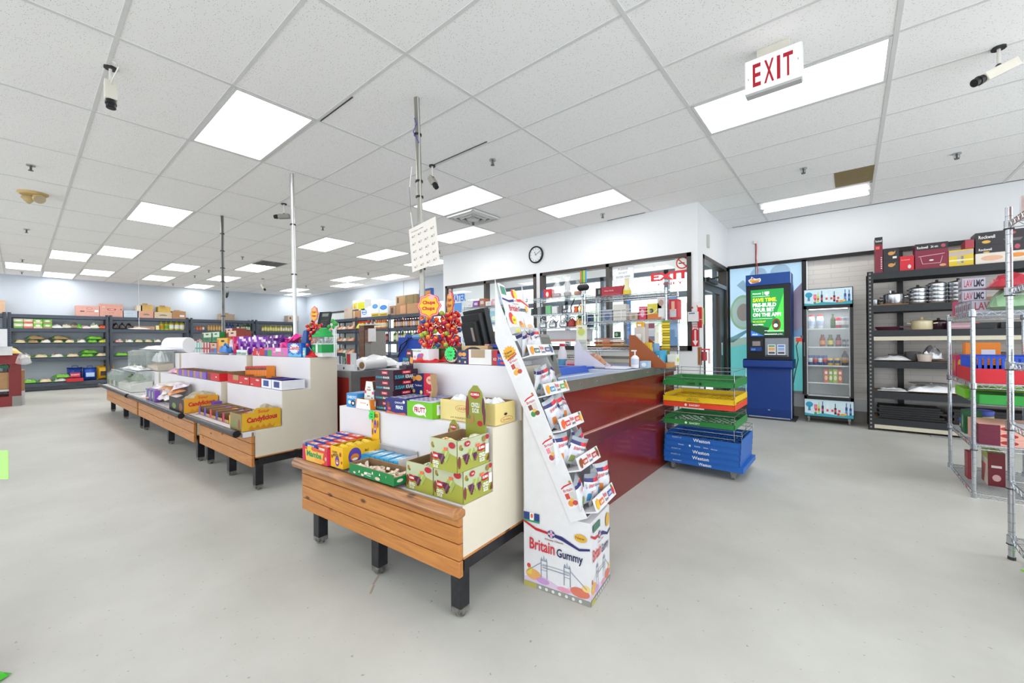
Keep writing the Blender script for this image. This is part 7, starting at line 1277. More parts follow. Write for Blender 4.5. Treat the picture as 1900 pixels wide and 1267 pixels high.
# ================================================================ WINDOW SIDE GOODS (kettle shelves)
ZB = [1.864, 1.614, 1.404, 1.194]
def kettle(label, x, z, c='chrome', hc='#1c1c1e', s=1.0):
    t = thing('kettle', label, 'kettle', (x, 5.22, z), 0, 'kettles and coffee pots')
    obj('body', B().lathe([(.05 * s, 0), (.068 * s, .015), (.07 * s, .05), (.05 * s, .1), (.03 * s, .11), (.03 * s, .118), (.006, .125)], c, n=16), t)
    obj('spout', B().cyl((.05 * s, 0, .06), (.095 * s, 0, .1 * s + .01), .012, c, r1=.007, n=8), t); obj('handle', B().tube([(-.05 * s, 0, .09), (-.05 * s, 0, .15 * s), (0, 0, .175 * s), (.05 * s, 0, .15 * s)], .006, hc, n=6), t); obj('knob', B().sph((0, 0, .13), .01, hc, 8), t)
for k, (x, c, hc, s, lb) in enumerate(((-3.68, 'chrome', '#1c1c1e', 1, 'steel kettle with black handle, leftmost on kettle shelf'), (-3.5, 'chrome', '#1c1c1e', 1.05, 'steel kettle with black handle, second on kettle shelf'), (-3.3, 'chrome', '#101012', 1.2, 'tall steel kettle with black arched handle, middle of kettle shelf'), (-3.16, '#a83a34', '#2a1a1a', .9, 'squat red kettle on the kettle shelf'), (-3.03, '#c8a060m', '#2a1a1a', 1, 'copper and steel kettle at the kettle shelf right end'))): kettle(lb, x, ZB[2], c, hc, s)
pk('green_box', 'dark green box behind the copper kettle', 'box', (-3.13, 5.33, ZB[2]), (.12, .08, .17), '#1f6a3a'); pk('blue_box', 'navy blue box at the kettle shelf right end', 'box', (-3.0, 5.3, ZB[2]), (.1, .1, .18), '#24406a')
G = 'cups and coffee pots on the second kettle unit shelf'
for k, (x, w, h, c) in enumerate(((-3.86, .05, .1, '#3a4a3a'), (-3.8, .05, .11, '#2a2c30'), (-3.73, .06, .12, '#8a8c90'), (-3.64, .06, .12, '#2a2c30'), (-3.56, .09, .13, '#7ac08a'), (-3.44, .09, .11, '#e4e4e2'), (-3.34, .05, .12, '#6a6c74'))): put(B().box(-w / 2, -.03, 0, w / 2, .03, h, c), 'mug_box', ('olive', 'black', 'grey', 'dark grey', 'mint green', 'white', 'slate')[k] + ' small boxed mug on the second kettle unit shelf', 'mug', x, 5.2, ZB[1], G)
def cezve(label, x, z, c, hc, h=.1):
    t = thing('coffee_pot', label, 'coffee pot', (x, 5.2, z), 0, G); obj('body', B().lathe([(.035, 0), (.04, .02), (.028, h * .6), (.036, h)], c, n=14), t); obj('handle', B().tube([(.03, 0, h * .8), (.06, 0, h * 1.3), (.08, 0, h * 1.7)], .007, hc, n=6), t)
cezve('silver coffee pot with tall curved black handle', -3.19, ZB[1], 'chrome', '#1a1210', .12); cezve('small copper orange coffee pot', -3.08, ZB[1], '#c8603am', '#a8502a', .09); cezve('small brassy yellow coffee pot', -2.98, ZB[1], '#d8a84am', '#b8862a', .1); cezve('little silver coffee pot left of the tall handled one', -3.27, ZB[1], 'chrome', '#8a5a3a', .07)
pk('red_box', 'red gift box on the top shelf of the kettle unit', 'box', (-3.62, 5.15, ZB[0]), (.13, .1, .13), '#d0242c', [('F', 'e', .5, .4, .2, .3, '#e8e0dc')]); pk('blue_box', 'blue box left of the red gift box', 'box', (-3.7, 5.2, ZB[0]), (.07, .1, .12), '#3a5a9a')
G = 'glass decanters wrapped in clear film'
for k, (x, c) in enumerate(((-3.42, '#a83a5a'), (-3.24, '#5a4a4a'), (-3.06, '#c87a5a'))):
    t = thing('decanter', ('decanter with pinkish red contents', 'tall clear wrapped decanter with dark tag', 'round glass decanter with orange ring')[k] + ' on top of the kettle unit', 'decanter', (x, 5.22, ZB[0]), 0, G); obj('body', B().lathe([(.06, 0), (.075, .03), (.07, .09), (.03, .15), (.025, .2), (.035, .22)], 'acrylic', n=16), t); obj('contents', B().lathe([(.05, .004), (.06, .03), (.055, .06)], c, n=16), t)
    if k < 2: obj('film_wrap', B().lathe([(.085, 0), (.09, .12), (.03, .22), (.07, .3)], 'plastic_wrap', n=14, cap=False), t)
t = thing('ladle_rack', 'bundle of black ladles with orange, green, yellow and blue handles', 'ladle', (-2.9, 5.1, ZB[0] - .0), 0)
for k, c in enumerate(('#e07a2a', '#4aa83a', '#d8d02a', '#3a9ac8')): q = obj('ladle', B().cyl((-.04 + k * .027, 0, .16), (-.04 + k * .027, 0, .33), .011, c, n=8).sph((-.045 + k * .03, -.01, .09), .048, '#18181a', 10).cyl((-.04 + k * .027, 0, .33), (-.04 + k * .027, 0, .35), .008, '#18181a', n=6).cyl((-.035 + k * .023, 0, .0), (-.04 + k * .027, 0, .16), .006, '#18181a', n=6), t)
pk('wrapped_platter', 'flat tray of reddish sweets on the lower kettle unit shelf', 'tray', (-3.6, 5.12, ZB[3]), (.62, .25, .03), '#c88a7a', [('T', 'r', .05, .1, .95, .9, '#d8b0a0')]); pk('flat_carton', 'wide white carton behind the tray of reddish sweets', 'carton', (-3.75, 5.4, ZB[3]), (.8, .05, .17), '#dde2ea', [tx('F', .7, .5, .8, .56, '#6a7a8a', 'KITCHEN')])
t = thing('counter_heater', 'long cream panel heater under the kettle shelves window', 'heater', (-4.0, 5.66, 0), 0); obj('case', B().box(0, 0, .0, 1.6, .18, .97, '#d8d4c8').box(0, -.002, .93, 1.6, .0, .97, '#8a8880'), t); obj('grille', B().box(.05, -.004, .55, 1.5, -.002, .88, '#cfc9b8'), t)
# exit window unit
ZA = [1.804, 1.464, 1.104]
pk('pan_box', 'long dark red boxed pan set on top of the exit window shelf', 'box', (-2.62, 5.1, ZA[0]), (.3, .12, .125), '#a8283a', [tx('F', .15, .5, .6, .66, '#e0a8a8', 'Non Stick'), ('F', 'r', .1, .2, .9, .22, '#d07a80'), ('L', 'r', 0, 0, 1, 1, '#2a2426')]); pk('black_box', 'black narrow box at the left of the dark red pan set', 'box', (-2.71, 5.1, ZA[0]), (.085, .12, .12), '#2a2628', [('F', 'r', .5, .3, .8, .8, '#8a8488')])
put(B().lathe([(.05, 0), (.055, .06), (.03, .12), (.025, .2), (.03, .22)], '#e0d8a8', n=14).cyl((0, 0, 0), (0, 0, .06), .057, '#e0c83a', n=14), 'vase', 'white and yellow patterned vase beside the dark red pan set', 'vase', -2.28, 5.16, ZA[0])
G = 'boxed goods behind the wire rail of the exit window shelf'
for k, (x, w, h, c, D, lb) in enumerate(((-2.72, .16, .16, '#8a94a8', [('F', 'e', .5, .4, .3, .3, '#5a6a8a')], 'blue grey wrapped cup'), (-2.56, .2, .22, '#d8d4cc', [('F', 'r', 0, .6, 1, .7, '#a8a498'), ('F', 'r', 0, .2, 1, .26, '#b8b4a8')], 'stack of pale boxes'), (-2.33, .12, .1, '#c8a8a0', [('F', 'r', .3, .2, .7, .8, '#8a9a6a')], 'small pinkish box'), (-2.2, .1, .17, '#d83a5a', [('F', 'e', .5, .5, .3, .3, '#e8b0c0')], 'pink red box'), (-2.09, .2, .2, '#d8c84a', [('F', 'r', 0, 0, 1, .35, '#d87a3a'), ('F', 'e', .3, .55, .14, .14, '#4a5a3a')], 'yellow picture box'), (-1.95 + .07, .0001 + .0, .0001, '#ffffff', [], ''), 
    (-1.87 - .0, .0, .0, '#ffffff', [], ''))[:5]): pk('boxed_item', lb + ' behind the wire rail of the exit window shelf', 'box', (x + .1, 5.12, ZA[1]), (w * .9, .12, h), c, D, 0, G)
pk('boxed_item', 'tall grey violet box with red mark behind wire rail', 'box', (-1.8 - .0 + .02 - .0, 5.3, ZA[1]) if 0 else (-1.985 + .08, 5.27, ZA[1]), (.1, .1, .26), '#b8a8b4', [('F', 'e', .5, .8, .3, .12, '#b84a5a'), ('F', 'r', 0, 0, 1, .25, '#7a2a3a')], 0, G)
pk('boxed_item', 'white and brown picture box near the rail right end', 'box', (-1.86, 5.12, ZA[1]), (.09, .1, .27), '#d8d0cc', [('F', 'e', .5, .75, .35, .15, '#b89a8a'), ('F', 'r', .1, .1, .9, .5, '#e4e4e6')], 0, G)
pk('boxed_item', 'red and white picture box at the right end of the rail', 'box', (-1.955 + .0, 5.1, ZA[1]) if 0 else (-1.765 - .0, 5.26, ZA[1]), (.1, .16, .25), '#c8303a', [('F', 'r', .1, .1, .9, .5, '#c8c8d0'), ('F', 'r', .3, .4, .7, .9, '#e0b098'), ('R', 'r', .1, .1, .9, .9, '#d84a5a')], 0, G)
solo('wire_basket_rail', 'low curved wire rail along the exit window shelf front', 'wire rail', B().tube([(-2.8, 5.02, ZA[1] + .06), (-1.95, 5.02, ZA[1] + .06), (-1.88, 5.05, ZA[1] + .08), (-1.86, 5.1, ZA[1] + .12)], .004, '#e4e4e6').tube([(-2.8, 5.02, ZA[1] + .1), (-1.9, 5.02, ZA[1] + .1)], .004, '#e4e4e6').tube([(-2.8, 5.02, ZA[1] + .14), (-1.9, 5.02, ZA[1] + .14)], .004, '#e4e4e6').tube([(-2.8, 5.02, ZA[1]), (-2.8, 5.02, ZA[1] + .14)], .004, '#e4e4e6').tube([(-2.3, 5.02, ZA[1]), (-2.3, 5.02, ZA[1] + .14)], .004, '#e4e4e6'))
G = 'flat boxes stacked on the lower exit window shelf'
for k in range(5): pk('flat_box', ('brown', 'gold', 'dark red', 'cream', 'grey')[k] + ' flat box in the pile below the wire rail', 'box', (-2.74 + .02 * (k % 2), 5.1, ZA[2] + k * .027), (.42 - .02 * k, .16, .025), ('#6a4a3a', '#b89a4a', '#8a2a2a', '#d8ccb0', '#8a8a8a')[k], [('F', 'r', .3, .2, .6, .8, '#c8704a')], .03 * k, G)
pk('green_tin', 'small dark green tin on the flat box pile', 'tin', (-2.45, 5.12, ZA[2] + .137), (.07, .06, .08), '#1f4a34', [('F', 'e', .5, .5, .3, .3, '#8ab87a')]); put(B().lathe([(.04, 0), (.045, .1), (.03, .12)], '#d8d8dc', n=12), 'jar', 'white jar with red label right of the flat box pile', 'jar', -2.2, 5.15, ZA[2])
# gold sweets strip, card strip, price stand
b = B()
for k in range(11): b.box(-.05, -.012 - .003 * (k % 2), -.055 - k * .032, .05, .0, -.032 - k * .032, ('#c8a82a', '#a88a24', '#d8c04a')[k % 3] + 'm')
b.box(-.045, -.004, -.42, .045, .0, 0, '#7a8a3a'); solo('snack_strip', 'hanging strip of gold and green sachets at the exit window', 'snack strip', b, (-1.72, 5.01, 1.44))
b = B()
for k in range(5): b.box(-.04, -.006, -.07 - k * .08, .04, 0, -.01 - k * .08, ('#8a4a5a', '#c8c8d0', '#7a7a8a', '#a83a3a', '#d8d8dc')[k])
b.box(-.045, 0, -.42, .045, .002, 0, '#d0d4da'); solo('card_strip', 'hanging strip of picture cards left of the gold sachets', 'card strip', b, (-1.9, 5.01, 1.42))
# unit behind the monitor
G = 'goods on the shelf unit behind the till monitor'
for k, (x, z, w, h, c, lb) in enumerate(((-4.55, 1.254, .14, .32, '#c8882a', 'tall orange and brown noodle packet'), (-4.46, 1.254, .1, .32, '#c8d82a', 'tall lime yellow noodle packet'), (-4.72, 1.524, .16, .2, '#9ac8d8', 'pale blue and white pack'), (-4.52, 1.524, .13, .24, '#1f5a2a', 'dark green bottle pack'), (-4.9, 1.254, .2, .12, '#c8704a', 'brownish low pack'), (-5.2, 1.524, .2, .15, '#d8d8e0', 'white low pack'))): pk('grocery_pack', lb + ' on the chrome unit behind the monitor', 'grocery pack', (x, 5.12, z), (w, .1, h), c, [('F', 'e', .5, .35, .3, .2, '#b8482a' if k == 0 else '#e8e8d8')], 0, G)
for k in range(6): pk('box', ('white', 'violet', 'brown', 'white and red', 'pinkish', 'pale blue')[k] + ' box on the top of the unit behind the monitor', 'box', (-5.3 + k * .15, 5.15, 1.814), (.13, .12, .08 + .03 * (k % 3)), ('#dcdce0', '#8a4aa0', '#a86a4a', '#e0d8d4', '#e0a0a8', '#a0c0d8')[k], [('F', 'r', .2, .3, .8, .7, '#c8c8cc')], 0, G)
# window lettering
b = B(); b.text('*EXIT', (0, 0, 0), (.54, 0, -.0), (0, 0, .12), '#e03038'); b.text('ONLY', (.1, 0, -.07), (.36, 0, 0), (0, 0, .042), '#b83a44')
solo('window_lettering', 'big red exit lettering stuck on the window glass', 'lettering', b, (-2.24, WY + .03, 2.055))
b = B(); rr = [(math.cos(2 * PI * k / 28), math.sin(2 * PI * k / 28)) for k in range(28)]
b.box(-.1, .002, -.1, .1, .004, .1, '#dfe0da'); b.add([(.085 * x, 0, .085 * y) for x, y in rr], [list(range(28))], '#c8242c'); b.add([(.068 * x, -.001, .068 * y) for x, y in rr], [list(range(28))], '#e4e4dc'); b.box(-.05, -.002, -.012, .03, -.0015, .004, '#3a3a3a'); M = Matrix.Rotation(PI / 4, 4, 'Y'); b.box(-.08, -.003, -.008, .08, -.0025, .008, '#c8242c', M)
solo('no_smoking_sign', 'round red no smoking sign at the top right window corner', 'sign', b, (-1.79, WY + .02, 2.275)); b2 = B(); b2.add([(.06 * x, 0, .06 * y) for x, y in rr], [list(range(28))], '#e0dcd8').add([(.052 * x, -.001, .052 * y) for x, y in rr], [list(range(28))], '#c85a60').add([(.042 * x, -.002, .042 * y) for x, y in rr], [list(range(28))], '#e0dcd8'); b2.box(-.03, -.003, -.006, .03, -.0025, .006, '#6a6a6a'); solo('no_smoking_sign', 'small no smoking sticker at the left window corner', 'sign', b2, (-6.6, WY + .02, 2.3))
b = B().box(0, 0, 0, .34, .002, .3, '#e8e8ea'); b.text('PLEASE', (.09, -.001, .23), (.16, 0, 0), (0, 0, .03), '#9a9a9e').text('DO NOT', (.1, -.001, .17), (.14, 0, 0), (0, 0, .03), '#9a9a9e').text('ENTER HERE', (.06, -.001, .11), (.22, 0, 0), (0, 0, .03), '#9a9a9e'); solo('paper_notice', 'white paper notice on the glass above the yellow vase', 'notice', b, (-2.84, WY + .03, 2.05))
b = B(); b.text('*WATER', (0, 0, 0), (.5, 0, 0), (0, 0, .16), '#3a7ad0'); solo('window_lettering', 'blue lettering on the left window glass behind lollipops', 'lettering', b, (-6.62, WY + .03, 2.05)); pk('blue_poster', 'blue and white poster under the blue window lettering', 'poster', (-6.66, WY + .02, 1.82), (.42, .004, .2), '#5a94d8', [('F', 'r', .1, .1, .45, .7, '#e0dcd8'), ('F', 'r', .2, .2, .35, .5, '#d88a94')])
# fire extinguisher corner
pk('notice_board', 'white notice card with small red drawings at wall corner', 'notice', (-1.73, WY - .006, 1.6 - .01), (.17, .005, .125), '#e2dedc', [('F', 'r', .3, .3, .5, .5, '#c83a3a'), ('F', 'p', [(.75, .6), (.8, .65), (.95, .2), (.9, .15)], '#d04a44'), ('F', 'r', .05, .8, .4, .83, '#b0aca8')])
pk('box_dispenser', 'white box with blue label under the notice card', 'box', (-1.70, WY - .06, 1.45), (.13, .055, .13), '#e0dedf', [('F', 'r', .1, .78, .7, .9, '#4a6a9a')])
b = B().box(0, 0, 0, .09, .004, .3, '#c8202a').deco((0, 0, 0, .09, .004, .3), [('F', 'p', [(.08, .98), (.92, .98), (.92, .74), (.7, .8), (.3, .8), (.08, .74)], '#eae4e2'), tx('F', .14, .84, .86, .94, '#c8202a', 'FIRE'), ('F', 'r', .38, .2, .62, .74, '#eae4e2'), ('F', 'p', [(.1, .26), (.9, .26), (.5, .03)], '#eae4e2'), ('F', 'r', .47, .3, .53, .7, '#c8606a')]); solo('fire_sign', 'tall red and white fire sign with a down arrow', 'sign', b, (-1.665, WY - .006, 1.11))
t = thing('fire_alarm', 'red fire alarm pull box on the corner of the wall', 'fire alarm', (-1.585, WY - .02, 1.36), 0); obj('body', B().box(0, .0, .12, .05, .03, .28, '#c8202a').box(0, .0, 0, .05, .03, .11, '#c02028'), t); obj('cover', B().box(.05, .02, .05, .06, .08, .27, '#d8d2a0'), t)
t = thing('hand_station', 'small red and clear dispenser on the wall by the door', 'dispenser', (-1.56, WY + .02, .86), 0); obj('backboard', B().box(-.03, -.026, 0, .02, -.021, .24, '#a86a2a'), t); obj('bottle', B().cyl((.05, -.02, .06), (.05, -.02, .18), .035, '#a8343c', n=12), t); obj('arm', B().box(0, -.03, .2, .12, .0, .22, '#d83a40').box(.1, -.03, .02, .12, .0, .2, '#e0c8c8'), t)
solo('wall_sensor', 'small grey sensor box high on the side wall', 'sensor', B().box(0, -.03, -.09, .03, .03, .09, '#c8c6c0'), (-1.578, 6.35, 2.62)); solo('wall_cable', 'thin vertical cable running down beside the fire alarm', 'cable', B().tube([(-1.57, WY - .01, 1.4), (-1.57, WY - .01, 1.2), (-1.55, WY - .02, 1.05), (-1.575, WY - .01, .3)], .006, '#8a8888'))
# ================================================================ THINGS ON THE CHECKOUT
t = thing('wooden_display', 'reddish brown stepped wooden counter display at the till end', 'counter display', (-1.60, 3.66, .952), .03)
for x in (0, .30): obj('side_panel', B().prism([(0, 0), (.0, .02), (.0, .34), (.06, .34), (.42, .04), (.42, 0)], 'y', 0, .014, '#9a5228', TR(x, 0, 0) @ RZ(PI / 2)) if 0 else B().prism([(0, 0), (0, .30), (.05, .30), (.34, .03), (.34, 0)], 'y', x, x + .014, '#9a5228'), t)
for k in range(3): obj('shelf', B().box(.02 + .1 * k, .014, .17 - .07 * k, .12 + .1 * k, .30, .182 - .07 * k, '#8a4622'), t)
obj('front_board', B().box(.34, 0, 0, .355, .31, .045, '#b8824a'), t)
G = 'small packs in the wooden counter display'
for k, (x, y, z, s, c, lb) in enumerate(((.04, .05, .212, (.08, .07, .16), '#c8c0b8', 'grey upright pack'), (.03, .15, .212, (.08, .08, .2), '#b8a8a0', 'tall brown picture pack'), (.05, .08, .372, (.06, .05, .05), '#e0a020', 'yellow duck shaped pack'), (.17, .03, .127, (.05, .06, .1), '#d8b02a', 'small yellow pack'), (.17, .12, .127, (.06, .15, .09), '#7aa0c0', 'blue grey card pack'), (.29, .04, .042, (.04, .2, .11), '#3a9ac0', 'light blue leaflet pack'), (.36, .2, .012, (.08, .1, .1), '#e4e4d8', 'white tub with green label'))): 
    c_, s_ = math.cos(.03), math.sin(.03); pk('counter_pack', lb + ' in the wooden counter display', 'pack', (-1.60 + x * .8 - y * s_, 3.66 + x * s_ + y * c_, .952 + z), s, c, [('F', 'r', .2, .2, .8, .6, '#e8e8e4')] + ([('R', 'e', .5, .5, .3, .2, '#c8d02a')] if k == 6 else []), .03, G)
b = B().prism([(0, 0), (0, .2), (.04, .26), (.08, .17), (.3, .02), (.3, 0)], 'y', 0, .004, '#d8d4e0').prism([(0, 0), (0, .2), (.06, .16), (.3, .02), (.3, 0)], 'y', .14, .144, '#d8d4e0').box(0, 0, 0, .3, .144, .01, '#d8d4e0').prism([(0, .0), (0, .2), (.003, .2), (.003, 0)], 'y', 0, .144, '#d8d4e0'); solo('card_box', 'white cut down card box holding brown bread snacks', 'carton', b, (-1.98, 3.3, .955), .1)
blob2('bread_bag', 'clear bag of brown bread snacks in the white card box', 'bread bag', (-1.84, 3.42, .965), (.22, .12, .09), '#b8866ap', .1, 3)
t = thing('sanitizer_bottle', 'white pump bottle on the checkout counter', 'pump bottle', (-1.46, 3.46, .958), 0); obj('body', B().lathe([(.032, 0), (.034, .01), (.034, .09), (.014, .11)], '#e4e4e8', n=16).cyl((0, 0, .03), (0, 0, .08), .035, '#c0c8d8', n=16), t); obj('pump', B().cyl((0, 0, .11), (0, 0, .15), .006, '#e4e4e8', n=8).box(-.03, -.008, .145, .012, .008, .157, '#e4e4e8'), t)
pk('tissue_box', 'light blue and white small box beside the wooden display', 'box', (-1.44, 3.52, .955), (.07, .1, .06), '#a8c4dc', [('F', 'e', .5, .5, .3, .3, '#e8eef4')], .1)
t = thing('milk_bottle', 'white plastic bottle with red cap on the checkout', 'bottle', (-2.27, 3.55, .927), 0); obj('body', B().lathe([(.04, 0), (.045, .02), (.045, .15), (.028, .2), (.026, .22)], '#dcd8dc', n=16).cyl((0, 0, .02), (0, 0, .09), .046, '#5a94b8', n=16), t); obj('cap', B().cyl((0, 0, .22), (0, 0, .245), .03, '#c8242c', n=14), t)
pk('price_display', 'white leaning panel with red base on the checkout', 'sign', (-2.12, 3.6, .93), (.34, .06, .035), '#c82a3a', [('T', 'r', 0, 0, 1, .5, '#3a4a8a')], .05); solo('slanted_tray', 'white slanted plastic tray above the red base', 'tray', B().prism([(0, .17), (.03, .175), (.3, .04), (.3, .03), (.02, .12)], 'y', 0, .1, '#e4e4e4'), (-2.2, 3.72, .93), .05)
pk('cigarette_box', 'white and pink small box by the red capped bottle', 'box', (-2.2, 3.5, .93), (.12, .06, .07), '#d8a8b4', [('F', 'r', .1, .4, .9, .6, '#c83a4a')], .05)
t = thing('leaflet_stand', 'white tiered leaflet stand with green and yellow top card', 'leaflet stand', (-2.55, 4.3, .93), .15); obj('column', B().box(0, 0, 0, .13, .02, .46, '#dddfdc').deco((0, 0, 0, .13, .02, .46), [('F', 'r', .02, .62, .98, .99, '#e4e8cc'), ('F', 'e', .5, .82, .35, .1, '#c8d06a'), ('F', 'r', .2, .92, .6, .94, '#c83a3a')]), t)
for k in range(4): obj('pocket', B().box(0, -.03, .04 + k * .07, .13, 0, .075 + k * .07, '#c8cac4'), t)
# ================================================================ BLACK RACK GOODS
RY = 7.15; RS = [2.054, 1.629, 1.304, .904, .509, .164]
BK = '#28252a'
for k, (x0, x1, z0, h, c, D, lb) in enumerate(((.26, .335, 0, .46, '#7a2034', [('F', 'r', 0, .8, 1, 1, '#2a2628'), tx('F', .1, .86, .9, .92, '#e0e0e0', 'Rockwell'), ('F', 'r', .1, .66, .6, .74, '#d8604a')] + [('F', 'r', .75, .1 + q * .06, .9, .13 + q * .06, '#e0d8d8') for q in range(6)], 'tall narrow dark red and black box, leftmost on the black rack'),
    (.34, .49, 0, .15, BK, [('F', 'e', .5, .55, .2, .16, '#c8904a'), ('F', 'p', [(.6, .55), (.78, .78), (.74, .5)], '#c8904a')], 'black teapot box, lower of the stacked pair'), (.34, .49, .151, .15, BK, [('F', 'e', .5, .55, .2, .16, '#c8904a'), ('F', 'p', [(.6, .55), (.78, .78), (.74, .5)], '#c8904a'), ('F', 'r', .6, .1, .85, .28, '#e0dcd8')], 'black teapot box, upper of the stacked pair'),
    (.495, .625, 0, .18, '#c8202c', [tx('F', .1, .7, .7, .78, '#e8a0a0', 'Rockwell'), ('F', 'e', .68, .25, .12, .14, '#c8d0cc')], 'small bright red box on top of the black rack'),
    (.635, .92, 0, .31, '#7e1c36', [('F', 'r', 0, .74, 1, 1, '#2a2628'), tx('F', .06, .8, .4, .9, '#e8e4e4', 'Rockwell'), tx('F', .48, .81, .7, .9, '#e8e4e4', '26 cm'), ('F', 'e', .86, .86, .07, .07, '#b04a5a'), ('F', 'p', [(.1, .5), (.9, .56), (.89, .54), (.1, .48)], '#d8b0b8'), ('F', 'p', [(.16, .46), (.22, .2), (.235, .2), (.175, .46)], '#d8b0b8'), ('F', 'p', [(.22, .2), (.78, .2), (.78, .185), (.22, .185)], '#d8b0b8'), ('F', 'p', [(.84, .46), (.78, .2), (.765, .2), (.825, .46)], '#d8b0b8'), ('F', 'e', .5, .32, .07, .03, '#e8e0e0'), ('F', 'e', .84, .1, .1, .05, '#c8a06a')], 'big dark red cooking pot box with white line drawing'),
    (.925, 1.125, 0, .19, '#d8b82a', [('F', 'p', [(0, .6), (1, .7), (1, .95), (0, .9)], '#b8a8a0'), ('F', 'r', .35, .15, .46, .6, '#a8aab0'), ('F', 'r', .5, .15, .6, .6, '#7a7c84'), ('F', 'r', .0, .3, 1, .4, '#e8dca0')], 'yellow cutlery box on the black rack top'), (1.06, 1.13, .195, .1, '#a83a48', [], 'small dark pink box on the yellow cutlery box'),
    (1.14, 1.56, 0, .12, '#d8cfc4', [('F', 'e', .3, .5, .2, .25, '#d8a88a'), ('F', 'e', .75, .6, .15, .2, '#d88a3a')], 'pale knife picture box under the black boxes'), (1.14, 1.56, .121, .09, BK, [tx('F', .06, .3, .3, .6, '#e8e4e4', 'Rockwell'), ('F', 'e', .2, .1, .06, .1, '#d8a84a'), ('F', 'e', .75, .5, .05, .3, '#b04a5a')], 'flat black pan box, lower of two'), (1.14, 1.56, .212, .15, BK, [tx('F', .06, .5, .36, .76, '#e8e4e4', 'Rockwell'), ('F', 'e', .2, .25, .08, .12, '#d8a84a'), ('F', 'p', [(.5, .35), (.85, .35), (.8, .15), (.55, .15)], '#6a6468'), ('F', 'e', .68, .75, .05, .1, '#b04a5a')], 'large flat black pan box on the top of pile'))):
    pk('cookware_box', lb, 'box', (x0, RY, RS[0] + z0), (x1 - x0, .25, h), c, D, 0, 'cookware boxes on the black rack')
def pot(label, x, z, r, h, c='chrome', lid=True, knob='#2a2a2c', hx=.03, y=7.36, hc=None, group=None, cat='pot', name='cooking_pot'):
    t = thing(name, label, cat, (x, y, z), 0, group)
    obj('body', B().lathe([(r * .94, 0), (r, .01), (r, h), (r * .97, h), (r * .95, h * .9)], c, n=24), t)
    if lid: l = obj('lid', B().lathe([(r, h), (r * 1.02, h + .006), (r * .8, h + .018), (r * .3, h + .03), (.002, h + .032)], c, n=24), t); obj('knob', B().cyl((0, 0, h + .03), (0, 0, h + .055), .014, knob, n=10), l)
    if hx: 
        for s in (-1, 1): obj('handle', B().tube([(s * r, -.04, h * .75), (s * (r + hx), -.03, h * .8), (s * (r + hx), .03, h * .8), (s * r, .04, h * .75)], .007, hc or c, n=8), t)
    return t
t = pot('steel pressure cooker with a black side handle on the black rack', .44, RS[1], .1, .13, y=7.27); obj('long_handle', B().box(.1, -.015, .1, .27, .015, .125, 'frame_black'), t); obj('valve', B().cyl((-.03, 0, .16), (-.03, 0, .19), .009, 'chrome', n=8), t)
pot('small steel pot with black handle at the black rack left end', .27, RS[1], .05, .09, y=7.4, lid=False, hc='frame_black'); pk('serving_board', 'thin wooden board under the pressure cooker', 'board', (.27, 7.16, RS[1]), (.3, .2, .006), '#b88a5ac')
G = 'stacked steel pots on the second shelf of black rack'
for s, (x, r, n) in enumerate(((.67, .085, 4), (.84, .085, 5), (1.02, .09, 5))):
    for k in range(n): pot('%s steel pot in the %s stack of pots, counted from the shelf' % (ordw(k).capitalize(), ('left', 'middle', 'right')[s]), x, RS[1] + .048 * k, r, .045, lid=(k == n - 1), hx=.012, group=G, y=7.3)
pk('brown_dish', 'shallow brown baking dish right of the steel pot stacks', 'dish', (1.2, 7.3, RS[1]), (.22, .15, .05), '#9a6a4a'); 
pot('cream casserole with lid and beige knob on the middle shelf', .7, RS[2], .1, .1, c='#d2c6a2g', knob='#d8b98a', hx=.035, y=7.28); pot('dark purple casserole behind the cream one', .86, RS[2], .1, .09, c='#2e1a2ag', y=7.38, hx=.02)
t = thing('frying_pan', 'dark purple frying pan lying on the middle shelf', 'pan', (.38, 7.3, RS[2]), 0); obj('body', B().lathe([(.1, 0), (.125, .04), (.122, .045), (.098, .006)], '#4a2038g', n=24), t); obj('handle', B().box(.12, -.02, .03, .24, .02, .05, '#5a2a44g'), t)
for k, (x, c, lb) in enumerate(((1.0, '#b08a94', 'rose coloured wrapped dish'), (1.2, '#1c1c20', 'black oven dish with red tag'), (1.42, '#1a1a1e', 'second black oven dish'))): pk('oven_dish', lb + ' on the middle shelf of the black rack', 'dish', (x - .08, 7.2, RS[2]), (.19, .2, .07), c, [('F', 'r', .1, .9, .3, 1.0, '#d8402c')] if k == 1 else [('F', 'r', 0, .4, 1, .5, '#d8c8cc')] if k == 0 else [])
blob2('wrapped_trays', 'clear wrapped flat trays on the fourth shelf, left end', 'trays', (.42, 7.3, RS[3]), (.36, .26, .06), 'white_wrap', 0, 2); pk('round_platter', 'dark round lid pile behind the wrapped flat trays', 'lid', (.4, 7.4, RS[3]), (.25, .15, .08), '#4a4648')
b = B().lathe([(.06, 0), (.075, .09), (.08, .092)], '#c8bab0', n=20); solo('plastic_tub', 'clear beige plastic tub on the fourth shelf', 'tub', b, (.72, 7.24, RS[3])); blob2('wrapped_bowl', 'bowl in clear crinkled wrap behind the beige tub', 'bowl', (.8, 7.4, RS[3]), (.2, .2, .16), 'silver_foil', 0, 5); put(B().lathe([(.05, 0), (.08, .1), (.08, .12)], '#4a4a4c', n=18), 'dark_bowl', 'dark grey bowl left of the beige tub', 'bowl', .62, 7.32, RS[3])
put(B().lathe([(.09, 0), (.17, .08), (.185, .12), (.19, .122), (.18, .115), (.165, .08), (.08, .01)], 'chrome', n=32, cap=True), 'steel_bowl', 'wide steel bowl on the fourth shelf behind the wire racks', 'bowl', 1.25, 7.34, RS[3])
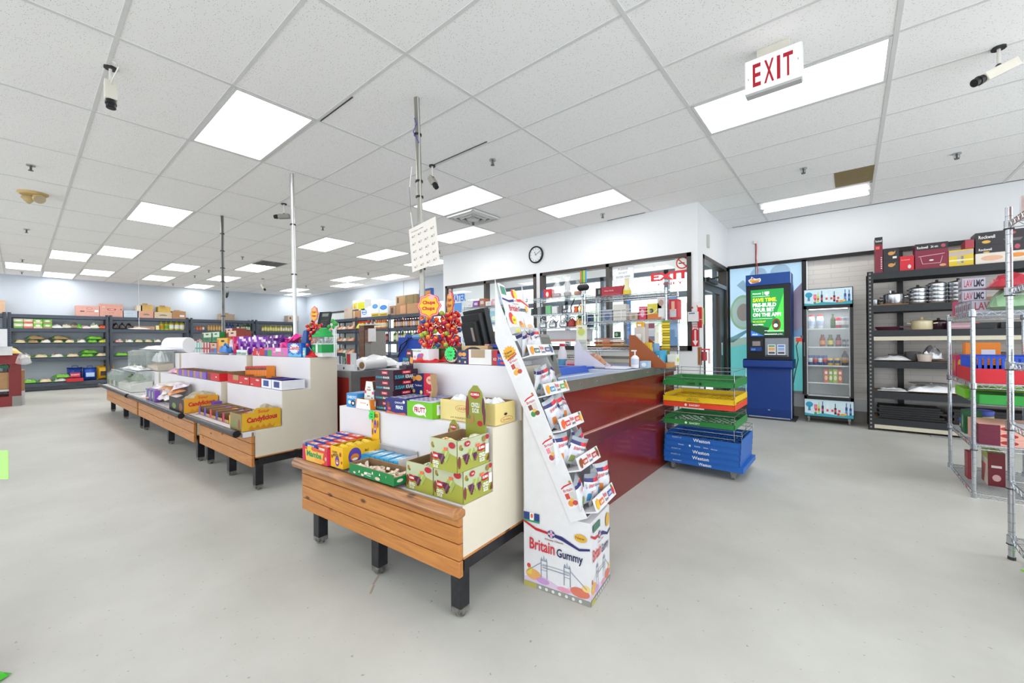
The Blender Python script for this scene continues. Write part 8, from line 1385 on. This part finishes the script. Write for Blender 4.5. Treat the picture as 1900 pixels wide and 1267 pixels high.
put(B().lathe([(.06, 0), (.15, .03), (.16, .035), (.06, .01)], 'chrome', n=28), 'steel_plate', 'shallow steel plate in wrap, fifth shelf left end', 'plate', .42, 7.3, RS[4]); blob2('wrapped_trays', 'white wrapped tray at the fifth shelf left end', 'tray', (.42, 7.24, RS[4] - .0), (.3, .14, .04), 'white_wrap', 0, 7); blob2('wrapped_trays', 'big crinkled white wrapped tray pile, fifth shelf middle', 'tray', (.8, 7.28, RS[4]), (.5, .28, .1), 'white_wrap', .05, 8); put(B().lathe([(.1, .1), (.18, .115), (.185, .12)], 'dull_steel', n=28), 'steel_tray', 'oval steel tray on the white wrapped pile', 'tray', .76, 7.32, RS[4])
G = 'black trays stacked on the bottom shelf'
for k in range(6): pk('black_tray', ('lowest', 'second up', 'third up', 'fourth up', 'fifth up', 'topmost')[k] + ' flat black tray on the bottom shelf of the black rack', 'tray', (.28 + .01 * (k % 2), 7.16 + .006 * k, RS[5] + k * .027), (.62 - .03 * (k % 3), .3, .025), '#141416', (), .01 * (k % 3), G)
for k in range(5): pk('black_tray', ('lowest', 'second up', 'third up', 'fourth up', 'topmost')[k] + ' flat black tray in the right hand pile, bottom shelf', 'tray', (.95 + .01 * (k % 2), 7.17, RS[5] + k * .035), (.8, .3, .033), '#17171a', (), 0, G)
pk('floor_plank', 'grey flat plank on the floor under the black rack', 'plank', (.75, 7.02, 0), (.7, .08, .012), '#8a8a8a')
# ================================================================ LOW WIRE RACK GOODS (x .71-1.15, y 4.56-5.5)
G = 'boxed drinking glasses in clear film on the low wire rack'
gx = '#c8c0d0'
for k, (y, z, n_) in enumerate(((5.42, 0, 3), (5.26, 0, 3), (5.1, 0, 3), (4.94, 0, 3), (5.27, .105, 2), (5.27, .21, 2))):
    pk('glass_box', 'grey lilac boxed glass set, %s from the far end%s' % (ordw(k % 4), (' of the bottom row', ' of the upper rows')[k > 3]), 'glass box', (.735, y - .15, 1.394 + z), (.22 if k < 4 else .14, .145, .1), '#8d8896', [('L', 'r', .05, .1, .95, .9, '#bdb8c6'), ('L', 'r', .1, .2, .28, .7, '#a84a58'), tx('L', .4, .25, .85, .75, '#2a2230', '*LMC'), ('F', 'r', .03, .08, .97, .92, '#b3aebd'), tx('F', .1, .2, .45, .8, '#a83a4a', 'LAV'), tx('F', .5, .2, .9, .8, '#2a2a3a', '*LMC')], 0, G)
pk('glass_box', 'pink boxed item at the far end of the low wire rack top', 'box', (.73, 5.42, 1.394), (.1, .08, .13), '#c84a6a', [('F', 'r', .2, .2, .8, .6, '#e08aa0')])
b = B(); b.pouch(.28, .35, .16, '#8ab08ap', seed=4, wob=.3); solo('brush_bag', 'green and white plastic wrapped bag at the low rack near end', 'bag', b, (.95, 4.8, 1.394))
blob2('mop_bag', 'clear bag with deep red brushes on the low wire rack', 'bag', (.95, 4.72, 1.555), (.3, .25, .1), '#a82a3ap', 0, 8)
pk('orange_box', 'orange upright box on the second shelf of low wire rack', 'box', (.78, 5.28, .854), (.2, .14, .3), '#e8821c', [('F', 'r', .45, .55, .85, .8, '#d8d4e0'), ('F', 'r', 0, .48, 1, .5, '#c86a14'), ('L', 'r', .1, .2, .9, .4, '#c86a14')])
for k in range(2): pk('pink_box', ('left', 'right')[k] + ' magenta candle box beside the orange upright box', 'box', (.725, 5.42 - .09 * k, .854), (.05, .07, .19), '#b82a5a', [('L', 'e', .5, .5, .25, .3, '#d8b83a'), ('F', 'e', .5, .5, .25, .3, '#d8b83a')], 0, 'magenta candle boxes')
t = thing('dish_rack', 'bright blue slatted plastic dish rack in a red carton', 'dish rack', (.74, 4.66, .87), 0)
b = B().box(0, 0, .0, .42, .5, .01, '#1c48b8').box(-.012, -.012, .17, .432, .0, .185, '#1c48b8').box(-.012, .5, .17, .432, .512, .185, '#1c48b8').box(-.012, 0, .17, 0, .5, .185, '#1c48b8').box(.42, 0, .17, .432, .5, .185, '#1c48b8')
for k in range(17): y = .015 + k * .03; b.box(-.008, y, 0, -.002, y + .014, .175, '#2050c4'); b.box(.422, y, 0, .428, y + .014, .175, '#2050c4')
for k in range(14): x = .01 + k * .03; b.box(x, -.008, 0, x + .014, -.002, .175, '#2050c4').box(x, .502, 0, x + .014, .508, .175, '#2050c4')
obj('basket', b, t)
tray('red_carton', 'red cut down carton around the blue dish rack', (.72, 4.6, .855), (.42, .62, .11), '#c8202c', '#c8202c', 0, [])
G = 'green plastic items on the third wire shelf'
pk('green_tray', 'lime green flat plastic tub under the red carton', 'tub', (.73, 5.0, .399 + .3), (.38, .4, .075), '#7cc828', [('L', 'r', .05, .4, .12, .7, '#d8602a')]); pk('green_tray', 'darker green flat plastic tub beside the lime one', 'tub', (.75, 4.62, .399 + .3), (.38, .34, .07), '#2f9a3a')
pk('wire_riser', 'clear plastic riser under the flat green tubs', 'riser', (.74, 4.6, .399 + .29), (.38, .8, .008), 'acrylic')
def tin(label, x, y, z, r, h): return put(B().lathe([(r, 0), (r, h * .8)], '#24408a', n=24).lathe([(r * 1.03, h * .72), (r * 1.03, h), (r * .9, h + .004)], '#3a4aa8', n=24).cyl((0, 0, h * .2), (0, 0, h * .45), r * 1.006, '#c8a050', n=24), 'biscuit_tin', label, 'tin', x, y, z, 'blue biscuit tins')
tin('lower round blue biscuit tin at the far end of the wire shelf', .84, 5.36, .399, .09, .08); tin('upper round blue biscuit tin on the lower one', .86, 5.34, .483, .09, .08); tin('round blue biscuit tin behind the pink tea boxes', 1.02, 5.1, .399, .09, .1); tin('second round blue tin right of the pink tea boxes', 1.04, 4.86, .399, .09, .12)
pk('green_pack', 'upright dark green box beside the wire rack post', 'box', (.73, 5.02, .399), (.1, .14, .19), '#1f5a34', [('L', 'e', .5, .5, .2, .3, '#7ab07a')]); 
for k in range(3): pk('pink_tea_box', ('lowest', 'middle', 'topmost')[k] + ' long pink and maroon box with oval logo, wire rack', 'box', (.74, 4.6 + .0, .399 + k * .051), (.36, .36, .05), '#e0a898', [('L', 'r', .6, 0, 1, 1, '#6a1c34'), ('L', 'e', .42, .5, .1, .3, '#a82a2a'), ('F', 'r', 0, 0, .3, 1, '#6a1c34'), ('F', 'e', .42, .5, .12, .3, '#a82a2a'), ('F', 'p', [(.6, 0), (1, .3), (1, 1), (.8, 1)], '#e8c8b8')], 0, 'pink tea boxes')
pk('tall_box', 'dark red and white tall box on the bottom wire shelf', 'box', (.83, 4.86, .034), (.09, .2, .26), '#6a1a24', [('F', 'r', .2, .55, .8, .62, '#d8c8c8'), ('F', 'e', .5, .25, .25, .1, '#c8a0a0'), ('L', 'r', 0, 0, 1, 1, '#d8cfc4'), ('L', 'p', [(0, 0), (.4, 0), (.7, .6), (0, .6)], '#d85a4a'), ('L', 'r', 0, .8, 1, 1, '#a8b84a'), ('T', 'r', 0, 0, 1, 1, '#9ab04a')]); pk('tall_box', 'second dark red box behind the wire rack post', 'box', (.74, 4.98, .034), (.05, .12, .22), '#8a2a34'); pk('shelf_liner', 'dark grey liner sheet on the bottom wire shelf', 'liner', (.715, 4.57, .0335 - .001), (.42, .92, .0014), '#55565a') if 0 else None
pk('wooden_block', 'small tan wooden block on the bottom wire shelf', 'block', (1.02, 4.62, .034), (.08, .2, .06), '#b8906a')
# ================================================================ TALL WIRE RACK GOODS (x .665-1.125, y 2.48-3.41)
pk('red_white_box', 'red, yellow and white box on top of the tall wire rack', 'box', (.72, 3.0, 1.823), (.3, .36, .13), '#d03a2c', [('L', 'r', 0, 0, 1, .3, '#e8c83a'), ('F', 'r', 0, 0, 1, .3, '#e8c83a')])
pk('white_box', 'white box end facing out on top of the tall wire rack', 'box', (.7, 3.18 + .19, 1.823), (.3, .03, .12), '#dcd8d8')
b = B().prism([(0, .05), (.05, 0), (.2, 0), (.25, .05), (.25, .2), (.2, .25), (.05, .25), (0, .2)], 'y', 0, .3, '#e4a8a8'); solo('octagon_box', 'pink and white octagonal gift box on the tall wire rack', 'box', b.deco((.02, 0, .02, .23, .3, .23), [('F', 'r', 0, .4, 1, .6, '#e8e8ec')]), (.72, 3.02, 1.464))
blob2('wrapped_toy', 'clear wrapped white item beside the pink octagonal box', 'packet', (.85, 2.9, 1.464), (.25, .2, .3), 'white_wrap', 0, 4)
for k in range(2): pk('glass_box', ('near', 'far')[k] + ' grey lilac glass pack on the middle of tall wire rack', 'glass box', (.74, 3.1 + k * .13, 1.064), (.3, .12, .07), '#b8b8c0', [('L', 'r', .1, .2, .9, .8, '#dcdce0')], 0, 'glass packs on the tall rack')
t = thing('nut_tin', 'round brown nut tin with white lid at the right frame edge', 'tin', (.80, 3.2, .742), 0); b = B().cyl((0, 0, 0), (0, 0, .155), .085, '#4a1c18', n=28)
R = random.Random(2)
for k in range(26): a = R.uniform(0, 6.28); z = R.uniform(.01, .1); b.sph((.084 * math.cos(a), .084 * math.sin(a), z), .014, R.choice(('#b8763a', '#d8a86a', '#a85a2a', '#c83a2a')), 6)
obj('body', b, t); obj('lid', B().cyl((0, 0, .155), (0, 0, .172), .089, '#e4e0e0', n=28), t)
pk('white_carton', 'white printed carton with red banner on the lower tall rack shelf', 'carton', (.76, 2.9, .126), (.3, .38, .27), '#dcdadc', [('L', 'p', [(.0, .9), (.5, .98), (.5, .8), (0, .72)], '#c8242c'), ('L', 'r', .1, .5, .6, .53, '#8a8a8e'), ('L', 'r', .1, .42, .5, .44, '#8a8a8e'), ('B', 'r', .3, .75, .9, .92, '#c8242c'), ('L', 'r', .3, .1, .6, .13, '#8a8a8e')])
b = B().prism([(0, 0), (.14, 0), (.16, .02), (.02, .03)], 'y', 0, .003, '#8ae03a'); solo('green_tag', 'bright green paper tag on the floor by the tall rack', 'paper tag', B().box(0, 0, .001, .2, .07, .004, '#7ad82a'), (.70, 3.22, .0), .5)
# things at the left frame edge close to the camera
def nearleft(r, d, z): return (-.6376 * d + .7704 * r, .7704 * d + .6376 * r, z)
t = thing('hanging_rack', 'white display rack just outside the left frame edge', 'display rack', nearleft(-2.4, 1.5, 0), YAW); obj('panel', B().box(0, 0, 0, .455, .03, .95, 'white_laminate'), t); obj('foot', B().box(0, -.1, 0, .42, 0, .03, 'black_paint'), t)
solo('green_note', 'light green paper note hanging at the left frame edge', 'paper note', B().box(0, 0, 0, .125, .002, .105, '#a8e87a'), nearleft(-1.978, 1.4975, .712), YAW)
b = B(); b.pouch(.13, .09, .02, '#c8202cp', nx=6, ny=6, wob=.1); b.add([(.0, -.045, .022), (.065, -.045, .012), (.07, .0, .012), (.0, -.02, .022)], [(0, 1, 2, 3)], '#0d6a38'); b.add([(-.065, -.05, .004), (.067, -.05, .004), (.07, .03, .006), (.05, .0, .014), (-.05, -.03, .018)], [(0, 1, 2, 3, 4)], '#0d6a38')
o = solo('snack_packet', 'red and dark green snack packet corner at the bottom left', 'snack packet', b, nearleft(-1.93, 1.47, .12), YAW); o.rotation_euler = (PI / 2, -.95, YAW)
blob2('snack_packet', 'bright green snack packet on the floor at the bottom left corner', 'snack packet', nearleft(-1.90, 1.44, 0), (.13, .1, .03), '#3fae2ap', YAW, 2)
